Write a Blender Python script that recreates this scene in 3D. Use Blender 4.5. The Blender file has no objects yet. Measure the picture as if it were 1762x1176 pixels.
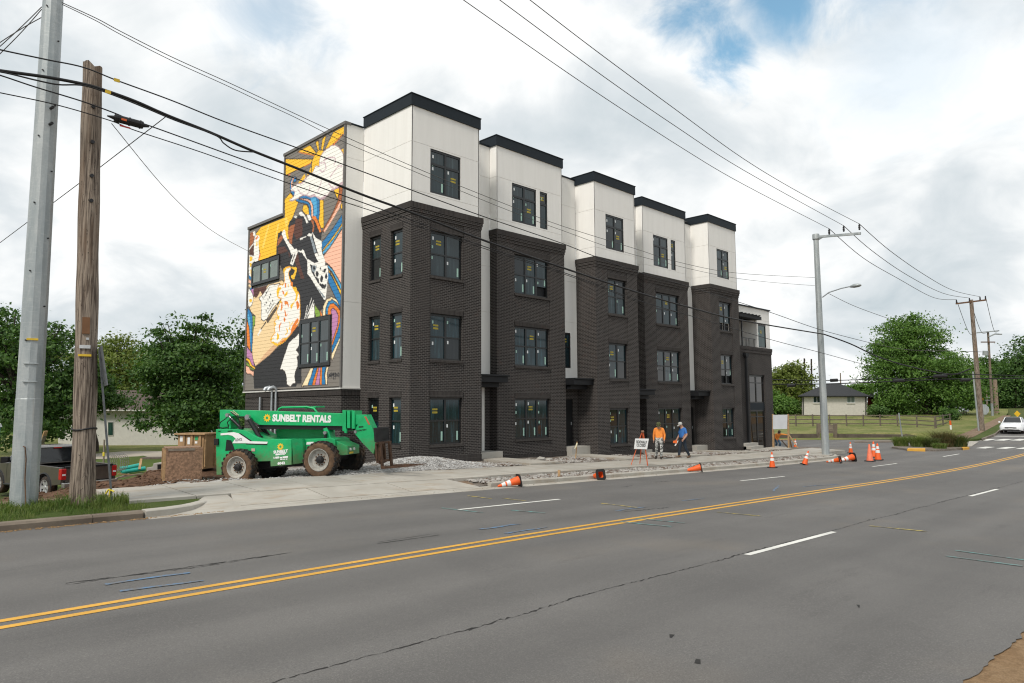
import bpy, bmesh, math, random
import numpy as np
from mathutils import Vector, Matrix

random.seed(11)
RNG = np.random.default_rng(11)
scene = bpy.context.scene
COL = scene.collection
rad = math.radians

# ---------------------------------------------------------------- camera
F_PX, CX, CY = 1212.79, 881.0, 588.0          # measured from the building's vanishing lines
YAW, PITCH, ROLL = rad(45.0619), rad(5.3411), rad(-0.27236)
EYE = np.array([0.0, 0.0, 2.5])
_f = np.array([math.cos(PITCH)*math.cos(YAW), math.cos(PITCH)*math.sin(YAW), math.sin(PITCH)])
_r = np.array([math.sin(YAW), -math.cos(YAW), 0.0])
_u = np.cross(_r, _f)
_c, _s = math.cos(ROLL), math.sin(ROLL)
AX_R, AX_D, AX_F = _c*_r + _s*_u, _s*_r - _c*_u, _f

cam_data = bpy.data.cameras.new('camera')
cam_data.sensor_fit = 'HORIZONTAL'
cam_data.sensor_width = 36.0
cam_data.lens = F_PX/1762*36
cam_data.clip_start = 0.1
cam_data.clip_end = 3000
cam = bpy.data.objects.new('camera', cam_data)
COL.objects.link(cam)
mw = Matrix.Identity(4)
for i in range(3):
    mw[i][0], mw[i][1], mw[i][2], mw[i][3] = AX_R[i], -AX_D[i], -AX_F[i], EYE[i]
cam.matrix_world = mw
scene.camera = cam

# ---------------------------------------------------------------- colour management
scene.view_settings.view_transform = 'Standard'
scene.view_settings.look = 'None'
scene.view_settings.gamma = 1
scene.view_settings.use_curve_mapping = False
scene.view_settings.exposure = 0.46
scene.cycles.filter_width = 1.15

SUN_EL, SUN_AZ = rad(48), rad(194)            # azimuth of the direction towards the sun, from +X to +Y

# ---------------------------------------------------------------- sun
sd = bpy.data.lights.new('sun', 'SUN')
sd.energy = 2.1
sd.angle = rad(14)
sd.color = (1.0, 0.935, 0.85)
sun = bpy.data.objects.new('sun', sd)
COL.objects.link(sun)
sdir = Vector((math.cos(SUN_EL)*math.cos(SUN_AZ), math.cos(SUN_EL)*math.sin(SUN_AZ), math.sin(SUN_EL)))
sun.rotation_euler = sdir.to_track_quat('Z', 'Y').to_euler()
sun.location = (0, 0, 60)

def px_ray(x, y):
    return AX_R*((x-CX)/F_PX) + AX_D*((y-CY)/F_PX) + AX_F

# ---------------------------------------------------------------- node helpers
class NT:
    def __init__(s, tree):
        s.t = tree; s.n = tree.nodes; s.l = tree.links
    def node(s, typ, **kw):
        n = s.n.new(typ)
        for k, v in kw.items():
            setattr(n, k, v)
        return n
    def put(s, sock, v):
        if isinstance(v, bpy.types.NodeSocket):
            s.l.new(v, sock)
        elif v is not None:
            if hasattr(sock, 'default_value'):
                try:
                    sock.default_value = v
                except Exception:
                    sock.default_value = tuple(v) + (1.0,)
    def math(s, op, a, b=None, c=None, clamp=False):
        n = s.node('ShaderNodeMath', operation=op); n.use_clamp = clamp
        s.put(n.inputs[0], a); s.put(n.inputs[1], b)
        if c is not None: s.put(n.inputs[2], c)
        return n.outputs[0]
    def vmath(s, op, a, b=None, scale=None):
        n = s.node('ShaderNodeVectorMath', operation=op)
        s.put(n.inputs[0], a); s.put(n.inputs[1], b)
        if scale is not None: s.put(n.inputs['Scale'], scale)
        return n.outputs[1] if op in ('DOT_PRODUCT', 'LENGTH', 'DISTANCE') else n.outputs[0]
    def mix(s, fac, a, b, blend='MIX'):
        n = s.node('ShaderNodeMix', data_type='RGBA', blend_type=blend)
        s.put(n.inputs[0], fac)
        s.put(n.inputs[6], a if isinstance(a, bpy.types.NodeSocket) else tuple(a)[:3] + (1,))
        s.put(n.inputs[7], b if isinstance(b, bpy.types.NodeSocket) else tuple(b)[:3] + (1,))
        return n.outputs[2]
    def noise(s, vec, scale, detail=3, rough=.5, dist=0.0):
        n = s.node('ShaderNodeTexNoise')
        s.put(n.inputs['Vector'], vec); n.inputs['Scale'].default_value = scale
        n.inputs['Detail'].default_value = detail; n.inputs['Roughness'].default_value = rough
        n.inputs['Distortion'].default_value = dist
        return n.outputs[0]
    def step(s, v, a, b, lo=0.0, hi=1.0):
        n = s.node('ShaderNodeMapRange', interpolation_type='SMOOTHSTEP')
        s.put(n.inputs[0], v); n.inputs[1].default_value = a; n.inputs[2].default_value = b
        n.inputs[3].default_value = lo; n.inputs[4].default_value = hi
        return n.outputs[0]
    def comb(s, x, y, z=0.0):
        n = s.node('ShaderNodeCombineXYZ')
        s.put(n.inputs[0], x); s.put(n.inputs[1], y); s.put(n.inputs[2], z)
        return n.outputs[0]
    def sep(s, v):
        n = s.node('ShaderNodeSeparateXYZ'); s.put(n.inputs[0], v)
        return n.outputs
    def scalev(s, v, sx, sy, sz):
        n = s.node('ShaderNodeMapping'); s.put(n.inputs[0], v)
        n.inputs['Scale'].default_value = (sx, sy, sz)
        return n.outputs[0]

# ---------------------------------------------------------------- world: daylight sky under broken cloud
world = bpy.data.worlds.new('World')
scene.world = world
world.use_nodes = True
W = NT(world.node_tree)
W.n.clear()
sky = W.node('ShaderNodeTexSky', sky_type='NISHITA')
sky.sun_disc = False
sky.sun_elevation = SUN_EL
sky.sun_rotation = rad(90) - SUN_AZ
sky.altitude = 150
tc = W.node('ShaderNodeTexCoord')
d = tc.outputs['Generated']
sx, sy, sz = W.sep(d)
den = W.math('ADD', W.math('MAXIMUM', sz, 0.0), 0.42)
cv = W.comb(W.math('DIVIDE', sx, den), W.math('DIVIDE', sy, den), 0.37)
n_big = W.noise(W.vmath('ADD', cv, (3.1, 1.2, 0.0)), 1.7, 6, .50, .35)
n_fine = W.noise(W.vmath('ADD', cv, (7.7, 4.2, 1.0)), 4.4, 9, .56, .45)
tone = W.math('ADD', W.math('MULTIPLY', n_big, .62), W.math('MULTIPLY', n_fine, .38))
ramp = W.node('ShaderNodeValToRGB')
W.put(ramp.inputs[0], tone)
e = ramp.color_ramp.elements
e[0].position, e[0].color = .37, (.43, .485, .515, 1)
e[1].position, e[1].color = .575, (.78, .785, .78, 1)
m = ramp.color_ramp.elements.new(.475); m.color = (.565, .60, .62, 1)
cloud = ramp.outputs[0]
# gaps where the blue shows, torn at the edges by the cloud noise
n_tear = W.noise(W.vmath('ADD', cv, (2.7, 8.2, 4.0)), 8.5, 8, .62, .5)
gap = None
for (gx, gy, r_in, r_out, w) in ((1258, 92, .0, .066, 1.0), (1350, 5, .0, .105, 1.0), (1195, -5, .0, .078, 1.0), (470, 12, .0, .10, .6), (1150, -260, .03, .20, 1.0), (1560, 95, .0, .16, .28), (1560, -150, .02, .16, .8)):
    g = px_ray(gx, gy); g = g/np.linalg.norm(g)
    dist = W.vmath('DISTANCE', d, tuple(g))
    dist = W.math('ADD', dist, W.math('MULTIPLY', W.math('SUBTRACT', n_tear, .5), .17))
    k = W.math('MULTIPLY', W.step(dist, r_in, r_out, 1.0, 0.0), w)
    gap = k if gap is None else W.math('MAXIMUM', gap, k)
high_gap = W.step(W.noise(W.vmath('ADD', cv, (12.0, 9.0, 3.0)), .9, 5, .5), .60, .74)
gap = W.math('MAXIMUM', gap, W.math('MULTIPLY', high_gap, W.step(sz, .55, .75)))
skyc = W.vmath('MULTIPLY', sky.outputs[0], (1.45, 1.75, 1.5))
final = W.mix(gap, W.vmath('SCALE', cloud, scale=10.0), skyc)
bg = W.node('ShaderNodeBackground')
W.put(bg.inputs[0], final)
bg.inputs[1].default_value = 0.10
out = W.node('ShaderNodeOutputWorld')
W.l.new(bg.outputs[0], out.inputs[0])

# ---------------------------------------------------------------- placing helpers (photograph measurements -> metres)
def at_depth(x, y, z):
    return EYE + px_ray(x, y)*z
def on_y(x, y, Y):
    dd = px_ray(x, y); return EYE + dd*((Y-EYE[1])/dd[1])
def on_x(x, y, X):
    dd = px_ray(x, y); return EYE + dd*((X-EYE[0])/dd[0])
def on_z(x, y, z):
    dd = px_ray(x, y); return EYE + dd*((z-EYE[2])/dd[2])
def on_plane(x, y, p, n):
    dd = px_ray(x, y); return EYE + dd*(np.dot(np.asarray(p)-EYE, n)/np.dot(dd, n))

# road level along the street (it dips towards the junction and climbs beyond it)
_kx = np.array([-80, 0, 8, 20, 30, 38, 46, 54, 62, 70, 78, 100, 130, 170, 260, 500.])
_kz = np.array([.62, .40, .29, -.01, -.27, -.42, -.50, -.52, -.45, -.28, -.06, .55, 1.5, 2.6, 4.0, 5.0])
_dx = np.arange(-80, 500, .5)
_dz = np.interp(_dx, _kx, _kz)
_ker = np.exp(-.5*(np.arange(-12, 13)*.5/2.2)**2); _ker /= _ker.sum()
_dz = np.convolve(np.pad(_dz, 12, mode='edge'), _ker, mode='valid')
def road_z(x):
    return np.interp(x, _dx, _dz)
def on_road(x, y, off=0.0):
    """the point of the street surface seen at this pixel"""
    dd = px_ray(x, y); lo, hi = 3.0, 300.0
    ts = np.arange(3, 300, .05)
    P = EYE[None]+dd[None]*ts[:, None]
    h = P[:, 2]-(road_z(P[:, 0])+off)
    i = np.argmax(h < 0)
    return P[i]

# ---------------------------------------------------------------- mesh builder
class MB:
    def __init__(s):
        s.v, s.f, s.m = [], [], []
    def add(s, verts, faces, mi=0):
        b = len(s.v)
        s.v.extend([tuple(map(float, p)) for p in verts])
        for f in faces:
            s.f.append(tuple(b+i for i in f)); s.m.append(mi)
        return s
    def quad(s, a, b, c, d, mi=0):
        return s.add((a, b, c, d), ((0, 1, 2, 3),), mi)
    def box(s, x0, y0, z0, x1, y1, z1, mi=0):
        v = [(x, y, z) for z in (z0, z1) for y in (y0, y1) for x in (x0, x1)]
        return s.add(v, ((0, 2, 3, 1), (4, 5, 7, 6), (0, 1, 5, 4), (2, 6, 7, 3), (0, 4, 6, 2), (1, 3, 7, 5)), mi)
    def bar(s, p, q, w, h=None, mi=0, up=(0, 0, 1)):
        h = w if h is None else h
        p, q = Vector(p), Vector(q); t = (q-p).normalized(); u = Vector(up)
        if abs(t.dot(u)) > .99: u = Vector((1, 0, 0))
        sd_ = t.cross(u).normalized(); u = sd_.cross(t).normalized()
        v = [c + sd_*(a*w/2) + u*(b*h/2) for c in (p, q) for a, b in ((-1, -1), (1, -1), (1, 1), (-1, 1))]
        return s.add(v, ((0, 3, 2, 1), (4, 5, 6, 7), (0, 1, 5, 4), (1, 2, 6, 5), (2, 3, 7, 6), (3, 0, 4, 7)), mi)
    def cyl(s, p, q, r0, r1=None, n=12, mi=0, caps=True):
        r1 = r0 if r1 is None else r1
        p, q = Vector(p), Vector(q); t = (q-p).normalized()
        a = t.orthogonal().normalized(); b = t.cross(a)
        v = []
        for c, r in ((p, r0), (q, r1)):
            for i in range(n):
                th = 2*math.pi*i/n
                v.append(c + a*(r*math.cos(th)) + b*(r*math.sin(th)))
        f = [(i, (i+1) % n, n+(i+1) % n, n+i) for i in range(n)]
        if caps: f += [tuple(reversed(range(n))), tuple(range(n, 2*n))]
        return s.add(v, f, mi)
    def tube(s, pts, r, n=6, mi=0):
        pts = [Vector(p) for p in pts]; k = len(pts); v = []
        rr = r if hasattr(r, '__len__') else [r]*k
        prev = None
        for i, p in enumerate(pts):
            t = (pts[min(i+1, k-1)]-pts[max(i-1, 0)]).normalized()
            a = t.orthogonal().normalized() if prev is None else (prev - t*prev.dot(t)).normalized()
            prev = a; b = t.cross(a)
            for j in range(n):
                th = 2*math.pi*j/n
                v.append(p + a*(rr[i]*math.cos(th)) + b*(rr[i]*math.sin(th)))
        f = [(i*n+j, i*n+(j+1) % n, (i+1)*n+(j+1) % n, (i+1)*n+j) for i in range(k-1) for j in range(n)]
        f += [tuple(reversed(range(n))), tuple(range((k-1)*n, k*n))]
        return s.add(v, f, mi)
    def lathe(s, prof, n=24, M=None, mi=0, close=False):
        v = []
        for r, z in prof:
            for i in range(n):
                th = 2*math.pi*i/n
                p = Vector((r*math.cos(th), r*math.sin(th), z))
                v.append(M @ p if M is not None else p)
        k = len(prof)
        f = [(i*n+j, i*n+(j+1) % n, (i+1)*n+(j+1) % n, (i+1)*n+j) for i in range(k-1) for j in range(n)]
        if close: f += [((k-1)*n+j, (k-1)*n+(j+1) % n, (j+1) % n, j) for j in range(n)]
        return s.add(v, f, mi)
    def prism(s, poly, vec, mi=0, caps=True):
        n = len(poly); vec = Vector(vec)
        v = [Vector(p) for p in poly] + [Vector(p)+vec for p in poly]
        f = [(i, (i+1) % n, n+(i+1) % n, n+i) for i in range(n)]
        if caps: f += [tuple(reversed(range(n))), tuple(range(n, 2*n))]
        return s.add(v, f, mi)
    def loft(s, rings, mi=0, caps=True):
        n = len(rings[0]); v = [p for r in rings for p in r]
        f = [(i*n+j, i*n+(j+1) % n, (i+1)*n+(j+1) % n, (i+1)*n+j) for i in range(len(rings)-1) for j in range(n)]
        if caps: f += [tuple(reversed(range(n))), tuple(range((len(rings)-1)*n, len(rings)*n))]
        return s.add(v, f, mi)
    def build(s, name, mats, parent=None, smooth=None, bevel=0.0, segs=2, local=False, fixn=False):
        me = bpy.data.meshes.new(name)
        off = Vector((0, 0, 0))
        if parent is not None and not local:
            q = parent
            while q is not None:
                off += q.location; q = q.parent
        if off.length > 0:
            me.from_pydata([(x-off.x, y-off.y, z-off.z) for x, y, z in s.v], [], s.f)
        else:
            me.from_pydata(s.v, [], s.f)
        mats = mats if isinstance(mats, (list, tuple)) else [mats]
        for m_ in mats: me.materials.append(m_)
        if len(mats) > 1:
            me.polygons.foreach_set('material_index', s.m)
        if bevel > 0 or fixn:
            bm = bmesh.new(); bm.from_mesh(me)
            bmesh.ops.remove_doubles(bm, verts=bm.verts, dist=1e-5)
            bmesh.ops.recalc_face_normals(bm, faces=bm.faces)
            if bevel > 0:
                ed = [ed_ for ed_ in bm.edges if len(ed_.link_faces) == 2 and ed_.calc_face_angle(0) > rad(28)]
                bmesh.ops.bevel(bm, geom=ed, offset=bevel, segments=segs, affect='EDGES', profile=.6, clamp_overlap=True)
            bm.to_mesh(me); bm.free()
        if smooth is not None:
            me.polygons.foreach_set('use_smooth', [True]*len(me.polygons))
            if smooth < 180: me.set_sharp_from_angle(angle=rad(smooth))
        me.update()
        o = bpy.data.objects.new(name, me)
        COL.objects.link(o)
        if parent is not None: o.parent = parent
        return o

def tag(o, label=None, cat=None, group=None, kind=None):
    if label: o['label'] = label
    if cat: o['category'] = cat
    if group: o['group'] = group
    if kind: o['kind'] = kind
    return o
def thing(name, label, cat, loc=(0, 0, 0), rz=0.0, group=None):
    o = bpy.data.objects.new(name, None)
    o.empty_display_size = .3
    COL.objects.link(o)
    o.location = loc; o.rotation_euler = (0, 0, rz)
    return tag(o, label, cat, group)
def copy_tree(o, parent=None):
    c = o.copy(); COL.objects.link(c)
    if parent is not None: c.parent = parent
    for ch in list(o.children):
        copy_tree(ch, c)
    return c
def share(src, name, parent=None, loc=(0, 0, 0), rot=(0, 0, 0), scale=(1, 1, 1)):
    """another object on the same mesh"""
    o = bpy.data.objects.new(name, src if isinstance(src, bpy.types.Mesh) else src.data)
    COL.objects.link(o)
    if parent is not None: o.parent = parent
    o.location, o.rotation_euler, o.scale = loc, rot, scale
    return o
def mesh_np(name, verts, faces, mats, mi=None, smooth=False):
    """fast mesh from numpy arrays; faces is an (n,k) array"""
    me = bpy.data.meshes.new(name)
    n, k = faces.shape
    me.vertices.add(len(verts)); me.vertices.foreach_set('co', np.asarray(verts, np.float32).ravel())
    me.loops.add(n*k); me.loops.foreach_set('vertex_index', faces.astype(np.int32).ravel())
    me.polygons.add(n)
    me.polygons.foreach_set('loop_start', np.arange(0, n*k, k, dtype=np.int32))
    for m_ in (mats if isinstance(mats, (list, tuple)) else [mats]): me.materials.append(m_)
    if mi is not None: me.polygons.foreach_set('material_index', np.asarray(mi, np.int32))
    me.polygons.foreach_set('use_smooth', np.full(n, bool(smooth)))
    me.update(calc_edges=True); me.validate()
    return me
def link(name, me, parent=None):
    o = bpy.data.objects.new(name, me); COL.objects.link(o)
    if parent is not None: o.parent = parent
    return o

# ---------------------------------------------------------------- materials
MATS = {}
def srgb(r, g, b):
    return tuple(((c/255)/12.92 if c/255 <= .04045 else ((c/255+.055)/1.055)**2.4) for c in (r, g, b))
def mat(name, c, rough=.7, metal=0.0, var=.12, scale=6.0, bump=0.0, bscale=60.0, spec=.4, dirt=None, dirt_amt=.0, dscale=1.5, coat=0.0, world=False, stretch=None):
    if name in MATS: return MATS[name]
    m_ = bpy.data.materials.new(name); m_.use_nodes = True
    N = NT(m_.node_tree); b = N.n['Principled BSDF']
    if world: vec = N.node('ShaderNodeNewGeometry').outputs['Position']
    else: vec = N.node('ShaderNodeTexCoord').outputs['Object']
    if stretch: vec = N.scalev(vec, *stretch)
    nz = N.noise(vec, scale, 4, .6)
    lo = tuple(x*(1-var) for x in c); hi = tuple(min(1, x*(1+var)) for x in c)
    colr = N.mix(N.step(nz, .3, .7), lo, hi)
    if dirt is not None:
        dn = N.noise(vec, dscale, 6, .65)
        colr = N.mix(N.math('MULTIPLY', N.step(dn, .45, .70), dirt_amt), colr, dirt)
    N.put(b.inputs['Base Color'], colr)
    N.put(b.inputs['Roughness'], N.math('ADD', rough-.06, N.math('MULTIPLY', nz, .12)))
    b.inputs['Metallic'].default_value = metal
    b.inputs['Specular IOR Level'].default_value = spec
    b.inputs['Coat Weight'].default_value = coat
    b.inputs['Coat Roughness'].default_value = .08
    if bump > 0:
        bn = N.node('ShaderNodeBump'); bn.inputs['Strength'].default_value = 1.0
        bn.inputs['Distance'].default_value = bump
        N.put(bn.inputs['Height'], N.noise(vec, bscale, 4, .6))
        N.l.new(bn.outputs[0], b.inputs['Normal'])
    MATS[name] = m_
    return m_
# ---------------------------------------------------------------- surface materials
def pos_node(N):
    return N.node('ShaderNodeNewGeometry').outputs['Position']

def make_asphalt():
    m_ = bpy.data.materials.new('asphalt'); m_.use_nodes = True
    N = NT(m_.node_tree); b = N.n['Principled BSDF']
    p = pos_node(N)
    lane = N.noise(N.scalev(p, .05, .9, 1), 1.0, 4, .55)
    patch = N.noise(p, .35, 5, .6, .4)
    grit = N.noise(p, 62, 4, .8)
    vor = N.node('ShaderNodeTexVoronoi'); N.put(vor.inputs['Vector'], p); vor.inputs['Scale'].default_value = 95
    stone = N.step(N.sep(vor.outputs['Color'])[0], .72, 1.0)
    stain = N.noise(N.scalev(p, .25, 1.6, 1), 1.3, 7, .7)
    t = N.math('ADD', N.math('MULTIPLY', lane, .5), N.math('MULTIPLY', patch, .5))
    c = N.mix(N.step(t, .30, .70), (.112, .107, .102), (.172, .164, .155))
    c = N.mix(N.math('MULTIPLY', N.step(stain, .56, .72), .45), c, (.078, .074, .070))
    c = N.mix(N.math('MULTIPLY', N.step(N.noise(p, .22, 4, .6), .52, .70), .50), c, (.200, .172, .140))
    c = N.mix(N.math('MULTIPLY', N.step(grit, .40, .70), .55), c, (.058, .056, .054))
    c = N.mix(N.math('MULTIPLY', stone, .30), c, (.30, .285, .265))
    # tyre-polished bands along the lanes
    y = N.sep(p)[1]
    band = N.math('ABSOLUTE', N.math('SINE', N.math('MULTIPLY', N.math('SUBTRACT', y, 5.3), math.pi/1.72)))
    c = N.mix(N.math('MULTIPLY', N.math('MULTIPLY', band, band), .30), c, (.086, .083, .080))
    N.put(b.inputs['Base Color'], c)
    b.inputs['Roughness'].default_value = .82
    b.inputs['Specular IOR Level'].default_value = .35
    bn = N.node('ShaderNodeBump'); bn.inputs['Distance'].default_value = .006; bn.inputs['Strength'].default_value = .8
    N.put(bn.inputs['Height'], N.math('ADD', grit, N.math('MULTIPLY', stone, .5)))
    N.l.new(bn.outputs[0], b.inputs['Normal'])
    return m_
ASPHALT = make_asphalt()

def make_concrete(name, c0, c1, stain_c, amt):
    m_ = bpy.data.materials.new(name); m_.use_nodes = True
    N = NT(m_.node_tree); b = N.n['Principled BSDF']
    p = pos_node(N)
    a = N.noise(p, .9, 6, .6, .3); f = N.noise(p, 45, 3, .7); g = N.noise(N.scalev(p, .5, 2, 1), 1.7, 6, .65, .5)
    oi = N.node('ShaderNodeObjectInfo')
    c = N.mix(N.step(a, .3, .7), c0, c1)
    c = N.mix(N.math('MULTIPLY', N.step(g, .48, .72), amt), c, stain_c)
    c = N.mix(N.math('MULTIPLY', f, .25), c, tuple(x*.6 for x in c0))
    c = N.mix(N.math('MULTIPLY', oi.outputs['Random'], .22), c, tuple(x*.75 for x in c0))
    N.put(b.inputs['Base Color'], c); b.inputs['Roughness'].default_value = .85
    bn = N.node('ShaderNodeBump'); bn.inputs['Distance'].default_value = .004
    N.put(bn.inputs['Height'], f); N.l.new(bn.outputs[0], b.inputs['Normal'])
    return m_
CONCRETE = make_concrete('new_concrete', (.36, .335, .29), (.46, .435, .385), (.31, .235, .16), .75)
OLD_CONCRETE = make_concrete('old_concrete', (.13, .10, .075), (.23, .19, .145), (.075, .058, .042), .75)
STEP_CONCRETE = make_concrete('grey_concrete', (.36, .345, .31), (.43, .41, .37), (.30, .27, .22), .35)

def make_ground(name, cols, scale=1.0, bump=.03):
    """three colours mixed by clumpy noise"""
    m_ = bpy.data.materials.new(name); m_.use_nodes = True
    N = NT(m_.node_tree); b = N.n['Principled BSDF']
    p = pos_node(N)
    a = N.noise(p, .5*scale, 6, .62, .4); f = N.noise(p, 4*scale, 6, .7); g = N.noise(p, 26*scale, 3, .7)
    c = N.mix(N.step(a, .35, .65), cols[0], cols[1])
    c = N.mix(N.math('MULTIPLY', N.step(f, .42, .68), .75), c, cols[2])
    c = N.mix(N.math('MULTIPLY', N.step(g, .35, .7), .5), c, tuple(x*.5 for x in cols[0]))
    N.put(b.inputs['Base Color'], c); b.inputs['Roughness'].default_value = .95
    b.inputs['Specular IOR Level'].default_value = .15
    bn = N.node('ShaderNodeBump'); bn.inputs['Distance'].default_value = bump
    N.put(bn.inputs['Height'], N.math('ADD', f, N.math('MULTIPLY', g, .5))); N.l.new(bn.outputs[0], b.inputs['Normal'])
    return m_
DIRT = make_ground('brown_dirt', ((.115, .066, .040), (.16, .098, .062), (.075, .042, .027)), 1.0, .05)
PATH_DIRT = make_ground('worn_dirt', ((.22, .155, .105), (.26, .19, .135), (.17, .11, .075)), 1.0, .02)
LAWN = make_ground('mown_grass', ((.130, .160, .042), (.27, .245, .105), (.10, .13, .034)), .8, .04)
VERGE = make_ground('verge_grass', ((.065, .10, .022), (.10, .12, .035), (.05, .07, .018)), 2.0, .04)
RUBBLE = make_ground('rubble_soil', ((.20, .17, .14), (.30, .27, .24), (.11, .085, .065)), 3.0, .05)
SHOULDER = make_ground('dry_shoulder', ((.27, .17, .09), (.33, .225, .13), (.19, .115, .06)), 2.4, .03)
GRAVEL = make_ground('pale_gravel', ((.42, .41, .40), (.50, .49, .47), (.30, .28, .26)), 4.0, .03)
FAR_GROUND = make_ground('far_ground', ((.07, .095, .03), (.11, .12, .04), (.05, .07, .02)), .3, .05)

def sheet(name, xs, ys, zf, m_, kind='structure', label=None):
    X, Y = np.meshgrid(np.asarray(xs, float), np.asarray(ys, float), indexing='ij')
    Z = zf(X, Y)
    v = np.stack([X, Y, Z], -1).reshape(-1, 3)
    nx, ny = X.shape
    i = np.arange(nx*ny).reshape(nx, ny)
    f = np.stack([i[:-1, :-1], i[1:, :-1], i[1:, 1:], i[:-1, 1:]], -1).reshape(-1, 4)
    o = link(name, mesh_np(name, v, f, m_, smooth=True))
    return tag(o, label, kind=kind)

# ---------------------------------------------------------------- ground and street
def far_z(X, Y):
    drop = np.interp(X, [-80, 40, 75, 600], [1.35, 1.0, .35, .3])
    return road_z(X) - drop
sheet('ground', np.concatenate([[-600, -250], np.arange(-80, 300, 10), [330, 400, 520, 900, 1500]]), np.concatenate([[-700, -200, -60], np.arange(-30, 200, 15), [300, 500, 900, 1500]]), far_z, FAR_GROUND)

KERB_Y = 15.55
road_xs = np.concatenate([np.arange(-40, 120, 1.0), np.arange(120, 480, 8)])
_rg = np.random.default_rng(5)
_ra, _rb = _rg.uniform(-.055, .055, 700), _rg.uniform(-.022, .022, 4000)
def ragged(x):
    return 1.585 + np.interp(x, np.arange(700)*.45-42, _ra) + np.interp(x, np.arange(4000)*.08-42, _rb)
rx = np.concatenate([np.arange(-40, 0, 1.0), np.arange(0, 16, .08), np.arange(16, 120, 1.0), np.arange(120, 480, 8)])
vs, fs = [], []
ysn = [None, 2.2, 5.3, 8.7, 12.2, 14.2, 15.60]
for x in rx:
    for y in ysn:
        vs.append((x, float(ragged(x)) if y is None else y, float(road_z(x))))
k = len(ysn)
for i in range(len(rx)-1):
    for j in range(k-1):
        fs.append((i*k+j, (i+1)*k+j, (i+1)*k+j+1, i*k+j+1))
tag(link('road', mesh_np('road', np.array(vs), np.array(fs), ASPHALT, smooth=True)), kind='structure')
sheet('road_shoulder', np.arange(-40, 120, 1.0), [-60, -20, -5, 0, 1.2, 2.2], lambda X, Y: road_z(X) - .012 - .02*np.clip(-Y, 0, 60)*0 + .10*np.clip((1.4-Y)/3, 0, 1)*(.6+.4*np.sin(X*1.3)), SHOULDER)
vs, fs = [], []
for dd in np.arange(36, 63.0, 1.6):
    for px_ in np.arange(1240, 1661, 15):
        q = at_depth(px_, 700, dd); vs.append((q[0], q[1], min(float(road_z(q[0])), -.445)-.006))
for i in range(len(vs)//29-1):
    for j in range(28): fs.append((i*29+j, i*29+j+1, i*29+j+30, i*29+j+29))
tag(link('cross_street', mesh_np('cross_street', np.array(vs), np.array(fs), ASPHALT, smooth=True)), kind='structure')

# ---- road markings, laid as thin sheets a few millimetres above the asphalt
def make_paint(name, c, wear=.45):
    m_ = bpy.data.materials.new(name); m_.use_nodes = True
    N = NT(m_.node_tree); b = N.n['Principled BSDF']; p = pos_node(N)
    w = N.math('MULTIPLY', N.step(N.noise(p, 22, 5, .75), .52, .72), wear)
    c1 = N.mix(N.step(N.noise(p, 1.2, 4, .6), .3, .7), c, tuple(x*.82 for x in c))
    N.put(b.inputs['Base Color'], N.mix(w, c1, (.12, .11, .10))); b.inputs['Roughness'].default_value = .7
    return m_
P_WHITE = make_paint('white_road_paint', (.72, .71, .66), .35)
P_YELLOW = make_paint('yellow_road_paint', (.68, .36, .045), .5)
def make_spray(name, c):
    m_ = bpy.data.materials.new(name); m_.use_nodes = True
    N = NT(m_.node_tree); b = N.n['Principled BSDF']; p = pos_node(N)
    w = N.step(N.noise(p, 7, 6, .8), .34, .60)
    N.put(b.inputs['Base Color'], N.mix(w, c, (.135, .13, .125))); b.inputs['Roughness'].default_value = .85
    return m_
SPRAY = {'blue': make_spray('blue_spray', (.085, .20, .36)), 'teal': make_spray('teal_spray', (.12, .36, .34)), 'yellow': make_spray('yellow_spray', (.55, .42, .05))}

def strip(name, x0, y0, x1, y1, w, m_, lift=.005, seg=1.0, jag=0.0):
    n = max(1, int(math.hypot(x1-x0, y1-y0)/seg))
    dx, dy = x1-x0, y1-y0; L = math.hypot(dx, dy); px, py = -dy/L*w/2, dx/L*w/2
    v, f = [], []
    for i in range(n+1):
        t = i/n; x, y = x0+dx*t, y0+dy*t
        j1 = 1+jag*(random.random()-.5); o_ = jag*w*(random.random()-.5)*1.2
        for s_ in (-1, 1):
            X, Y = x+px*s_*j1+o_*py/w*2, y+py*s_*j1+o_*abs(py/w*2)
            v.append((X, Y, float(road_z(X))+lift))
    for i in range(n): f.append((2*i, 2*i+2, 2*i+3, 2*i+1))
    return tag(link(name, mesh_np(name, np.array(v), np.array(f), m_)), kind='structure')
strip('yellow_line', -40, 8.58, 300, 8.58, .115, P_YELLOW, seg=1.0)
strip('yellow_line', -40, 8.85, 300, 8.85, .115, P_YELLOW, seg=1.0)
for x0 in (-4.0, 10.45, 23.3, 36.0, 47.5):
    strip('lane_dash', x0, 12.22-(x0-10)*.012, x0+3.4, 12.18-(x0-10)*.012, .11, P_WHITE)
for x0 in (-2.2, 10.35, 23.9, 37.0, 60, 74):
    strip('lane_dash', x0, 5.3, x0+3.45, 5.3, .11, P_WHITE)
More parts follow.
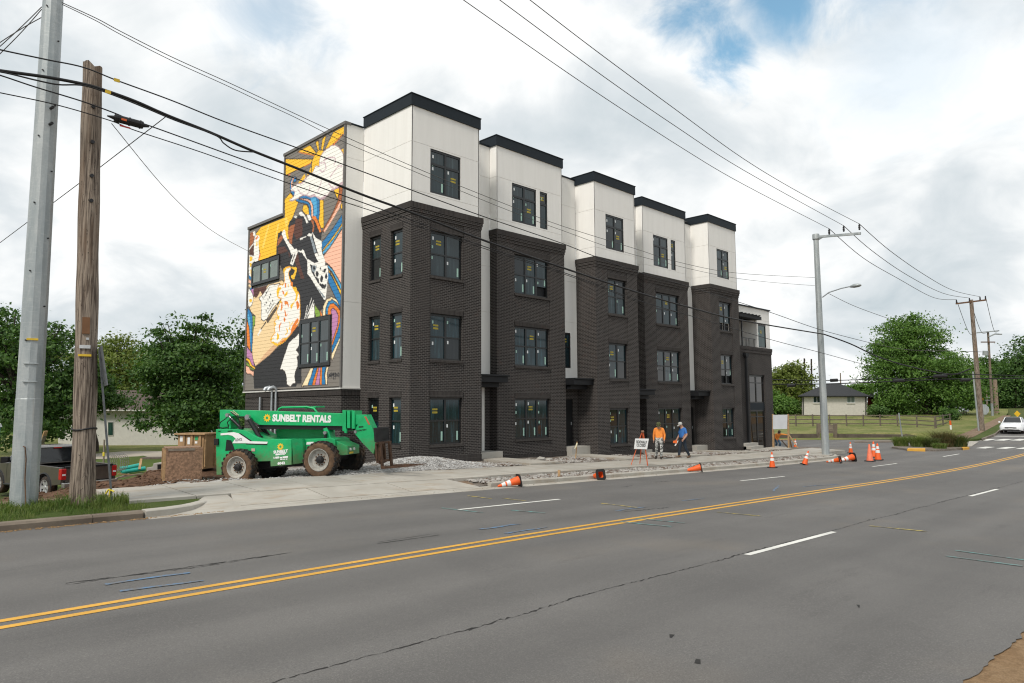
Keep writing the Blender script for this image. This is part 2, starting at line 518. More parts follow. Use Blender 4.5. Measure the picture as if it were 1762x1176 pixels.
# the long crack in the lane joint, and smaller ones
mat('crack_tar', (.022, .020, .019), .85)
_x, _y = .5, 5.43
while _x < 40:                      # a broken, wandering crack in the lane joint
    _l = random.uniform(.5, 2.2)
    _y2 = 5.40 + random.uniform(-.035, .035)
    strip('road_crack', _x, _y, _x+_l, _y2, random.choice([.012, .017, .022]), MATS['crack_tar'], lift=.003, seg=.05, jag=2.2)
    _x, _y = _x+_l*random.uniform(.93, 1.02), _y2
for (xa, xb, y_) in ((2.5, 3.7, 10.15), (3.6, 5.1, 10.05), (-1.5, .8, 10.4), (6.9, 8.0, 9.9)):
    for q in range(4): strip('road_crack', xa+random.uniform(-.2, .2), y_+random.uniform(-.1, .1), xb+random.uniform(-.3, .3), y_+random.uniform(-.1, .1), .010, MATS['crack_tar'], lift=.003, seg=.06, jag=2.4)
for (x, y, x2, y2) in ((5.95, 3.85, 6.05, 3.9), (5.5, 3.3, 5.58, 3.33), (8.4, 3.0, 8.5, 3.03), (17.9, 13.2, 18.6, 13.3), (13.0, 9.6, 14.6, 9.4), (20.3, 13.6, 21.0, 13.5)):
    strip('tar_patch', x, y, x2, y2, .035, MATS['crack_tar'], lift=.003, seg=.06, jag=1.5)
for (c_, pts) in (('blue', ((183, 1006), (325, 988))), ('blue', ((205, 1020), (350, 1000))), ('blue', ((825, 912), (895, 903))), ('blue', ((870, 919), (940, 908))), ('blue', ((1060, 880), (1110, 873))),
                  ('blue', ((1175, 863), (1210, 858))), ('blue', ((1330, 846), (1340, 836))), ('blue', ((1380, 838), (1440, 834))), ('teal', ((760, 875), (830, 883))), ('teal', ((880, 879), (938, 884))),
                  ('teal', ((1068, 899), (1155, 907))), ('teal', ((1095, 893), (1178, 901))), ('teal', ((1628, 958), (1760, 976))), ('teal', ((1646, 949), (1762, 965))), ('yellow', ((1035, 867), (1096, 874))),
                  ('yellow', ((1234, 882), (1310, 889))), ('yellow', ((1496, 906), (1594, 916))), ('yellow', ((864, 858), (905, 863))), ('yellow', ((805, 854), (846, 859)))):
    a_, b_ = on_road(*pts[0]), on_road(*pts[1])
    strip('survey_mark', a_[0], a_[1], b_[0], b_[1], .075, SPRAY[c_], lift=.008, seg=.25, jag=.8)
# stop line, crosswalk blocks of the far approach
for (xa, ya, xb, yb, w_) in ((1687, 772, 1704, 769.5, .45), (1722, 772.5, 1741, 770, .45), (1756, 773, 1775, 770, .45), (1690, 758.5, 1706, 756, .55), (1718, 758.5, 1735, 756, .55), (1746, 758.5, 1763, 756, .55)):
    a_, b_ = on_road(xa, ya), on_road(xb, yb)
    strip('crosswalk_bar', a_[0], a_[1], b_[0], b_[1], w_*1.3, P_WHITE, lift=.008)
a_, b_ = on_road(1706, 751), on_road(1790, 751.5)
strip('stop_line', a_[0], a_[1], b_[0], b_[1], .5, P_WHITE, lift=.008)

# ---------------------------------------------------------------- kerbs, gutter, pavement
def along(name, x0, x1, ys_zs, m_, dx=1.0, gap=.012, parent=None, piece=3.0, pname='kerb_stone'):
    """profile (y, dz) swept along the street in separate lengths"""
    x = x0
    while x < x1-.05:
        xe = min(x+piece, x1)
        n = max(2, int((xe-x)/dx)+1)
        mb = MB(); rings = []
        for q in np.linspace(x+gap/2, xe-gap/2, n):
            z = float(road_z(q))
            rings.append([(q, y, z+dz) for y, dz in ys_zs])
        mb.loft(rings)
        mb.build(pname, m_, parent, smooth=30)
        x = xe
kerb = tag(thing('kerb', None, None), kind='structure')
along('kerb', 14.6, 40.6, [(15.55, -.1), (15.545, .12), (15.57, .145), (15.70, .15), (15.71, -.1)], CONCRETE, parent=kerb)
along('gutter', 4.95, 40.6, [(15.10, -.1), (15.10, .006), (15.548, .012), (15.548, -.1)], CONCRETE, parent=kerb, pname='gutter_slab')
along('kerb', 7.0, 14.6, [(15.55, -.1), (15.55, .014), (15.60, .03), (15.70, .034), (15.70, -.1)], CONCRETE, parent=kerb)
along('old_kerb', -20, 4.9, [(15.34, -.1), (15.33, .10), (15.37, .14), (15.52, .15), (15.54, -.1)], OLD_CONCRETE, parent=kerb, piece=2.4)
# the new kerb wing that turns in beside the drive apron
mb = MB(); rings = []
for (q, y_, h, nx_, ny_) in ((4.93, 15.43, .15, .10, -.99), (5.4, 15.50, .15, .25, -.97), (5.85, 15.72, .145, .55, -.83), (6.2, 16.05, .135, .72, -.69), (6.55, 16.5, .115, .82, -.57), (6.8, 16.9, .07, .86, -.5)):
    z = float(road_z(q))
    rings.append([(q+nx_*k, y_+ny_*k, z+dz_) for k, dz_ in ((.11, -.1), (.10, h-.02), (.07, h), (-.10, h+.01), (-.11, -.1))])
mb.loft(rings).build('kerb_wing', CONCRETE, kerb, smooth=30)
# corner radius
mb = MB(); rings = []; ring2 = []
for a in np.linspace(-90, 8, 15):
    cx, cy, R_ = 40.6, 20.3, 4.75
    def P(r, dz): 
        x_ = cx+r*math.cos(rad(a)); return (x_, cy+r*math.sin(rad(a)), float(road_z(x_))+dz)
    rings.append([P(R_, -.1), P(R_, .12), P(R_-.03, .145), P(R_-.16, .15), P(R_-.16, -.1)])
    ring2.append([P(R_+.45, -.1), P(R_+.45, .006), P(R_+.003, .012), P(R_+.003, -.1)])
mb.loft(rings).build('kerb_corner', CONCRETE, kerb, smooth=30)
MB().loft(ring2).build('gutter_corner', CONCRETE, kerb, smooth=30)

walk = tag(thing('sidewalk', None, None), kind='structure')
def slab(name, poly, th, m_, parent, lift=0.0, zf=None):
    """flat paving slab whose top follows the ground"""
    zf = zf or (lambda x, y: float(road_z(x)) + .15 + .035*(y-15.7))
    top = [(x, y, zf(x, y)+lift) for x, y in poly]
    MB().prism([(x, y, z-th) for x, y, z in top], (0, 0, th)).build(name, m_, parent)
x = 7.3-1.55*1.5
i = 0
while x < 46.0:
    xe = x + 1.55
    g = .012
    y0 = 17.05 if x > 14.4 else 16.9
    yb = 19.15 + (.12*math.sin(i) if x < 12 else 0)
    slab('paving_slab', [(x+g, y0), (xe-g, y0), (xe-g, yb), (x+g, yb)], .22, CONCRETE, walk, lift=random.uniform(-.004, .004))
    x = xe; i += 1
# drive apron between the gutter and the pavement
def apron_z(x, y):
    return float(road_z(x)) + .036 + (.191-.036)*min(1, max(0, (y-15.7)/1.2))
for (xa, xb, xc, xd) in ((6.9, 9.3, 9.3, 7.3), (9.3, 11.8, 11.8, 9.3), (11.8, 14.3, 14.0, 11.8)):
    slab('apron_slab', [(xa+.02, 15.72), (xb-.02, 15.72), (xc-.02, 16.88), (xd+.02, 16.88)], .2, CONCRETE, walk, zf=apron_z)
# corner landing
cz = lambda x, y: float(road_z(x)) + .165 + .01*max(0, y-17)
slab('corner_slab', [(40.7, 15.74), (42.6, 16.15), (44.0, 17.0), (44.0, 19.2), (40.7, 17.03)], .2, CONCRETE, walk, lift=.012, zf=cz)
slab('corner_slab', [(44.02, 17.02), (45.1, 18.6), (45.15, 20.4), (44.02, 19.2)], .2, CONCRETE, walk, lift=.012, zf=cz)
slab('corner_slab', [(43.2, 19.2), (46.1, 19.2), (48.3, 22.5), (50.5, 27), (48.6, 27), (48.4, 22.1), (43.2, 21.6)], .2, CONCRETE, walk, lift=.004, zf=cz)
# walks from the pavement to each entrance and the entrance blocks
def base_z(x):
    return float(np.interp(x, [10, 16.3, 28, 39, 43, 49], [.40, .38, .10, -.22, -.32, -.36]))
def bed_z(x, y):
    t = min(1, max(0, (y-19.15)/2.6))
    return (float(road_z(x)) + .15 + .035*3.4)*(1-t) + base_z(x)*t
for (xa, xb, stepz, yback) in ((20.15, 21.6, .60, 22.3), (26.35, 27.75, .60, 22.35), (31.9, 33.1, .22, 22.35), (37.9, 39.1, .22, 22.35)):
    slab('entrance_walk', [(xa, 19.17), (xb+.35, 19.17), (xb+.15, yback), (xa, yback)], .2, CONCRETE, walk, lift=.07, zf=bed_z)
for (xa, xb, zt, y0) in ((20.02, 21.66, .60, 22.3), (26.36, 27.79, .58, 22.35), (31.45, 33.2, .16, 22.35), (37.9, 39.15, .16, 22.35)):
    MB().box(xa, y0, -.6, xb, 23.2, zt).build('entrance_step', STEP_CONCRETE, walk, bevel=.012)
for (y0, zt) in ((21.0, -.36+.10), (21.35, -.36+.28), (21.7, -.36+.46)):
    MB().box(42.83, y0, -.9, 44.5, 22.3, zt+.02).build('end_step', STEP_CONCRETE, walk, bevel=.01)

sheet('walk_bedding', np.arange(-40, 43.5, .8), [15.45, 15.56, 16.2, 17.0, 18.0, 19.3], lambda X, Y: road_z(X) - .005 + .10*np.clip((Y-15.6)/1.4, 0, 1), PATH_DIRT)
# planting strip and beds of rubble
sheet('planting_strip', np.arange(14.3, 41.2, .5), [15.70, 16.3, 16.7, 17.06], lambda X, Y: road_z(X) + .03 + .07*np.clip((X-14.3)/1.0, 0, 1) + .02*np.sin(X*3+Y*5), RUBBLE)
bz = np.vectorize(bed_z)
sheet('front_bed', np.arange(15.0, 49.5, .5), [19.1, 19.8, 20.5, 21.2, 22.0, 23.2], lambda X, Y: bz(X, Y) - .015 + .03*np.sin(X*2.3+Y*3.1), RUBBLE)

# verge and dirt path on the left
sheet('verge', np.concatenate([np.arange(-40, 4.5, .3), np.arange(4.5, 5.35, .1)]), [15.53, 16.0, 16.6, 17.2, 17.6], lambda X, Y: road_z(X) + (.13 + .05*(Y-15.5))*(1-.5*np.clip((X-4.6)/.7, 0, 1)) + .012*np.sin(X*4+Y*7), VERGE)
slab('wing_slab', [(5.0, 15.40), (6.98, 15.40), (7.25, 16.9), (6.7, 16.9), (5.9, 15.85)], .2, CONCRETE, walk, zf=lambda x, y: float(road_z(x)) + .012 + .15*min(1, max(0, (y-15.5)/1.4)))
MB().add([(x, y, float(road_z(x))+.125) for x, y in ((4.4, 15.5), (5.4, 15.58), (5.8, 15.8), (6.15, 16.12), (6.5, 16.58), (6.72, 17.03), (4.4, 17.1))], ((0, 1, 2, 3, 4, 5, 6),)).build('verge', VERGE)['kind'] = 'structure'
sheet('dirt_path', np.arange(-40, 5.2, .5), [17.5, 17.8, 18.2], lambda X, Y: road_z(X) + .225 + .01*np.sin(X*3+Y*4), PATH_DIRT)

# building lot: falls away behind the pavement
_R = at_depth(408, 837, 22.5); _F = at_depth(550, 825.5, 21.83)
ctrl = [tuple(_R), tuple(_F), tuple(at_depth(315, 828, 23)), tuple(at_depth(340, 806, 27)), tuple(at_depth(80, 860, 25.5)), tuple(at_depth(8, 858, 27)), tuple(at_depth(200, 832, 23.5)),
        tuple(at_depth(225, 812, 34)), tuple(at_depth(150, 862, 22)), (15.3, 26, .22), (15.3, 30, .0), (15.3, 34.5, -.3), (16.3, 22.2, .38), (14.8, 21.5, .42), (13.6, 20.5, .40), (17.5, 21.5, .38),
        (12, 38, -.6), (0, 40, -.75), (-10, 34, -.8), (-20, 30, -.8), (-20, 40, -.8), (12, 48, -.7), (5, 48, -.75), (18, 40, -.5), (17, 48, -.6)]
for xx in np.arange(-20, 17, 1.5): ctrl.append((xx, 18.05 if xx < 4.8 else 19.15, float(road_z(xx))+.235))
for xx in np.arange(-20, 5.5, 2.0): ctrl += [(xx, 19.6, .08), (xx, 21.5, -.28), (xx, 24, -.55)]
_C = np.array(ctrl)
def lot_z(X, Y):
    X = np.asarray(X, float); Y = np.asarray(Y, float)
    d2 = (X[..., None]-_C[:, 0])**2 + (Y[..., None]-_C[:, 1])**2 + .15
    w = d2**-1.9
    return (w*_C[:, 2]).sum(-1)/w.sum(-1)
def make_lot():
    m_ = bpy.data.materials.new('lot_soil'); m_.use_nodes = True
    N = NT(m_.node_tree); b = N.n['Principled BSDF']; p = pos_node(N)
    x_, y_, z_ = N.sep(p)
    f = N.noise(p, 3.5, 6, .7); a = N.noise(p, .8, 5, .6, .5); g = N.noise(p, 24, 3, .7)
    dirt = N.mix(N.step(a, .35, .65), (.10, .055, .034), (.155, .09, .056))
    dirt = N.mix(N.step(f, .40, .70), dirt, (.06, .034, .022))
    grav = N.mix(N.step(g, .3, .7), (.26, .245, .225), (.47, .46, .44))
    edge = N.math('ADD', N.math('SUBTRACT', 23.2, y_), N.math('MULTIPLY', N.math('SUBTRACT', x_, 8.4), .55))
    edge = N.math('MINIMUM', edge, N.math('MULTIPLY', N.math('SUBTRACT', x_, 6.2), 1.2))
    edge = N.math('ADD', edge, N.math('MULTIPLY', N.math('SUBTRACT', a, .5), 5.0))
    c = N.mix(N.step(edge, -.3, 1.2), dirt, grav)
    grass = N.mix(f, (.06, .10, .02), (.11, .14, .04))
    ge = N.math('ADD', N.math('SUBTRACT', y_, 33.0), N.math('MULTIPLY', N.math('SUBTRACT', a, .5), 7.0))
    c = N.mix(N.step(ge, -.5, 1.0), c, grass)
    N.put(b.inputs['Base Color'], c); b.inputs['Roughness'].default_value = .95
    b.inputs['Specular IOR Level'].default_value = .15
    bn = N.node('ShaderNodeBump'); bn.inputs['Distance'].default_value = .05
    N.put(bn.inputs['Height'], N.math('ADD', f, N.math('MULTIPLY', g, .4))); N.l.new(bn.outputs[0], b.inputs['Normal'])
    return m_
LOT = make_lot()
def lot_rough(X, Y):
    return lot_z(X, Y) + .035*np.sin(X*2.7+1.3*Y) * np.sin(Y*3.1-.7*X) + .02*np.sin(X*7.1+Y*5.3)
sheet('building_lot', np.arange(-22, 17.4, .3), np.concatenate([np.arange(18.05, 30, .3), np.arange(30, 52, 1.0)]), lambda X, Y: lot_rough(X, Y) - np.where((X > 16.25) & (Y > 21.9), .5, 0) - np.where((X > 4.85) & (Y < 19.1), .3, 0), LOT)
# pale driveway and lawn behind the lot
def back_sheet(name, rows, m_, lift):
    """rows of (depth, px0, px1, z)"""
    v, f = [], []
    n = 14
    for (dd, p0, p1, z) in rows:
        for t in np.linspace(0, 1, n):
            q = at_depth(p0+(p1-p0)*t, 700, dd); v.append((q[0], q[1], z+lift))
    for i in range(len(rows)-1):
        for j in range(n-1):
            a = i*n+j; f.append((a, a+1, a+1+n, a+n))
    return tag(link(name, mesh_np(name, np.array(v), np.array(f), m_, smooth=True)), kind='structure')
back_sheet('back_lawn', [(36, -260, 470, -.90), (44, -260, 470, -.74), (52, -260, 470, -.66), (60, -260, 470, -.55), (80, -260, 470, -.5), (130, -260, 470, -.2)], LAWN, 0)
back_sheet('driveway', [(45.5, 150, 420, -.70), (47, 150, 420, -.68), (50, 165, 420, -.655), (52.5, 215, 420, -.635)], make_concrete('drive_concrete', (.40, .35, .28), (.46, .41, .34), (.33, .27, .2), .3), .03)
# ---------------------------------------------------------------- building materials
def wall_uv(N):
    g = N.node('ShaderNodeNewGeometry')
    x_, y_, z_ = N.sep(g.outputs['Position'])
    nx = N.sep(g.outputs['True Normal'])[0]
    k = N.math('GREATER_THAN', N.math('ABSOLUTE', nx), .5)
    u = N.math('ADD', N.math('MULTIPLY', x_, N.math('SUBTRACT', 1.0, k)), N.math('MULTIPLY', y_, k))
    return u, z_, g.outputs['Position']
def make_brick(name, bw, rh, off, c1=(.017, .0150, .0145), c2=(.040, .034, .0315), mortar=(.165, .152, .143)):
    m_ = bpy.data.materials.new(name); m_.use_nodes = True
    N = NT(m_.node_tree); b = N.n['Principled BSDF']
    u, v, p = wall_uv(N)
    br = N.node('ShaderNodeTexBrick'); br.offset = off
    N.put(br.inputs['Vector'], N.comb(u, v, 0.0))
    br.inputs['Color1'].default_value = c1+(1,); br.inputs['Color2'].default_value = c2+(1,)
    br.inputs['Mortar'].default_value = mortar+(1,)
    br.inputs['Scale'].default_value = 1.0; br.inputs['Mortar Size'].default_value = .0085
    br.inputs['Mortar Smooth'].default_value = .15; br.inputs['Bias'].default_value = -.15
    br.inputs['Brick Width'].default_value = bw; br.inputs['Row Height'].default_value = rh
    a = N.noise(p, .55, 5, .6, .3); f = N.noise(p, 9, 4, .7)
    c = N.mix(N.math('MULTIPLY', N.step(a, .42, .70), .30), br.outputs[0], (.085, .075, .070))
    c = N.mix(N.math('MULTIPLY', f, .25), c, (.02, .016, .015))
    red = N.step(N.noise(p, 2.1, 3, .6), .60, .75)
    c = N.mix(N.math('MULTIPLY', red, .22), c, (.10, .055, .042))
    N.put(b.inputs['Base Color'], c); b.inputs['Roughness'].default_value = .86
    b.inputs['Specular IOR Level'].default_value = .3
    bn = N.node('ShaderNodeBump'); bn.inputs['Distance'].default_value = .008
    N.put(bn.inputs['Height'], N.math('SUBTRACT', 1.0, br.outputs[1])); N.l.new(bn.outputs[0], b.inputs['Normal'])
    return m_
BRICK = make_brick('dark_brick', .203, .0677, .5)
SOLDIER = make_brick('soldier_brick', .0677, .230, 0.0, (.024, .021, .020), (.048, .041, .038), (.085, .078, .073))
ROWLOCK = make_brick('rowlock_brick', .0677, .110, 0.0, (.036, .031, .029), (.060, .053, .049), (.10, .092, .086))

def make_stucco():
    m_ = bpy.data.materials.new('white_stucco'); m_.use_nodes = True
    N = NT(m_.node_tree); b = N.n['Principled BSDF']; p = pos_node(N)
    st = N.noise(N.scalev(p, 3.0, 3.0, .25), 1.3, 6, .6); f = N.noise(p, 70, 3, .7); a = N.noise(p, .7, 4, .6)
    c = N.mix(N.step(st, .35, .7), (.83, .82, .79), (.79, .78, .75))
    c = N.mix(N.math('MULTIPLY', N.step(a, .45, .7), .15), c, (.76, .745, .71))
    N.put(b.inputs['Base Color'], c); b.inputs['Roughness'].default_value = .9
    b.inputs['Specular IOR Level'].default_value = .2
    bn = N.node('ShaderNodeBump'); bn.inputs['Distance'].default_value = .0025
    N.put(bn.inputs['Height'], f); N.l.new(bn.outputs[0], b.inputs['Normal'])
    return m_
STUCCO = make_stucco()
NAVY = mat('navy_metal', (.0095, .0155, .0215), .6, .0, .10, 3, spec=.25, world=True)
BLACK = mat('black_frame', (.010, .011, .012), .38, 0, .15, 12, spec=.5, world=True)
CANOPY = mat('canopy_black', (.009, .010, .012), .6, 0, .2, 6, spec=.3, world=True)
GREY_TRIM = mat('grey_trim', (.15, .142, .135), .7, 0, .08, 5, world=True)
WHITE_TRIM = mat('white_trim', (.62, .61, .58), .6, 0, .05, 5, world=True)
ROOFING = mat('roofing', (.10, .10, .10), .9, 0, .2, 2, world=True)
GALV = mat('galvanised_pipe', (.42, .45, .47), .42, .55, .15, 14, spec=.5, world=True)

def make_glass(name, c_dark, c_streak, streak=1.0, rough=.06):
    """window glass still under its streaky protective film"""
    m_ = bpy.data.materials.new(name); m_.use_nodes = True
    N = NT(m_.node_tree); b = N.n['Principled BSDF']
    u, v, p = wall_uv(N)
    oi = N.node('ShaderNodeObjectInfo')
    uu = N.math('ADD', u, N.math('MULTIPLY', oi.outputs['Random'], 5.0))
    s1 = N.noise(N.comb(N.math('MULTIPLY', uu, 9.0), N.math('MULTIPLY', v, .35), 0.0), 1.0, 4, .65)
    s2 = N.noise(p, 1.1, 3, .5)
    c = N.mix(N.math('MULTIPLY', N.step(s1, .50, .68), streak), c_dark, c_streak)
    c = N.mix(N.math('MULTIPLY', N.step(s2, .5, .7), .35), c, tuple(x*.45 for x in c_dark))
    N.put(b.inputs['Base Color'], c); b.inputs['Roughness'].default_value = rough
    b.inputs['Specular IOR Level'].default_value = .6
    return m_
GLASS = make_glass('film_glass', (.006, .021, .027), (.030, .075, .092))
GLASS2 = make_glass('film_glass_upper', (.012, .025, .029), (.046, .075, .082))  # paler, greyer than GLASS: upper floors' sky reflection put into the base colour
GLASS_DARK = make_glass('bare_glass', (.008, .010, .011), (.022, .026, .027), .6, .04)
CLEAR = make_glass('shop_glass', (.020, .016, .012), (.05, .038, .024), .5, .03)  # brown tone: reflection of the street opposite put into the base colour
GREEN_GLASS = make_glass('green_glass', (.012, .045, .038), (.03, .085, .07), .8)
PALE_GLASS = make_glass('pale_glass', (.15, .19, .17), (.20, .24, .22), .5)
S_WHITE = mat('sticker_white', (.75, .78, .78), .6, 0, .03)
S_MINT = mat('sticker_mint', (.36, .55, .47), .6, 0, .03)
S_YELLOW = mat('label_yellow', (.45, .36, .035), .6, 0, .08)
S_INK = mat('label_ink', (.05, .045, .02), .6, 0, .05)

# ---------------------------------------------------------------- the townhouse building
BLD = thing('townhouse_building', 'four storey dark brick and white townhouse row with a colourful mural on its end wall', 'building', (16.3, 21.9, .38))

def P3(axis, fixed, inward, u, dpt, z):
    return (u, fixed+inward*dpt, z) if axis == 'y' else (fixed+inward*dpt, u, z)
def wbox(mb, axis, fixed, inward, u0, u1, d0, d1, z0, z1, mi=0):
    a = P3(axis, fixed, inward, u0, d0, z0); b_ = P3(axis, fixed, inward, u1, d1, z1)
    mb.box(min(a[0], b_[0]), min(a[1], b_[1]), z0, max(a[0], b_[0]), max(a[1], b_[1]), z1, mi)
def wall_face(mb, axis, fixed, inward, u0, u1, z0, z1, holes=(), depth=.12, mi=0, back=0.0):
    us = sorted({u0, u1, *[h[0] for h in holes], *[h[1] for h in holes]})
    zs = sorted({z0, z1, *[h[2] for h in holes], *[h[3] for h in holes]})
    for i in range(len(us)-1):
        for j in range(len(zs)-1):
            cu, cz_ = (us[i]+us[i+1])/2, (zs[j]+zs[j+1])/2
            if any(h[0] < cu < h[1] and h[2] < cz_ < h[3] for h in holes): continue
            mb.quad(*[P3(axis, fixed, inward, u, back, z) for u, z in ((us[i], zs[j]), (us[i+1], zs[j]), (us[i+1], zs[j+1]), (us[i], zs[j+1]))], mi)
    for h in holes:
        for (ua, za, ub, zb) in ((h[0], h[2], h[1], h[2]), (h[1], h[2], h[1], h[3]), (h[1], h[3], h[0], h[3]), (h[0], h[3], h[0], h[2])):
            mb.quad(P3(axis, fixed, inward, ua, back, za), P3(axis, fixed, inward, ub, back, zb), P3(axis, fixed, inward, ub, depth+.06, zb), P3(axis, fixed, inward, ua, depth+.06, za), mi)

# small stickers shared by all the panes
def flat(axis, inward, w, h, m_, parts=None):
    mb = MB()
    for (a, b_, c_, d_, mi) in (parts or [(-w/2, w/2, -h/2, h/2, 0)]):
        mb.box(*(P3(axis, 0, inward, a, -.002, c_)), *(P3(axis, 0, inward, b_, .002, d_)), mi)
    me = bpy.data.meshes.new('label'); me.from_pydata(mb.v, [], mb.f)
    for q in (m_ if isinstance(m_, list) else [m_]): me.materials.append(q)
    me.polygons.foreach_set('material_index', mb.m)
    return me
LABELS = {}
for ax, inw in (('y', 1), ('x', 1)):
    LABELS[ax] = dict(
        white=flat(ax, inw, .075, .13, S_WHITE), mint=flat(ax, inw, .085, .36, S_MINT), mint_small=flat(ax, inw, .07, .12, S_MINT),
        yellow=flat(ax, inw, .26, .20, [S_YELLOW, S_INK], [(-.13, .13, .025, .09, 0), (-.13, .13, -.10, -.03, 0), (-.11, .11, .05, .060, 1), (-.11, .11, -.075, -.063, 1)]))
def stick(axis, fixed, inward, u, z, dpt, kind, parent):
    me = LABELS[axis][kind]
    q = P3(axis, fixed, inward, u, dpt, z)
    o = share(me, 'paper_label' if kind == 'yellow' else 'sticker', parent)
    o.location = Vector(q) - BLD.location
    return o

def window(axis, fixed, inward, u0, u1, z0, z1, cols, rows, parent=None, dpt=.085, fr=.068, mull=.10, rail=.058, glass=GLASS, split=.5, stickers=True, yellow=None, fw=.05, open_low=None):
    mb = MB(); q = lambda a, b_, c_, d_, x=0.0: wbox(mb, axis, fixed, inward, a, b_, dpt-x, dpt+fw, c_, d_)
    q(u0, u0+fr, z0, z1); q(u1-fr, u1, z0, z1); q(u0+fr, u1-fr, z0, z0+fr); q(u0+fr, u1-fr, z1-fr-.02, z1)
    cw = (u1-u0-2*fr)/cols
    cells = []
    for i in range(cols):
        a = u0+fr+cw*i + (mull/2 if i else 0); b_ = u0+fr+cw*(i+1) - (mull/2 if i < cols-1 else 0)
        if i: q(a-mull, a, z0+fr, z1-fr-.02, .004)
        za = z0+fr
        if rows == 2:
            zm = z0 + (z1-z0)*split
            q(a, b_, zm-rail/2, zm+rail/2, .002)
            cells += [(i, 0, a, b_, za, zm-rail/2), (i, 1, a, b_, zm+rail/2, z1-fr-.02)]
        else:
            cells += [(i, 1, a, b_, za, z1-fr-.02)]
    w = mb.build('window', BLACK, parent or BLD)
    for (i, r, a, b_, za, zb) in cells:
        lowered = open_low is not None and r == 0 and i in open_low
        if lowered:
            za2 = za + (zb-za)*.55
            m2 = MB(); wbox(m2, axis, fixed, inward, a, b_, dpt+.12, dpt+.14, za, za2); m2.build('dark_opening', CANOPY, w)
            za = za2
        mbp = MB(); wbox(mbp, axis, fixed, inward, a, b_, dpt+.03, dpt+.036, za, zb)
        mbp.build('pane', GLASS_DARK if glass in (GLASS, GLASS2) and random.random() < .14 else glass, w)
        if not stickers: continue
        sgn = 1 if axis == 'y' else -1
        lft = a if axis == 'y' else b_
        if random.random() < .72: stick(axis, fixed, inward, lft+sgn*(.07+random.random()*.06), zb-.12-random.random()*.14, dpt+.026, random.choice(['white', 'white', 'mint_small']), w)
        if r == 0 and b_-a > .35 and random.random() < .62: stick(axis, fixed, inward, (b_ if axis == 'y' else a)-sgn*.10, za+.25, dpt+.026, 'mint', w)
        if r == 1 and random.random() < .4: stick(axis, fixed, inward, lft+sgn*.09, zb-.55, dpt+.026, 'mint_small', w)
        if yellow is not None and (i, r) == yellow:
            stick(axis, fixed, inward, (a+b_)/2-sgn*random.uniform(-.06, .10), zb-random.uniform(.33, .46) if zb-za > .6 else (za+zb)/2, dpt+.026, 'yellow', w)
    return w

def trim(name, m_, axis, fixed, inward, u0, u1, d0, d1, z0, z1, bevel=0):
    mb = MB(); wbox(mb, axis, fixed, inward, u0, u1, d0, d1, z0, z1)
    return mb.build(name, m_, BLD, bevel=bevel)
def lintel(axis, fixed, inward, u0, u1, zh):
    trim('lintel', SOLDIER, axis, fixed, inward, u0-.03, u1+.03, -.012, .10, zh+.002, zh+.232)
def sill(axis, fixed, inward, u0, u1, zs):
    trim('sill', ROWLOCK, axis, fixed, inward, u0-.03, u1+.04, -.035, .13, zs-.105, zs+.004)

HEADS, WH = (2.91, 6.25, 9.60), 1.85
def cornice(X0, X1, Yf, zt, yl, yr):
    """soldier course over corbelled courses, wrapping front and both returns"""
    for (nm, m_, pr, z0, z1) in (('cornice', SOLDIER, .075, zt-.235, zt), ('corbel_course', BRICK, .05, zt-.375, zt-.237), ('corbel_course', BRICK, .022, zt-.51, zt-.377)):
        mb = MB()
        mb.box(X0-pr, Yf-pr, z0, X1+pr, Yf+.10, z1)
        mb.box(X0-pr, Yf+.102, z0, X0+.10, yl, z1)
        mb.box(X1-.10, Yf+.102, z0, X1+pr, yr, z1)
        mb.build(nm, m_, BLD)
    mb = MB(); n = int((X1-X0)/.135)
    for i in range(n):
        x_ = X0+(i+.5)*(X1-X0)/n
        mb.box(x_-.032, Yf-.062, zt-.37, x_+.032, Yf-.045, zt-.30)
    n = int((yl-Yf)/.135)
    for i in range(n):
        y_ = Yf+(i+.5)*(yl-Yf)/n
        mb.box(X0-.062, y_-.032, zt-.37, X0-.045, y_+.032, zt-.30)
    o = mb.build('dentil_course', BRICK, BLD); o['kind'] = 'stuff'

def panels(axis, fixed, inward, u0, u1, zsplits, holes=(), usplits=()):
    """white render panels with recessed joints"""
    trim('backing_wall', STUCCO, axis, fixed, inward, u0, u1, .018, .05, zsplits[0], zsplits[-1]) if not holes else None
    if holes:
        mb = MB(); wall_face(mb, axis, fixed, inward, u0, u1, zsplits[0], zsplits[-1], holes, .10, back=.018); mb.build('backing_wall', STUCCO, BLD)
    g = .007
    us = [u0, *usplits, u1]
    for i in range(len(us)-1):
        for j in range(len(zsplits)-1):
            a, b_ = us[i]+(g if i else 0), us[i+1]-(g if i < len(us)-2 else 0)
            za, zb = zsplits[j]+(g if j else 0), zsplits[j+1]-(g if j < len(zsplits)-2 else 0)
            hs = [h for h in holes if a-.02 <= h[0] and h[1] <= b_+.02 and za-.05 <= h[2] and h[3] <= zb+.05]
            hs = [(h[0], h[1], max(h[2], za+.001), min(h[3], zb-.001)) for h in hs]
            mb = MB()
            wall_face(mb, axis, fixed, inward, a, b_, za, zb, hs, .09)
            for (ua, zc, ub, zd, inner) in ((a, za, b_, za, j > 0), (b_, za, b_, zb, i < len(us)-2), (b_, zb, a, zb, j < len(zsplits)-2), (a, zb, a, za, i > 0)):
                if not inner: continue
                mb.quad(P3(axis, fixed, inward, ua, 0, zc), P3(axis, fixed, inward, ub, 0, zd), P3(axis, fixed, inward, ub, .0175, zd), P3(axis, fixed, inward, ua, .0175, zc))
            mb.build('wall_panel', STUCCO, BLD)

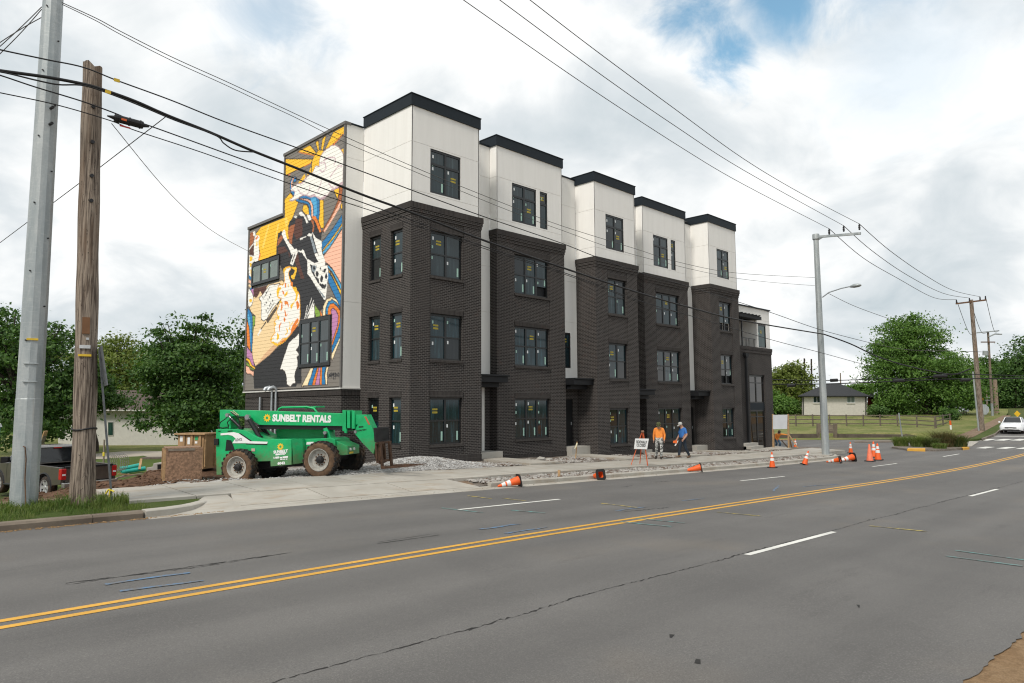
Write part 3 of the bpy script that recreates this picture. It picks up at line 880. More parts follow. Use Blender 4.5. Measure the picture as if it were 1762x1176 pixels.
def unit(X0, X1, Yf, dz, yl, yr, wins, ycol, top_wins, side=None):
    zt = 10.57+dz
    (u0, u1, cols) = wins
    holes = [(u0, u1, h+dz-WH, h+dz) for h in HEADS]
    b0, b1 = u0-.06, u1+.06
    mb = MB()
    wall_face(mb, 'y', Yf, 1, X0, b0, -1.4, zt-.002)
    wall_face(mb, 'y', Yf, 1, b1, X1, -1.4, zt-.002)
    wall_face(mb, 'y', Yf, 1, b0, b1, -1.4, zt-.002, holes, .12, back=.022)
    for bx in (b0, b1): mb.quad((bx, Yf, -1.4), (bx, Yf+.022, -1.4), (bx, Yf+.022, zt), (bx, Yf, zt))
    sh = [(a, b_, h+dz-WH, h+dz) for (a, b_) in (side or ()) for h in HEADS]
    wall_face(mb, 'x', X0, 1, Yf, yl, -1.4, zt-.002, sh, .12)
    wall_face(mb, 'x', X1, -1, Yf, yr, -1.4, zt-.002)
    mb.build('brick_wall', BRICK, BLD)
    # projecting base course
    trim('base_course', SOLDIER, 'y', Yf, 1, X0-.012, X1+.012, -.015, .0, base_z(X0)-.6, base_z(X0)+.20 if X0 < 20 else base_z((X0+X1)/2)+.16)
    for k, (h, ol) in enumerate(zip(HEADS, (None, None, None))):
        lo = {(40.28, 1): (0, 1), (40.28, 2): (0, 1), (22.84, 2): (2,)}.get((u0, k))
        window('y', Yf+.022, 1, u0+.002, u1-.002, h+dz-WH+.002, h+dz-.002, cols, 2, glass=GLASS2 if k == 2 else GLASS, yellow=ycol[k], open_low=lo)
        lintel('y', Yf, 1, u0, u1, h+dz); sill('y', Yf, 1, u0, u1, h+dz-WH)
        for (a, b_) in (side or ()):
            window('x', X0, 1, a+.002, b_-.002, h+dz-WH+.002, h+dz-.002, 1, 2, glass=GLASS2 if k == 2 else GLASS, yellow=(0, 1))
            lintel('x', X0, 1, a, b_, h+dz); sill('x', X0, 1, a, b_, h+dz-WH)
    cornice(X0, X1, Yf, zt, yl, yr)
    # white top storey
    W0, W1 = X0+.01, X1-.09
    Yw = Yf+.03
    zs = [zt-.05, 11.07+dz, 13.04+dz, 14.52+dz]
    tw = [(a, b_, 11.14+dz, 12.97+dz) for (a, b_, c_) in top_wins]
    panels('y', Yw, 1, W0, W1, zs, tw, usplits=())
    panels('x', W0, 1, Yw+.0, yl, zs)
    panels('x', W1, -1, Yw+.0, yr, zs)
    for (a, b_, c_) in top_wins:
        window('y', Yw, 1, a+.002, b_-.002, 11.142+dz, 12.968+dz, c_, 2, dpt=.03, glass=GLASS2, split=.665, rail=.10, yellow=(c_-1, 0) if c_ > 1 else (0, 1), fw=.05)
    back = yl-.02 if yl > 24 else yl+1.5
    mb = MB(); mb.box(W0-.055, Yw-.055, 14.50+dz, W1+.055, back, 14.955+dz)
    mb.build('parapet_fascia', NAVY, BLD)
    mb = MB(); mb.box(W0-.08, Yw-.08, 14.957+dz, W1+.08, back+.02, 14.995+dz)
    mb.build('parapet_cap', NAVY, BLD, bevel=.006)

unit(16.29, 20.0, 21.88, 0, 25.3, 23.15, (17.30, 18.96, 2), [(0, 1), (0, 1), (0, 1)], [(17.25, 18.86, 2)], side=[(22.43, 23.22), (23.93, 24.72)])
unit(21.70, 26.34, 22.68, 0, 23.15, 23.15, (22.84, 25.18, 3), [(1, 1), (1, 1), (1, 1)], [(22.71, 24.36, 2), (24.62, 25.17, 1)])
unit(27.81, 31.43, 21.88, -.47, 23.15, 23.15, (28.86, 30.42, 2), [(0, 1), (0, 1), (0, 1)], [(28.76, 30.33, 2)])
unit(33.22, 37.88, 22.68, -.47, 23.15, 23.15, (34.44, 36.87, 3), [(1, 1), (1, 1), (1, 1)], [(34.30, 35.85, 2), (36.18, 36.68, 1)])
unit(39.17, 42.80, 21.88, -.50, 23.15, 22.26, (40.28, 41.79, 2), [(0, 1), (0, 1), (0, 1)], [(40.19, 41.72, 2)])

# recessed walls between the units, with their canopies and doors
for (xa, xb, zb, zt, win) in ((20.0, 21.70, 3.95, 14.50, None), (26.34, 27.81, 3.95, 14.30, (26.72, 27.30)), (31.43, 33.22, 3.5, 14.02, None), (37.88, 39.17, 3.5, 14.00, None)):
    zs = [zb, 6.8 if zt > 14.2 else 6.3, 8.9 if zt > 14.2 else 8.4, 11.07+(zt-14.5), 13.04+(zt-14.5), zt]
    panels('y', 23.15, 1, xa, xb, zs, [(win[0], win[1], 4.46, 6.25)] if win else ())
    if win: window('y', 23.15, 1, win[0]+.002, win[1]-.002, 4.462, 6.248, 1, 2, dpt=.03, split=.6, yellow=(0, 1))
    trim('coping', NAVY, 'y', 23.15, 1, xa+.0, xb, -.04, .4, zt+.003, zt+.075)
    mb = MB(); wall_face(mb, 'y', 23.16, 1, xa, xb, -1.4, zb, [(xa+.18, xa+1.12, zb-3.35, zb-1.05)], .1); mb.build('brick_wall', BRICK, BLD)
    dr = MB().box(xa+.18, 23.24, zb-3.35, xa+1.12, 23.28, zb-1.05).build('door', BLACK, BLD)
    MB().box(xa+1.0, 23.20, zb-2.35, xa+1.05, 23.237, zb-2.2).build('handle', GALV, dr)
    if xa < 25: MB().box(xa+1.14, 23.09, zb-3.35, xa+1.30, 23.157, zb-.45).build('door_casing', WHITE_TRIM, BLD)
    c = MB().box(xa+.004, 22.12, zb-.36, xb+.02 if xa > 25 else xb+.12, 23.10, zb-.10).build('canopy', CANOPY, BLD, bevel=.01)
    MB().box(xa+.002, 22.04, zb-.098, xb+.03 if xa > 25 else xb+.16, 23.12, zb-.03).build('canopy_edge', CANOPY, c, bevel=.008)
    MB().box(xa+.12, 22.45, zb-.56, xb-.12, 23.08, zb-.362).build('canopy_soffit', CANOPY, c)

# end block with shopfront glazing, roof terrace and white upper storey
EX0, EX1, EY = 42.80, 48.12, 22.26
mb = MB()
wall_face(mb, 'y', EY, 1, EX0, EX1, -1.4, 6.50, [(44.70, 46.95, -.34, 4.63)], .16)
wall_face(mb, 'x', EX1, -1, EY, 34, -1.4, 6.50)
mb.build('brick_wall', BRICK, BLD)
for (nm, m_, pr, z0, z1) in (('cornice', SOLDIER, .06, 6.29, 6.52), ('corbel_course', BRICK, .035, 6.10, 6.288)):
    mb = MB(); mb.box(EX0+.05, EY-pr, z0, EX1+pr, EY+.1, z1); mb.box(EX1-.1, EY+.102, z0, EX1+pr, 33, z1); mb.build(nm, m_, BLD)
window('y', EY, 1, 44.72, 46.93, 2.72, 4.62, 2, 2, dpt=.10, glass=CLEAR, split=.72, stickers=False, rail=.06, fr=.09, mull=.12)
trim('spandrel', NAVY, 'y', EY, 1, 44.71, 46.94, .07, .16, 2.26, 2.718)
window('y', EY, 1, 44.72, 46.93, -.33, 2.258, 2, 2, dpt=.10, glass=CLEAR, split=.82, stickers=False, rail=.06, fr=.09, mull=.14)
ds = MB().box(43.98, 22.06, -.1, 44.12, 22.20, 5.75).build('downspout', CANOPY, BLD)
MB().prism([(43.86, 22.02, 6.02), (44.30, 22.02, 6.02), (44.30, 22.02, 5.86), (44.14, 22.02, 5.70), (43.96, 22.02, 5.70), (43.86, 22.02, 5.86)], (0, .20, 0)).build('leader_head', CANOPY, ds)
panels('y', EY+.04, 1, 46.12, EX1-.02, [6.52, 8.45, 9.22], [(46.32, 47.50, 6.56, 8.17)])
window('y', EY+.04, 1, 46.322, 47.498, 6.562, 8.168, 1, 1, dpt=.03, glass=GREEN_GLASS, yellow=(0, 1))
panels('y', EY+.04, 1, EX0, 46.118, [8.45, 9.22])
panels('y', 23.9, 1, EX0, 46.12, [6.4, 8.45])
panels('x', 46.12, -1, EY+.06, 23.9, [6.52, 8.45])
panels('x', EX1-.02, -1, EY+.06, 33, [6.52, 8.0, 9.22])
trim('coping', NAVY, 'y', EY, 1, EX0, EX1+.05, -.04, 9, 9.222, 9.30)
MB().box(43.0, 23.84, 6.45, 43.75, 23.89, 8.3).build('terrace_door', GREEN_GLASS, BLD)
MB().box(44.05, 22.33, 6.52, 44.13, 22.41, 8.45).build('terrace_post', BLACK, BLD)
aw = MB().box(42.85, 21.85, 8.38, 45.95, 22.30, 8.58).build('awning', CANOPY, BLD)
for i in range(6): MB().box(43.0+i*.5, 21.75, 8.585, 43.12+i*.5, 22.29, 8.66).build('awning_rafter', CANOPY, aw)
rl = MB().bar((44.1, 22.42, 7.10), (46.1, 22.42, 7.10), .04).build('railing', BLACK, BLD)
for x_ in (44.75, 45.15, 45.9): MB().bar((x_, 22.42, 6.50), (x_, 22.42, 7.08), .035).build('baluster', BLACK, rl)
MB().box(EX0, EY+.3, 6.38, EX1-.15, 33.5, 6.44).build('terrace_floor', ROOFING, BLD)

# ---- end wall with the mural: every lap-siding board is a piece of its own
MX, MY0, MY1, MYS = 15.39, 25.30, 34.35, 30.70
MZ0, MZT, MZS = 3.34, 14.55, 11.66
PAINT_SHAPES='''Y,0,k,25.42 14.38 26.29 14.38 27.01 13.75 26.44 13.8 25.41 14.09
Y,0,k,26.89 14.38 27.18 14.37 27.31 13.87 27.14 13.81
Y,0,k,27.54 14.37 27.81 14.37 27.59 13.91 27.46 13.89
Y,0,k,28.29 14.36 29.42 14.34 27.8 13.75 27.69 13.82
Y,0,k,30.59 14.31 27.99 13.62 28.16 13.49 30.42 13.47 30.54 13.47
O,0,-,30.42 13.47 28.16 13.49 28.16 13.45 29.2 13.5 30.32 13.42
Y,0,-,25.43 13.43 25.64 13.42 25.42 13.15
O,0,-,29.42 14.34 27.8 13.75 27.8 13.71 29.23 14.23
O,0,-,26.44 13.8 25.41 14.09 25.41 14.06 26.31 13.76
Y,0,-,28.15 13.29 28.12 13.02 28.63 12.96 28.72 13.11 29.08 12.94 29.35 12.81 29.16 12.75 28.58 12.93
Y,0,k,30.04 12.53 29.21 11.92 29.74 11.29 29.86 11.18 30.13 11 30.08 10.59 30 10.32 30.38 10.33 30.7 10.49 31.24 9.77 33.1 9.75 33.04 10.23 33.52 11.22 32.94 11.48 30.53 11.48 30.54 11.73 30.58 12.33
Y2,0,-,32.25 11.38 32.04 11.39 32.61 10.36 32.82 10.39
Y2,0,-,31.22 11.28 31.02 11.29 31.38 10.54 31.52 10.37
Y2,0,-,30.54 11.39 30.34 11.44 30.14 11.17 30.37 10.9
Y,1,k,27.69 13.82 27.53 13.89 27.23 13.84 27.01 13.71 27.22 13.63 27.38 13.38 27.43 13.15 27.76 13.23 27.96 12.98 28.1 13.02 28.09 13.45 27.95 13.69
B,0,k,30.07 12.65 30.09 13.03 29.88 13.25 29.65 13.24 29.45 13.1 29.49 12.92 29.68 12.92 29.78 13.01 29.74 13.14 29.88 13.13 29.94 12.93 29.9 12.61
P,0,-,29.95 12.7 29.99 12.99 29.79 13.22 29.6 13.15 29.74 13.12 29.85 13.07 29.87 12.87 29.7 12.4 29.77 12.42
B,0,k,30.02 12.59 29.74 12.32 29.56 12.37 29.71 12.62
B,1,k,28.9 12.13 28.5 12.07 28.14 11.91 27.7 11.84 27.39 11.65 27.32 11.43 27.3 10.98 27.4 10.69 27.66 10.9 28.09 10.96 28.24 11.26 28.29 11.52 28.57 11.69 29.21 11.9 29.55 12.1 29.31 12.11
P,1,k,29.31 12.11 28.58 11.93 28.13 11.76 27.9 11.46 27.86 10.96 28.03 11 28.07 11.41 28.3 11.71 28.76 11.9 29.22 12.05
L,0,-,28.05 11.85 27.7 11.82 27.58 11.57 27.54 11.03 27.66 10.92 27.84 11.02 27.85 11.45 28.13 11.78
Y,0,k,27.33 11.61 26.99 11.54 26.92 10.25 27.17 10.32 27.39 10.67 27.3 10.98
Y,0,k,28.75 11.7 28.48 11.63 28.29 11.45 28.21 11.1 28.55 11.19 28.87 11.44
Y,0,k,26.16 11.81 25.73 11.81 25.74 11.52 25.87 11.32 26.08 11.64
Y,0,k,25.45 11.12 25.44 10.74 25.62 10.94
R,0,k,25.71 11.84 25.45 11.78 25.45 11.61 25.53 11.14 26.16 10.62 26.71 10.26 26.95 10.09 27.08 10.15 26.88 10.29 26.21 10.81 25.83 11.24 25.74 11.52
P,0,-,25.53 11.16 25.66 10.91 26.16 10.54 26.83 10.07 26.95 10.13 26.32 10.57 25.63 11.16
W,1,m,26.43 13.8 26.07 13.73 25.75 13.52 25.46 13.17 25.43 12.81 25.44 12.06 25.46 11.89 25.81 11.82 26.13 11.8 26.37 11.82 26.77 11.64 27.22 11.6 27.7 11.85 28.14 11.91 28.5 12.07 28.9 12.13 29.31 12.11 29.97 12.12 30.05 12.2 29.7 12.28 29.62 12.5 30 12.65 29.58 12.82 29.02 12.76 28.53 12.88 28.46 12.94 28.01 13 27.75 13.23 27.43 13.15 27.44 13.28 27.34 13.55 27.01 13.73
V,1,-,28.5 12.07 28.14 11.92 27.7 11.85 27.79 11.98 28.14 11.99
V,1,-,27.7 11.85 27.22 11.6 26.77 11.64 26.85 11.73 27.23 11.7
V,1,-,26.36 11.81 26.12 11.8 25.81 11.82 25.46 11.89 25.5 12 25.89 11.92
B,0,k,25.45 10.59 26.08 10.18 26.11 10.15 27.07 9.66 27.04 9.29 26.29 9.64 25.64 10.04 25.43 10.21
Y,0,k,27.04 9.29 26.97 9.24 26.14 9.64 25.52 10.04 25.43 10.1 25.43 10.22 25.64 10.06 26.34 9.65
L,0,k,26.97 9.24 26.95 9.09 26.44 9.28 25.83 9.71 25.43 10 25.43 10.1 25.52 10.04 26.14 9.64
P,0,k,25.43 9.96 25.83 9.67 26.44 9.28 26.88 9.05 26.79 8.76 26.54 8.64 26.17 8.39 25.77 7.98 25.44 7.64 25.38 7.55
L,0,k,26.7 8.65 26.42 8.53 26.09 8.31 25.44 7.63 25.39 7.57 25.41 7.34 25.76 7.78 26.17 8.24 26.53 8.48
Y,0,k,26.58 8.43 26.41 8.34 26.16 8.16 25.76 7.7 25.41 7.34 25.42 7.12 26.31 8.22 25.99 7.86 26.33 8.18
B,0,k,26.61 8.39 26.28 8.13 25.87 7.7 25.42 7.12 25.45 6.61 25.79 7.01 26.44 7.8 26.54 8.12
K,0,-,30.15 10.97 30.04 11.16 29.69 11.28 29.04 11.27 28.63 11.09 28.31 10.9 27.87 10.86 27.66 10.93 27.4 10.69 27.08 10.11 27.12 9.83 27.16 9.75 27.05 9.39 26.83 8.8 26.71 8.02 26.7 7.09 26.85 6.75 27.02 6.7 27.13 6.43 28.82 6.44 28.86 7.28 29.21 7.81 29.82 8.34 30.59 8.92 31.11 9.5 31.27 9.76 31.27 10.19 31.14 10.81 30.8 10.85 30.44 10.52 30.09 10.13 30.01 10.35 30.11 10.67
R,0,-,30.03 10.91 29.7 10.94 28.83 10.92 28.81 10.62 29.64 10.56 29.8 10.08 29.99 10.11 30.09 10.64
D,0,-,29.43 11.19 28.83 11.05 28.8 10.27 29.34 10.18 29.64 10.56
R,0,-,28.09 10.87 27.83 10.8 27.73 10.49 27.8 10.25 27.93 10.27 27.86 10.54
O,0,-,28.01 10.95 27.84 11 27.62 10.91 27.26 10.42 27.12 10.12 27.29 10.15 27.56 10.57 27.74 10.76
D,0,-,31.16 10.12 30.46 10.05 29.92 9.61 30.04 9.28 31.04 9.77
D,0,-,29.66 9.56 29.21 9.63 28.95 8.95 28.51 8.26 28.83 8.3 29.12 8.75 29.46 9.21
R,0,-,30.2 10.72 29.72 10.73 29.74 10.04 29.98 10.12
R,0,-,31.13 10.5 30.84 10.66 30.59 10.5 30.97 10.28 31.21 10.17
W,0,-,30.65 10.84 30.46 10.84 30.35 10.55 30.19 10.29 29.46 9.74 29.73 9.56 30.08 9.94 30.58 10.45 30.79 10.72
W,0,-,29.16 11.36 29.05 11.43 28.87 11.37 28.63 11.18 28.26 10.77 28.44 10.78 28.72 11.16 29.04 11.24
W,0,-,28.41 11.14 28.19 11.12 28 10.9 28.13 10.84 28.27 10.88
W,0,-,29.65 11.29 29.46 11.33 29.32 11.25 29.41 11.2
W,0,-,29.92 9.75 29.32 9.77 29.17 9.61 29.61 9.03 29.89 9.14 29.59 9.56 29.77 9.54
K,0,-,29.49 9.54 29.38 9.55 29.64 9.2 29.78 9.15
W,0,-,29.05 10.16 28.47 10.19 28.43 10.15 28.98 10.1
W,0,-,29.21 9.65 28.89 9.6 28.75 9.62 28.64 9.58 28.33 9.13 28.11 9.05 27.67 8.84 27.29 8.83 27.51 9.04 27.69 9.28 27.45 9.26 27.21 9 26.99 8.64 27.07 8.63 27.32 8.66 27.84 8.76 28.06 8.86 27.89 8.48 27.25 7.85 27.46 7.86 28.26 8.45 28.28 9.03 28.81 9.49 29.11 9.58
G,0,-,28.13 10.12 27.96 10.11 27.48 9.3 27.69 9.29
W,0,-,28.38 10.21 28.21 10.26 27.99 10.22 27.89 10.08 28.13 10.11 28.25 10.16
W,1,-,27.9 10.25 27.54 9.93 27.09 9.7 27.06 9.28 26.77 8.82 26.82 8.59 27.07 8.65 27.26 9.05 27.6 9.63 27.81 10.06
W,0,-,27.41 8.79 26.99 8.62 26.58 8.6 26.47 8.33 26.48 8.01 26.59 7.81 26.53 7.79 26.65 7.14 26.77 7.12 28.22 8.46 28.01 8.45 26.92 7.6 26.62 7.67 26.79 7.79 27.21 7.89 27.26 8.09 27.56 8.24 27.7 8.46 27.49 8.6
K,0,-,28.06 8.84 27.75 8.75 27.49 8.69 27.57 8.48 27.78 8.45 27.89 8.55
G,1,-,27.84 8.74 27.58 8.72 27.49 8.58 27.65 8.43 27.87 8.55
K,1,-,27.79 8.67 27.66 8.71 27.57 8.59 27.7 8.52
K,1,-,27.54 8.35 27.44 8.46 27.27 8.33 27.35 8.19 27.47 8.23
K,1,-,27.15 8.08 27.03 8.21 26.89 8.08 26.96 7.92 27.09 7.94
K,1,-,26.74 8.15 26.65 8.26 26.54 8.12 26.6 8 26.72 8.04
K,0,-,27.23 8.52 27.07 8.45 26.89 8.32 26.73 8.3 26.65 8.44 26.82 8.48 26.9 8.39 27.04 8.41 27.11 8.59
G,0,-,27.53 7.84 27.11 7.55 26.66 7.19 26.8 7.18
K,0,-,27.23 7.9 27.02 7.76 26.63 7.77 26.6 7.67 26.77 7.58 26.92 7.63
T,0,k,33.57 8.03 34.08 7.61 33.79 7.28 33.31 7.03 33.52 6.25 33.56 5.43 33.5 4.96 33.15 4.56 31.68 5.03 30.75 5.45 29.32 6.08 28.9 6.42 28.94 7.23 30.57 8.47 31.95 8.51 32.19 8.36 32.81 8.24
U,0,-,33.15 4.56 32.9 4.67 32.18 5.12 31.23 5.51 30.75 5.45 31.68 5.03
K,0,-,31.23 9.78 30.1 9.78 29.76 8.7 29.33 8.1 28.87 7.46 28.79 6.41 29.1 6.22 28.97 6.16 28.78 6.2 28.7 6.19 28.56 3.6 28.97 3.58 29.03 3.48 29.34 3.46 33.21 3.47 33.31 4.01 33.27 4.37 33.12 4.57 31.68 5.03 30.41 5.54 29.79 5.88 29.26 6.21 29.07 6.75 29.78 7.89
W,0,k,28.87 5.88 28.82 5.32 29.11 5.1 28.88 4.95 28.85 4.82 29.04 4.8 28.95 4.61 28.96 4.35 29.14 4.14 29.21 3.93 29.09 3.64 29.36 3.59 29.57 3.47 29.91 3.58 29.96 3.91 30.11 4.16 30.34 4.27 30.6 4.3 30.26 4.84 29.84 5.47 29.57 5.59 29.14 5.72
W,0,k,32.06 8.32 32.6 8.01 32.98 7.9 32.71 7.67 32.66 6.82 32.4 6.71 32.09 6.77 31.56 7.17 30.98 7.45 30.53 7.68 30.79 8.33 31.88 8.41
D,1,-,33.6 8.39 33.34 8.48 32.94 8.37 32.93 8.16 33.24 7.96 33.54 8.06
D,0,-,33.01 8.44 32.13 8.44 32.24 8.22 32.6 8.01 32.87 8.24
U2,0,-,31.15 7.3 30.97 7.2 31.95 6.55 32.15 6.71
K,0,-,32.21 6.66 32.08 6.62 32.62 6.32 32.72 6.33
W,0,-,32.75 6.35 32.56 6.29 32.92 6.03 33.05 6.07
K,0,-,30.64 7.67 30.58 7.63 30.98 7.34 31.09 7.35
W,1,y,30.48 8.96 30.02 9.01 29.79 8.92 30.01 8.73 29.82 8.34 29.58 8.01 29.01 7.67 28.89 7.33 28.85 6.47 29.16 6.17 29.53 5.94 29.97 5.72 30.42 5.7 30.87 5.51 31.47 5.61 31.6 5.79 31.2 6.04 31.2 6.07 31.29 6.55 30.94 6.75 31.08 7.01 30.86 7.32 30.64 7.61 31 7.71 31.07 8.03 30.91 8.26 30.44 8.28 30.4 8.64
Y,1,-,29.79 8.95 29.35 8.91 29.23 8.78 29.43 8.4 29.65 8.4 29.77 8.56 29.5 8.63 29.45 8.79
Y,0,-,29.63 8.02 29.24 7.97 29.07 7.65 29.16 7.36 29.38 7.33 29.23 7.61
Y,0,-,29.76 7.21 29.32 7.35 29.69 6.98
O,1,-,29.44 6.31 29.07 6.54 28.95 6.42 29.11 6.28 29.59 5.99 29.65 6.05
Y,1,-,29.61 6.35 29.18 6.55 29.39 6.46 29.55 6.26
O,1,-,29.21 7.26 29.1 7.33 28.93 7.12 29.03 6.94 29.14 7.01
O,1,-,30.34 7.38 30.28 7.46 29.99 7.37 29.93 7.12 30.1 7.3 30.24 7.26
Y,1,-,30.87 7.49 30.57 7.46 30.51 7.29 30.61 7.05 30.7 7.08 30.62 7.36
O,0,-,30.63 7.41 30.54 7.49 30.5 7.18 30.61 7.02 30.65 7.05
O,1,-,30.8 6.37 30.52 6.51 30.69 6.33 30.73 6.06 30.79 6.15
Y,1,-,29.89 6.51 29.72 6.33 29.7 6.08 29.82 6.12 29.77 6.31
Y,1,-,30.1 6.2 29.93 6.02 30.03 5.89 30.2 5.88 30.04 5.97
O,1,-,30.36 6.69 30.18 6.62 30.23 6.51 30.35 6.52
O,0,-,30.32 7.05 30.23 7.04 30.13 6.78 29.91 6.87 30.16 6.7 30.25 6.76
Y,0,-,31.01 6.84 30.77 6.84 30.82 6.65 30.93 6.6
Y,1,-,31.13 8.03 30.9 8.17 30.67 8.12 30.89 7.95 30.94 7.73 31.06 7.77
O,1,-,30.54 7.99 30.36 7.83 30.42 7.78 30.54 7.85
Y,0,-,30.19 7.86 30.02 7.9 30.07 7.71 30.35 7.66 30.41 7.72
O,0,-,30.36 8.3 30.21 8.31 30.2 8.11 30.32 8.07
Y,0,-,30.04 8.2 29.98 8.2 29.97 8.06 30.06 8.07
Y,0,-,30.48 9.02 30.14 9.02 30.36 8.86 30.43 8.65 30.5 8.91
O,1,-,29.79 8.28 29.59 8.23 29.58 8.09 29.75 8.08
Y,0,-,31.29 6.55 31.11 6.51 31.16 6.34 31.22 6.35
Y,1,-,31.47 5.64 31.23 5.62 30.87 5.48 30.64 5.55 30.3 5.67 29.91 5.72 30.3 5.53 30.93 5.41 31.35 5.54
O,0,-,30.47 5.62 30.08 5.68 30.13 5.6 30.75 5.45
Y,0,-,30.96 6.05 30.78 5.92 30.77 5.73 31 5.69
Y,1,-,31.61 5.82 31.24 5.8 31.48 5.75 31.54 5.67
O,0,-,29.33 6.24 29 6.21 29.53 5.91 29.86 5.77 29.59 5.99
K,0,-,29.95 8.72 29.79 8.81 29.72 8.63 29.83 8.59
B,0,k,34.21 7.56 33.79 7.28 33.61 7.05 33.52 6.25 33.48 6.6 33.59 5.26 33.79 5.39 34.01 6.65 34.21 7.05
L,0,-,34.16 7.32 33.9 6.99 33.8 6.57 33.81 6.63 33.74 5.65 33.96 6.46 34.18 7.05
O,0,k,34.19 6.9 33.93 6.43 33.98 6.64 33.72 5.32 34.14 5.61 34.28 6.67
N,0,k,33.64 7.12 33.31 7.03 33.34 6.53 33.44 6.6 33.54 6.02 33.59 6.37 33.58 6.61
V2,0,k,34.17 5.59 33.55 5.22 33.32 4.69 33.15 4.53 33.61 4.64 33.83 4.95 34.17 5.05
Y,0,k,34.2 5.02 33.83 4.95 33.54 4.64 33.15 4.5 33.17 4.4 33.74 4.59 33.95 4.83 34.19 4.88
N,0,k,34.19 4.85 33.88 4.71 33.67 4.53 33.24 4.42 33.3 4.34 33.73 4.46 34.14 4.67
P,0,k,34.21 4.61 33.87 4.59 33.66 4.38 33.29 4.31 33.31 4.02 33.51 4.17 33.98 4.19 34.18 4.31
R,0,-,34.17 11.36 33.75 11.38 33.66 11.14 33.77 10.86 34.2 10.52
D,0,-,34.15 10.67 33.72 10.8 33.67 10.08 34.12 10.2
W,0,-,33.86 11.38 33.61 11.35 33.57 11.15 33.71 11.1 33.8 11.16
W,0,-,33.57 11.15 33.18 11.05 33.07 10.93 33.22 10.76 33.07 10.11 33.16 9.75 33.54 9.74 33.67 10.08 33.72 10.8
O,0,-,33.59 10.98 33.24 11.11 33.29 10.97 33.5 10.88
Y,0,-,33.44 10.8 33.3 10.77 33.32 10.55 33.45 10.57
O,0,-,33.02 10.2 32.91 10.04 33.1 9.8 33.19 9.83
W,0,-,34.21 10.24 33.73 10.12 33.5 9.96 33.76 9.72 33.73 9.4 34.16 9.46
Y,0,-,34.15 10.18 33.78 10.05 33.88 9.91 34.13 9.88
Y,0,-,34.18 9.83 33.87 9.76 33.97 9.55 34.08 9.64
W,0,-,34.26 10.56 33.77 10.78 33.74 10.72 34.2 10.51
W,0,-,34.21 9.62 33.8 9.56 33.77 9.04 34.11 9.15 34.19 9.31
Y,0,-,34.03 9.47 33.86 9.39 33.8 9.02 33.94 9.09
B,0,-,34.18 9.22 33.84 9.02 33.76 8.86 34.17 9.04
P,0,-,34.2 8.98 33.82 8.84 33.81 8.69 34.19 8.83
T,0,-,34.19 8.73 33.85 8.66 33.9 8.52 34.14 8.61
B,0,-,34 8.5 33.67 8.58 33.56 8.39 33.72 8.35 33.85 8.24
V2,0,-,33.89 8.4 33.63 8.49 33.58 8.09 33.78 8.17
W,1,k,34.14 8.52 33.64 8.1 33.68 7.69 34.07 7.55 34.2 7.92
Y,1,-,34.06 7.88 33.9 7.98 33.72 7.84 33.89 7.77
C,0,k,26.87 6.44 26.84 6.85 26.56 7.13 26.13 7.17 25.74 7.01 25.45 6.6 25.41 5.86 25.39 5.42 25.39 5.34 26.03 4.47 26.08 4.57 26.1 5.22 26.15 6.43
B,0,k,26.63 6.45 26.64 6.73 26.45 6.99 26.12 7.05 25.74 6.88 25.5 6.61 25.38 5.86 25.39 5.47 26.09 4.74 26.1 5.22 26.15 6.43
L,0,-,26.51 6.45 26.52 6.69 26.35 6.9 26.12 6.96 25.83 6.87 26.12 6.9 26.35 6.8 26.43 6.44
O,0,k,26.46 6.44 26.44 6.71 26.26 6.89 25.97 6.87 25.64 6.67 25.47 6.51 25.48 6.04 25.65 5.68 26.1 5.02 26.1 5.22 26.15 6.43
V2,0,k,26.17 6.45 26.2 6.63 26.04 6.69 25.77 6.54 25.6 6.32 25.66 5.88 25.84 5.62 26.09 5.19 26.12 6.42
N,0,k,27.54 7 27.13 6.67 27.02 6.45 27.44 6.42 27.58 6.72
W,0,-,27.6 7.09 27.57 6.46 28.18 6.43
W,0,-,27.86 7.33 27.81 7.29 28.25 6.63 28.4 6.46 28.45 6.46 28.1 6.88
W,0,-,27.68 7.2 27.65 7.17 27.89 6.75 28.34 6.43 28.09 6.72
W,0,-,28.21 7.05 28.17 7.03 28.35 6.59 28.42 6.49
O,0,-,27.13 6.73 26.87 6.44 27.02 6.45
C,0,k,27.78 4.26 27.53 4.26 28 3.47 28.55 3.46
B,0,k,27.5 4.26 27.23 4.26 27.64 3.47 28.03 3.47
O,0,k,27.2 4.26 27.08 4.26 27.39 3.47 27.67 3.47
V2,0,k,27.08 4.26 26.96 4.26 27 3.48 27.4 3.47
O,0,k,26.96 4.26 26.83 4.26 26.83 3.47 27.01 3.47
B,0,k,26.83 4.26 26.5 4.27 26.63 3.92 26.51 3.47 26.83 3.47
C,0,k,26.47 4.26 26.26 4.26 26.41 3.99 26.37 3.48 26.51 3.47 26.58 3.87'''
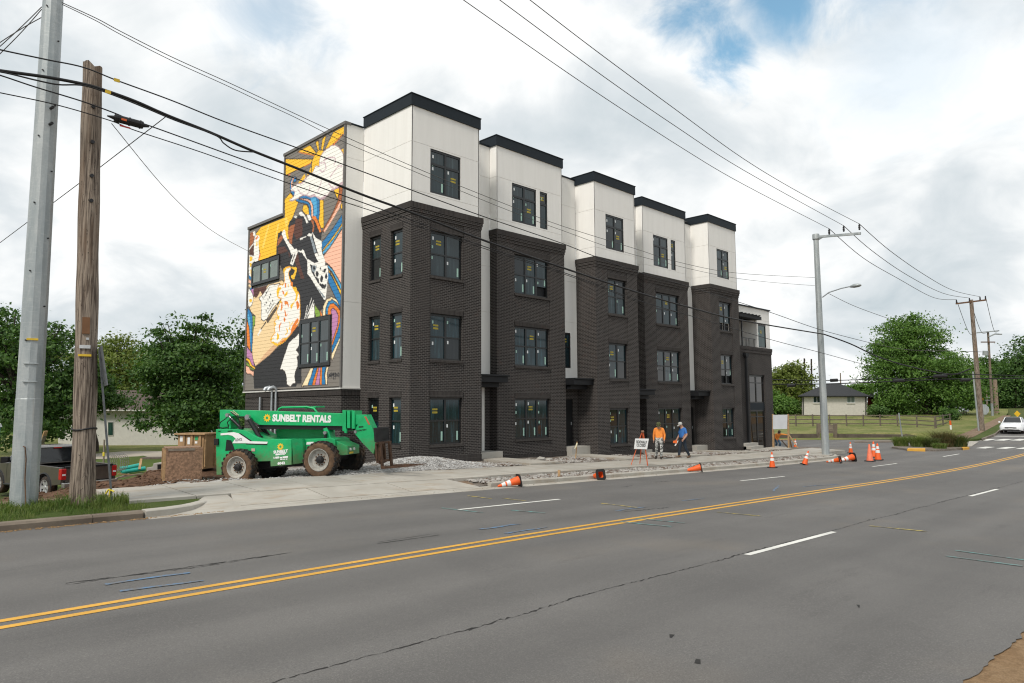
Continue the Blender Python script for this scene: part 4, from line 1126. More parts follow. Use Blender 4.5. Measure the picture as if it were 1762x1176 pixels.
PAINT_STROKES='''V,.03,27.37 13.27 26.95 13.2 26.83 12.91 27.1 12.81 27.38 12.95
V,.03,25.52 12.69 25.84 12.75 26.15 12.61 26.47 12.44
V,.03,27.08 13.32 26.67 13.35 26.13 13.21 26.05 13.04 26.2 12.88
V,.03,27.21 12.41 27.33 12.21 27.53 11.99
V,.03,28.2 12.43 28.24 12.24 28.45 12.08
V,.03,29.34 12.56 29.05 12.28 28.72 12.14
V,.03,28.62 12.95 28.75 12.77 29.07 12.7
V,.03,26.58 12.17 26.37 11.97 26.08 11.82
K,.02,31.87 8.27 32.46 7.82
K,.02,31.34 7.49 32.04 7.05
K,.03,31.93 8.24 31.99 8.19
K,.04,32.23 8.08 32.2 8.05
K,.04,32.56 7.89 32.53 7.85
K,.04,31.76 7.94 31.73 7.9
K,.04,31.88 7.84 31.84 7.8
K,.04,32.02 7.72 31.99 7.69
K,.04,32.2 7.61 32.17 7.58
K,.04,32.32 7.51 32.29 7.48
K,.04,31.53 7.62 31.5 7.59
K,.04,31.7 7.5 31.67 7.47
K,.04,31.82 7.41 31.79 7.38
K,.04,32 7.3 31.97 7.27
K,.04,32.18 7.21 32.15 7.17
K,.025,26.29 3.77 26.27 3.86 26.08 3.97 26.05 3.8
K,.025,26.31 3.79 26.01 3.85 25.73 3.96
K,.025,26 3.8 25.99 3.92 25.87 3.93 25.88 3.7
K,.025,25.77 3.68 25.75 3.91 25.64 3.92 25.66 3.81 25.77 3.84
K,.025,25.59 3.81 25.55 3.94 25.45 3.9 25.47 3.79
K,.02,26.29 3.85 25.41 3.83'''
PAINT = {'Y': srgb(248, 196, 40), 'Y2': srgb(252, 214, 96), 'O': srgb(232, 128, 40), 'B': srgb(30, 120, 180), 'L': srgb(80, 170, 220), 'P': srgb(246, 190, 165), 'W': srgb(243, 243, 240),
         'V': srgb(205, 180, 190), 'V2': srgb(190, 130, 180), 'R': srgb(165, 95, 55), 'D': srgb(84, 48, 38), 'K': srgb(38, 38, 42), 'G': srgb(140, 152, 162), 'T': srgb(240, 212, 165),
         'U': srgb(222, 180, 140), 'U2': srgb(85, 72, 60), 'N': srgb(128, 165, 60), 'C': srgb(250, 232, 190)}
OUTL = {'k': srgb(62, 48, 42), 'm': srgb(170, 140, 148), 'y': srgb(236, 170, 40)}
MURAL_GREY = srgb(122, 117, 112)
def smooth_poly(p, k=4):
    p = np.array(p); n = len(p); out_ = []
    for i in range(n):
        a, b_, c_, d_ = p[i-1], p[i], p[(i+1) % n], p[(i+2) % n]
        for t in np.arange(k)/k:
            out_.append(.5*(2*b_+(c_-a)*t+(2*a-5*b_+4*c_-d_)*t*t+(3*b_-a-3*c_+d_)*t**3))
    return np.array(out_)
def inside(P, poly):
    x_, y_ = P[:, 0], P[:, 1]; r = np.zeros(len(P), bool); n = len(poly)
    for i in range(n):
        x0, y0 = poly[i-1]; x1, y1 = poly[i]
        if y0 == y1: continue
        c_ = ((y0 > y_) != (y1 > y_)) & (x_ < (x1-x0)*(y_-y0)/(y1-y0)+x0)
        r ^= c_
    return r
def seg_dist(P, pts, closed=True):
    d_ = np.full(len(P), 9.0); n = len(pts)
    for i in range(0 if closed else 1, n):
        a, b_ = np.array(pts[i-1]), np.array(pts[i]); ab = b_-a; L2 = (ab**2).sum()+1e-12
        t = np.clip(((P-a)@ab)/L2, 0, 1)
        d_ = np.minimum(d_, np.hypot(*(P-a-t[:, None]*ab).T))
    return d_
def paint_points(P):
    C = np.tile(np.array(MURAL_GREY), (len(P), 1))
    for line in PAINT_SHAPES.strip().splitlines():
        key, sm, ol, rest = line.split(',')
        v = np.array(rest.split(), float).reshape(-1, 2)
        if sm == '1': v = smooth_poly(v)
        lo, hi = v.min(0)-.06, v.max(0)+.06
        s_ = np.where((P[:, 0] > lo[0]) & (P[:, 0] < hi[0]) & (P[:, 1] > lo[1]) & (P[:, 1] < hi[1]))[0]
        if not len(s_): continue
        ins = inside(P[s_], v); C[s_[ins]] = PAINT[key]
        if ol != '-':
            C[s_[seg_dist(P[s_], v) < (.022 if ol != 'y' else .03)]] = OUTL[ol]
    for line in PAINT_STROKES.strip().splitlines():
        key, w_, rest = line.split(',')
        v = np.array(rest.split(), float).reshape(-1, 2)
        lo, hi = v.min(0)-.1, v.max(0)+.1
        s_ = np.where((P[:, 0] > lo[0]) & (P[:, 0] < hi[0]) & (P[:, 1] > lo[1]) & (P[:, 1] < hi[1]))[0]
        if len(s_): C[s_[seg_dist(P[s_], v, False) < float(w_)]] = PAINT[key]
    return C
def make_mural_mat():
    m_ = bpy.data.materials.new('painted_siding'); m_.use_nodes = True
    N = NT(m_.node_tree); b = N.n['Principled BSDF']
    a = N.node('ShaderNodeAttribute'); a.attribute_name = 'paint'
    p = pos_node(N)
    f = N.noise(N.scalev(p, 1, .6, 8), 6, 4, .6)
    c = N.mix(N.math('MULTIPLY', f, .07), N.vmath('MULTIPLY', a.outputs['Color'], (1.06, 1.04, 1.0)), (.10, .09, .08))
    N.put(b.inputs['Base Color'], c); b.inputs['Roughness'].default_value = .62
    bn = N.node('ShaderNodeBump'); bn.inputs['Distance'].default_value = .002
    N.put(bn.inputs['Height'], f); N.l.new(bn.outputs[0], b.inputs['Normal'])
    return m_
MURAL = make_mural_mat()
mural = MB().box(15.44, 25.36, MZ0, 15.50, MYS, MZT-.1).box(15.44, MYS+.001, MZ0, 15.50, MY1-.05, MZS-.1).build('mural_wall', GREY_TRIM, BLD)
MW1, MW2 = (30.88, 33.82, 8.58, 9.71), (26.16, 28.80, 4.29, 6.40)
pitch = .168
z = MZ0+.06
while z < MZT-.12:
    zt = min(z+pitch, MZT-.10)
    ye = MY1-.12 if zt < MZS-.10 else MYS-.10
    spans = [(MY0+.10, ye)]
    for h in (MW1, MW2):
        ns = []
        for a, b_ in spans:
            if h[2] < zt-.02 and h[3] > z+.02 and a < h[1] and b_ > h[0]:
                if h[0]-a > .05: ns.append((a, h[0]))
                if b_-h[1] > .05: ns.append((h[1], b_))
            else: ns.append((a, b_))
        spans = ns
    for a, b_ in spans:
        ny = max(1, int((b_-a)/.026)); nz = 5
        Y, Z = np.meshgrid(np.linspace(a, b_, ny+1), np.linspace(z, zt, nz), indexing='ij')
        t = (Z-z)/(zt-z)
        Xf = MX - .008*(1-t)
        V = np.stack([Xf, Y, Z], -1).reshape(-1, 3)
        idx = np.arange((ny+1)*nz).reshape(ny+1, nz)
        Fq = np.stack([idx[:-1, :-1], idx[:-1, 1:], idx[1:, 1:], idx[1:, :-1]], -1).reshape(-1, 4)
        # drip edge underneath
        base = len(V)
        V = np.concatenate([V, np.stack([np.full(ny+1, MX+.03), np.linspace(a, b_, ny+1), np.full(ny+1, z)], -1)])
        j = np.arange(ny+1)+base
        Fq = np.concatenate([Fq, np.stack([idx[:-1, 0], idx[1:, 0], j[1:], j[:-1]], -1)])
        Cc = paint_points(np.concatenate([np.stack([Y, Z], -1).reshape(-1, 2), np.stack([np.linspace(a, b_, ny+1), np.full(ny+1, z+.002)], -1)]))
        me = mesh_np('siding_board', V - np.array(BLD.location), Fq, MURAL)
        at = me.color_attributes.new('paint', 'FLOAT_COLOR', 'POINT')
        at.data.foreach_set('color', np.concatenate([Cc, np.ones((len(Cc), 1))], 1).astype(np.float32).ravel())
        link('siding_board', me, mural)
    z = zt
# corner boards, copings, base ledge of the end wall
for (a, b_, za, zb, m_) in ((MY0, MY0+.10, MZ0, MZT-.10, GREY_TRIM), (MY1-.12, MY1, MZ0, MZS-.10, GREY_TRIM), (MYS-.10, MYS, MZS-.1, MZT-.10, GREY_TRIM)):
    MB().box(MX-.028, a, za, MX+.05, b_, zb).build('corner_board', m_, BLD)
MB().box(MX-.05, MY0-.03, MZT-.098, MX+.25, MYS+.04, MZT+.03).build('coping', GREY_TRIM, BLD)
MB().box(MX-.05, MYS+.042, MZS-.098, MX+.25, MY1+.05, MZS+.03).build('coping', GREY_TRIM, BLD)
MB().box(MX-.06, MY0-.05, MZ0-.06, MX+.08, MY1+.02, MZ0-.002).build('base_ledge', WHITE_TRIM, BLD)
for (h, c_, r_, gl) in ((MW1, 3, 1, PALE_GLASS), (MW2, 3, 2, GLASS2)):
    window('x', MX-.05, 1, h[0]+.004, h[1]-.004, h[2]+.004, h[3]-.004, c_, r_, dpt=.0, fr=.14, mull=.11, rail=.06, glass=gl, fw=.10, yellow=(1, 1))
# white return in front of the mural, and the dark base under it
panels('y', 25.30, 1, MX+.06, 16.29, [3.34, 6.9, 11.07, 13.04, 14.50])
trim('base_ledge', WHITE_TRIM, 'y', 25.30, 1, MX+.082, 16.285, -.05, .02, MZ0-.06, MZ0-.002)
trim('coping', NAVY, 'y', 25.30, 1, MX+.26, 16.24, -.035, .3, 14.503, 14.57)
mb = MB(); wall_face(mb, 'x', MX+.03, 1, 25.34, 34.15, -1.4, MZ0-.062); wall_face(mb, 'y', 25.33, 1, MX+.03, 16.29, -1.4, MZ0-.062)
mb.build('brick_wall', BRICK, BLD)
MB().box(MX-.01, 25.32, 3.03, MX+.028, 34.12, MZ0-.064).build('soldier_course', SOLDIER, BLD)
MB().box(MX-.01, 25.29, 3.03, 16.288, 25.318, MZ0-.064).build('soldier_course', SOLDIER, BLD)
mb = MB(); mb.box(16.32, 23.3, 14.2, 42.5, MYS, 14.26); mb.box(15.6, 25.4, 14.2, 16.318, MYS, 14.26); mb.box(15.6, MYS+.01, 11.4, 42.5, MY1, 11.46); mb.build('roof', ROOFING, BLD)
MB().box(15.45, 34.2, -1.4, 48.0, 34.3, 11.4).build('rear_wall', BRICK, BLD)
# conduits on the brick below the mural, two with weatherheads
for (y_, zt) in ((32.35, 3.05), (31.15, 3.30), (30.75, 3.30)):
    c = MB().cyl((MX-.09, y_, -.6), (MX-.09, y_, zt), .055, n=12).build('conduit', GALV, BLD, smooth=40)
    if zt > 3.2:
        MB().tube([(MX-.09, y_, zt), (MX-.10, y_, zt+.10), (MX-.2, y_+.05, zt+.17), (MX-.36, y_+.09, zt+.12), (MX-.42, y_+.1, zt+.02)], [.06, .075, .10, .10, .085], 10).build('weatherhead', GALV, c, smooth=50)
MB().box(MX-.28, 29.2, -.2, MX+.0, 29.9, .75).build('meter_box', GALV, BLD, bevel=.02)
# ================================================================ poles and wires
def make_bark_pole():
    m_ = bpy.data.materials.new('weathered_pole'); m_.use_nodes = True
    N = NT(m_.node_tree); b = N.n['Principled BSDF']; p = pos_node(N)
    g = N.noise(N.scalev(p, 34, 34, 1.1), 1.0, 6, .65); k = N.noise(N.scalev(p, 9, 9, 3), 2.2, 3, .8)
    a = N.noise(N.scalev(p, 3, 3, .4), 1.0, 4, .6)
    c = N.mix(N.step(g, .36, .62), (.055, .038, .028), (.30, .245, .195))
    c = N.mix(N.math('MULTIPLY', N.step(a, .48, .66), .6), c, (.20, .135, .09))
    c = N.mix(N.math('MULTIPLY', N.step(k, .62, .68), .85), c, (.025, .018, .013))
    N.put(b.inputs['Base Color'], c); b.inputs['Roughness'].default_value = .9
    bn = N.node('ShaderNodeBump'); bn.inputs['Distance'].default_value = .012
    N.put(bn.inputs['Height'], g); N.l.new(bn.outputs[0], b.inputs['Normal'])
    return m_
POLEWOOD = make_bark_pole()
def make_galv():
    m_ = bpy.data.materials.new('galvanised_steel'); m_.use_nodes = True
    N = NT(m_.node_tree); b = N.n['Principled BSDF']; p = pos_node(N)
    s_ = N.noise(N.scalev(p, 5, 5, 30), 1.0, 3, .6); a = N.noise(N.scalev(p, 4, 4, .7), 1.0, 5, .65)
    v = N.node('ShaderNodeTexVoronoi'); N.put(v.inputs['Vector'], p); v.inputs['Scale'].default_value = 28
    sp = N.sep(v.outputs['Color'])[0]
    c = N.mix(N.step(a, .35, .65), (.30, .335, .345), (.43, .455, .455))
    c = N.mix(N.math('MULTIPLY', sp, .25), c, (.25, .29, .31))
    c = N.mix(N.math('MULTIPLY', N.step(s_, .56, .64), .2), c, (.55, .56, .55))
    c = N.mix(N.math('MULTIPLY', N.step(N.noise(N.scalev(p, 6, 6, .3), 1.0, 4, .7), .64, .74), .3), c, (.22, .16, .10))
    N.put(b.inputs['Base Color'], c); b.inputs['Roughness'].default_value = .5
    b.inputs['Metallic'].default_value = .35
    return m_
STEEL = make_galv()
CABLE = mat('black_cable', (.012, .012, .013), .55, 0, .1, 5)
WIRE = mat('weathered_wire', (.075, .072, .068), .6, .2, .1, 5)
BOLT = mat('dark_hardware', (.035, .035, .037), .5, .6, .2, 20)
TAG_Y = mat('yellow_tag', (.62, .42, .03), .6, 0, .1, 10)
RUST = mat('rusty_steel', (.15, .085, .05), .8, .3, .35, 12)
TIMBER = mat('new_timber', (.40, .255, .13), .75, 0, .18, 4, stretch=(2, 2, 2))
PLYBOARD = mat('ply_board', (.36, .225, .115), .75, 0, .18, 3, dirt=(.16, .10, .06), dirt_amt=.4)
OSB = mat('weathered_osb', (.27, .165, .105), .85, 0, .38, 14, bump=.004, bscale=30, dirt=(.13, .085, .06), dirt_amt=.5)

def text_mesh(name, body, size, m_, parent, loc, rot=(rad(90), 0, 0), bold=0.0, sx=1.0, align='CENTER', thick=.003):
    cu = bpy.data.curves.new(name, 'FONT'); cu.body = body; cu.size = size
    cu.align_x = align; cu.align_y = 'CENTER'; cu.offset = bold; cu.extrude = thick; cu.resolution_u = 3
    t = bpy.data.objects.new(name, cu); COL.objects.link(t)
    dg = bpy.context.evaluated_depsgraph_get()
    me = bpy.data.meshes.new_from_object(t.evaluated_get(dg))
    bpy.data.objects.remove(t); bpy.data.curves.remove(cu)
    me.materials.clear(); me.materials.append(m_)
    o = link(name, me, parent); o.location = loc; o.rotation_euler = rot; o.scale = (sx, 1, 1)
    return o

# tall galvanised pole at the left kerb
gp = on_road(40, 874, .17)
GP = Vector((gp[0], gp[1], float(road_z(gp[0]))+.16))
pole = thing('steel_pole', 'very tall faceted galvanised steel pole rising out of the grass by the left kerb', 'utility pole', GP)
mb = MB(); n = 12
prof = [(.250, -.5), (.247, 2.2), (.241, 2.21), (.222, 6.0), (.185, 12.0), (.150, 18.5)]
mb.lathe(prof, n, Matrix.Translation(GP) @ Matrix.Rotation(rad(10), 4, 'Z'))
mb.build('shaft', STEEL, pole)
tocam = math.atan2(-GP.y, -GP.x)
def on_shaft(z, ang, r_extra=0.0):
    r = float(np.interp(z, [p_[1] for p_ in prof], [p_[0] for p_ in prof]))*.97+r_extra
    return Vector((GP.x+r*math.cos(tocam+ang), GP.y+r*math.sin(tocam+ang), GP.z+z))
for i, z in enumerate(np.arange(3.4, 15, .72)):
    a = (-.55, .75)[i % 2]
    MB().cyl(on_shaft(z, a, -.03), on_shaft(z, a, .025), .016, n=8).build('step_bolt', BOLT, pole)
def plate(name, m_, z, ang, w, h, parent, shaft=on_shaft, thick=.006):
    a_ = shaft(z-h/2, ang); c_ = shaft(z+h/2, ang); t_ = Vector((-math.sin(tocam+ang), math.cos(tocam+ang), 0)); o_ = Vector((math.cos(tocam+ang), math.sin(tocam+ang), 0))
    mb = MB(); mb.prism([a_-t_*w/2-o_*.02, a_+t_*w/2-o_*.02, c_+t_*w/2-o_*.02, c_-t_*w/2-o_*.02], o_*(.034+thick)); return mb.build(name, m_, parent)
plate('yellow_tag', TAG_Y, 3.42, -.05, .20, .04, pole)
for dz_, h_ in ((2.92, .012), (2.55, .012)): plate('handhole_rim', STEEL, dz_, -.05, .26, h_, pole)
MB().tube([on_shaft(1.25, -.25, .0), on_shaft(1.24, -.1, .05), on_shaft(1.0, .0, .03), on_shaft(.6, .0, .02), on_shaft(.2, .12, .03), on_shaft(-.05, .1, .05)], .011, 6).build('ground_wire', RUST, pole, smooth=60)
for z_ in (8.35, 8.0): MB().cyl(on_shaft(z_, .35, -.02), on_shaft(z_, .35, .12), .03, n=8).build('cable_bracket', BOLT, pole)

# wooden pole next to it
wp = on_road(142, 870, .17)
WP = Vector((wp[0], wp[1], float(road_z(wp[0]))+.17))
wtop = on_plane(159, 114, WP, np.array([AX_F[0], AX_F[1], 0]))
wood = thing('wooden_pole', 'weathered brown wooden pole with a split top standing beside the steel pole', 'utility pole', WP)
Hw = wtop[2]-WP.z
mb = MB(); rings = []
for t in np.linspace(0, 1, 26):
    c_ = WP.lerp(Vector(wtop), t); r = .225-.035*t+.006*math.sin(t*31)+.02*max(0, 1-t*12)
    rings.append([(c_.x+r*(1+.025*math.sin(3*a+t*9)+.012*math.sin(7*a+t*23))*math.cos(a), c_.y+r*(1+.025*math.sin(3*a+t*9)+.012*math.sin(7*a-t*17))*math.sin(a), c_.z-(.35 if t == 0 else 0)+(.05*math.sin(a*2+1)+.03*math.sin(5*a) if t == 1 else 0)) for a in np.linspace(0, 2*math.pi, 21)[:-1]])
mb.loft(rings); mb.build('shaft', POLEWOOD, wood, smooth=60)
def on_wood(z, ang, r_extra=0.0):
    t = z/Hw; c_ = WP.lerp(Vector(wtop), t); r = .225-.035*t+r_extra
    return Vector((c_.x+r*math.cos(tocam+ang), c_.y+r*math.sin(tocam+ang), c_.z))
plate('yellow_tag', TAG_Y, 3.12, -.15, .24, .045, wood, on_wood)
plate('number_tag', mat('tag_alu', (.5, .51, .52), .5, .3), 3.30, -.15, .20, .07, wood, on_wood)
plate('small_tag', MATS['tag_alu'], 3.47, .05, .05, .05, wood, on_wood)
plate('old_notice', mat('rust_stain', (.16, .08, .04), .9), 3.75, -.1, .14, .35, wood, on_wood)
MB().tube([on_wood(1.58+.02*math.sin(a*2), a, .008) for a in np.linspace(-math.pi, math.pi, 22)], .018, 6).build('strap', CABLE, wood)
for z_ in (8.55, 7.75, 7.0, 6.45): MB().cyl(on_wood(z_, .1, -.03), on_wood(z_, .1, .05), .04, n=8).build('bolt', BOLT, wood)

# street pole with the light at the corner
sp = on_road(1421, 783, .16)
SPO = Vector((sp[0], sp[1], float(road_z(sp[0]))+.15))
stp = on_x(1409, 404, SPO.x)
spole = thing('street_light_pole', 'slim galvanised pole with a crossarm and a street light at the pavement corner', 'street light', SPO)
Hs = stp[2]-SPO.z
MB().lathe([(.215, -.3), (.21, .5), (.145, Hs)], 12, Matrix.Translation(SPO)).build('shaft', STEEL, spole)
MB().lathe([(.0, Hs+.06), (.19, Hs+.05), (.20, Hs-.02), (.20, Hs-.25), (.155, Hs-.3)], 12, Matrix.Translation(SPO)).build('pole_cap', STEEL, spole, smooth=40)
arm_end = on_x(1481, 402, SPO.x); arm0 = Vector((SPO.x, SPO.y-.12, SPO.z+Hs-.13))
INS = []
a_ = MB().bar(arm0, arm_end, .13, .13).build('crossarm', STEEL, spole)
MB().prism([(SPO.x-.03, SPO.y-.1, SPO.z+Hs-.35), (SPO.x-.03, SPO.y-.55, SPO.z+Hs-.16), (SPO.x-.03, SPO.y-.1, SPO.z+Hs-.10)], (.06, 0, 0)).build('bracket', STEEL, spole)
for (px_, py_) in ((1427, 405), (1452, 400), (1479, 397)):
    b_ = Vector(on_x(px_, py_, SPO.x)); b_.z += .03
    MB().lathe([(.03, 0), (.06, .05), (.045, .10), (.065, .15), (.045, .20), (.06, .26), (.03, .30), (.03, .36)], 10, Matrix.Translation(b_)).build('insulator', BOLT, spole, smooth=40)
    INS.append(b_+Vector((0, 0, .36)))
l0 = Vector(on_x(1415, 512, SPO.x)); l1 = Vector(on_x(1462, 494, SPO.x)); l2 = Vector(on_x(1482, 491, SPO.x))
MB().tube([l0, l0.lerp(l1, .25)+Vector((0, 0, .14)), l0.lerp(l1, .7)+Vector((0, 0, .10)), l1+Vector((0, 0, .02)), l1.lerp(l2, .3)], .035, 8).build('lamp_arm', GALV, spole, smooth=60)
mb = MB(); rings = []
for t, w_, h_ in ((0, .05, .05), (.15, .10, .09), (.4, .17, .14), (.75, .19, .12), (.95, .12, .07), (1.0, .03, .03)):
    c_ = l1.lerp(l2, t)
    rings.append([(c_.x+w_*math.cos(a), c_.y, c_.z+(h_ if math.sin(a) > 0 else h_*.7)*math.sin(a)) for a in np.linspace(0, 2*math.pi, 13)[:-1]])
mb.loft(rings); mb.build('lamp_head', STEEL, spole, smooth=50)

# leaning wooden pole beyond the junction, and the ones behind it
fp0 = at_depth(1690, 744, 66); FP = Vector(fp0)
ftop = Vector(at_depth(1671, 516, 66.3))
far_pole = thing('wooden_pole', 'leaning wooden pole with a rusty crossarm beyond the junction', 'utility pole', FP)
MB().cyl(FP-Vector((0, 0, .3)), ftop, .24, .16, 12).build('shaft', POLEWOOD, far_pole, smooth=50)
ca, cb = Vector(at_depth(1645, 523, 66.2)), Vector(at_depth(1697, 516.5, 66.2))
MB().bar(ca, cb, .12, .14).build('crossarm', RUST, far_pole)
FINS = []
for t_ in (.02, .45, .80, .98):
    b_ = ca.lerp(cb, t_)
    MB().cyl(b_+Vector((0, 0, .05)), b_+Vector((0, 0, .38)), .07, .05, 8).build('insulator', BOLT, far_pole); FINS.append(b_+Vector((0, 0, .38)))
MB().cyl(at_depth(1684.5, 745, 65.5), at_depth(1674, 640, 65.5), .07, n=8).build('cable_guard', STEEL, far_pole)
fr_ = thing('wooden_pole', 'slender wooden pole with two crossarms and a lamp far down the street', 'utility pole', at_depth(1709, 730, 95))
MB().cyl(at_depth(1709, 732, 95), at_depth(1700, 571, 95), .20, .13, 10).build('shaft', POLEWOOD, fr_, smooth=50)
for (xa, ya, xb, yb) in ((1681, 573, 1719, 569.5), (1688, 589, 1712, 589)): MB().bar(at_depth(xa, ya, 94.8), at_depth(xb, yb, 94.8), .14).build('crossarm', STEEL if ya < 580 else RUST, fr_)
MB().tube([at_depth(1701, 580, 94.8), at_depth(1712, 575, 94.7), at_depth(1724, 575.5, 94.6)], .09, 6).build('lamp_head', STEEL, fr_)
MB().cyl(at_depth(1708.5, 728, 94.7), at_depth(1706.5, 695, 94.7), .16, n=8).build('cable_guard', STEEL, fr_)
MB().cyl(at_depth(1695.5, 612, 94.6), at_depth(1695.8, 604, 94.6), .35, n=10).build('transformer', STEEL, fr_)
st_ = thing('wooden_pole', 'bare pale wooden pole stub with no crossarm far down the street', 'utility pole', at_depth(1716, 722, 102))
MB().cyl(at_depth(1716, 724, 102), at_depth(1712, 654, 102), .30, .26, 10).build('shaft', mat('pale_pole', (.27, .20, .15), .9, 0, .2, 6), st_, smooth=50)
for (xa, ya, yb, dd, r_, lab) in ((1385, 690, 617, 118, .28, 'dark bare pole rising behind the left end of the pale bungalow roof'), (1397, 680, 618, 118, .26, 'light brown bare pole rising just right of a dark one behind the bungalow'), (1447, 668, 642, 170, .25, 'short distant pole showing above the ridge of the bungalow'), (1699, 725, 672, 110, .2, 'rust brown pole beside the traffic signal far down the street'), (1749, 712, 665, 130, .22, 'thin grey pole far away in front of the dark trees at the right edge')):
    o_ = thing('distant_pole', lab, 'pole', at_depth(xa, ya, dd))
    MB().cyl(at_depth(xa, ya+6, dd), at_depth(xa-1, yb, dd), r_*.7, r_*.5, 8).build('shaft', POLEWOOD if 'dark' not in lab else mat('dark_pole', (.035, .025, .02), .9), o_)

# ---- overhead lines
def wire(name, label, pts, r, m_, group, n=5, sub=6):
    pts = [Vector(p) for p in pts]; q = []
    for i in range(len(pts)-1):
        a, b_, c_, d_ = pts[max(i-1, 0)], pts[i], pts[i+1], pts[min(i+2, len(pts)-1)]
        for t in np.arange(sub)/sub:
            q.append(.5*(2*b_+(c_-a)*t+(2*a-5*b_+4*c_-d_)*t*t+(3*b_-a-3*c_+d_)*t**3))
    q.append(pts[-1])
    o = MB().tube(q, r, n).build(name, m_, smooth=80)
    return tag(o, label, 'cable', group)
OL = 'overhead lines'
for k, (pp, lab) in enumerate(((((560, -170), (680, -83), (797, 0), (1011, 149), (1180, 259), (1280, 318)), 'lowest of three bare power wires sweeping down the sky to the street light arm'),
                               (((600, -195), (740, -90), (859.5, 0), (1040, 133), (1160, 216), (1280, 293.5)), 'middle of three bare power wires sweeping down the sky to the street light arm'),
                               (((660, -195), (790, -95), (911.6, 0), (1026, 88), (1160, 187), (1280, 274), (1380, 334)), 'highest of three bare power wires sweeping down the sky to the street light arm'))):
    wire('power_line', lab, [on_y(x, y, INS[k].y) for x, y in pp]+[INS[k]], .014, WIRE, OL)
for k, (pp, e_, lab) in enumerate((((( 1485, 444), (1546, 480), (1607, 512.6)), FINS[0], 'lowest of three wires from the street light arm to the leaning pole'),
                                   (((1500, 431.5), (1561.5, 474), (1622.7, 505)), FINS[1], 'middle of three wires from the street light arm to the leaning pole'),
                                   (((1531, 431.5), (1592, 474), (1640, 500)), FINS[2], 'highest of three wires from the street light arm to the leaning pole'))):
    A = np.array(INS[k]); B = np.array(e_); nrm = np.array([-(B-A)[1], (B-A)[0], 0]); nrm = nrm/np.linalg.norm(nrm)
    wire('power_line', lab, [A]+[on_plane(x, y, A, nrm) for x, y in pp]+[B], .020, WIRE, OL)
dirw = np.array([SPO.x-WP.x, SPO.y-WP.y, 0.0]); NW = np.array([-dirw[1], dirw[0], 0])/np.linalg.norm(dirw)
PW = np.array(WP)
def pole_plane(pts, off=0.0):
    p0 = PW + NW*(off-.24)
    return [on_plane(x, y, p0, NW) for x, y in pts]
wire('power_line', 'upper of two thin twin wires passing over the white top storey', pole_plane([(106, 4.6), (165.8, 32), (208.7, 55), (294.5, 98), (386.5, 139.4), (447.8, 168), (570.3, 225), (710.6, 287), (793, 321), (881, 356), (965, 388.5), (1092, 428), (1166, 451), (1266, 470), (1402, 478)], .3), .010, WIRE, OL)
wire('power_line', 'lower of two thin twin wires passing over the white top storey', pole_plane([(107, 8), (165, 36), (208, 60), (294, 104), (386.5, 146), (447.8, 175), (507, 202), (595, 246), (710.6, 294.5), (793, 329), (879, 364), (965, 396), (1092, 439), (1266, 479), (1402, 492)], .32), .009, WIRE, OL)
wire('telephone_line', 'black cable leaving the very top of the wooden pole towards the corner pole', pole_plane([(-60, 71), (0, 86), (80, 103), (144, 116.5), (202.6, 139.4), (294.5, 173), (386.5, 210), (509, 254), (592.5, 284), (710.6, 328.4), (822.7, 369.7), (900, 396), (968, 419.5), (1024, 441.7), (1095, 467.6), (1189.6, 494.8), (1320, 536), (1411.5, 567.7), (1498.7, 590.7)], 0), .016, CABLE, OL)
wire('cable_bundle', 'thickest black cable bundle slanting across the whole facade', pole_plane([(-60, 112), (0, 122), (80, 133), (146, 145.6), (181, 156), (233, 174.7), (288.4, 199), (362, 228.3), (432.4, 259), (520, 293.5), (620, 334), (710.6, 367), (828.6, 412.5), (974, 463), (1098, 503.7), (1192.6, 531), (1278, 552), (1417.6, 575.5)], 0), .034, CABLE, OL, n=7)
wire('cable_bundle', 'thinner strand lashed just under the thickest cable bundle near the poles', pole_plane([(-60, 118), (0, 124), (60, 138), (100, 146), (146, 148), (200, 166), (250, 186), (300, 207), (370, 233), (385, 247), (405, 259), (436, 262)], -.03), .017, CABLE, OL)
wire('telephone_line', 'black cable running through the splice case and under the thick bundle', pole_plane([(-60, 113), (0, 130), (60, 150), (141, 174.7), (199.5, 196), (222, 206), (257.7, 217), (386.5, 263.6), (454, 288), (595, 338.6), (701.7, 377), (828.6, 423), (992, 477), (1098, 517), (1192.6, 545), (1325.7, 584.6), (1408, 606), (1459, 620), (1503, 632)], .0), .015, CABLE, OL)
wire('telephone_line', 'lowest thin cable of the left span joining the line above it', pole_plane([(-60, 148), (0, 160), (98, 181), (190, 208), (233, 225), (350, 263.6), (487.6, 312.6), (564, 338.6), (663.4, 371), (710.6, 387), (830, 427), (992, 479.5), (1098, 520)], .04), .012, CABLE, OL)
A_ = pole_plane([(288, 199)])[0]
wire('guy_wire', 'taut steel stay running down leftwards behind both left poles', [A_, at_depth(136, 316, 19), at_depth(0, 418, 24), at_depth(-70, 470, 27)], .011, WIRE, OL, sub=1)
a0 = pole_plane([(192, 213)], .02)[0]; a3 = np.array(on_x(428, 433, 15.36))
wire('service_drop', 'thin drop wire from the splice case down to the mural wall', [a0, a0*.75+a3*.25+np.array([0, 0, -.45]), a0*.45+a3*.55+np.array([0, 0, -.5]), a3], .009, WIRE, OL)
for (ya, yb, lab) in ((78, 12, 'upper'), (94, 16, 'middle'), (62, 30, 'lower')):
    wire('power_line', lab+' of the thin wires meeting the steel pole at the top left corner', [on_plane(-40, ya+38, PW, np.array([AX_F[0], AX_F[1], 0])), on_plane(30, (ya+yb)/2+8, PW, np.array([AX_F[0], AX_F[1], 0])), on_plane(72, yb, PW, np.array([AX_F[0], AX_F[1], 0]))], .010, WIRE, OL)
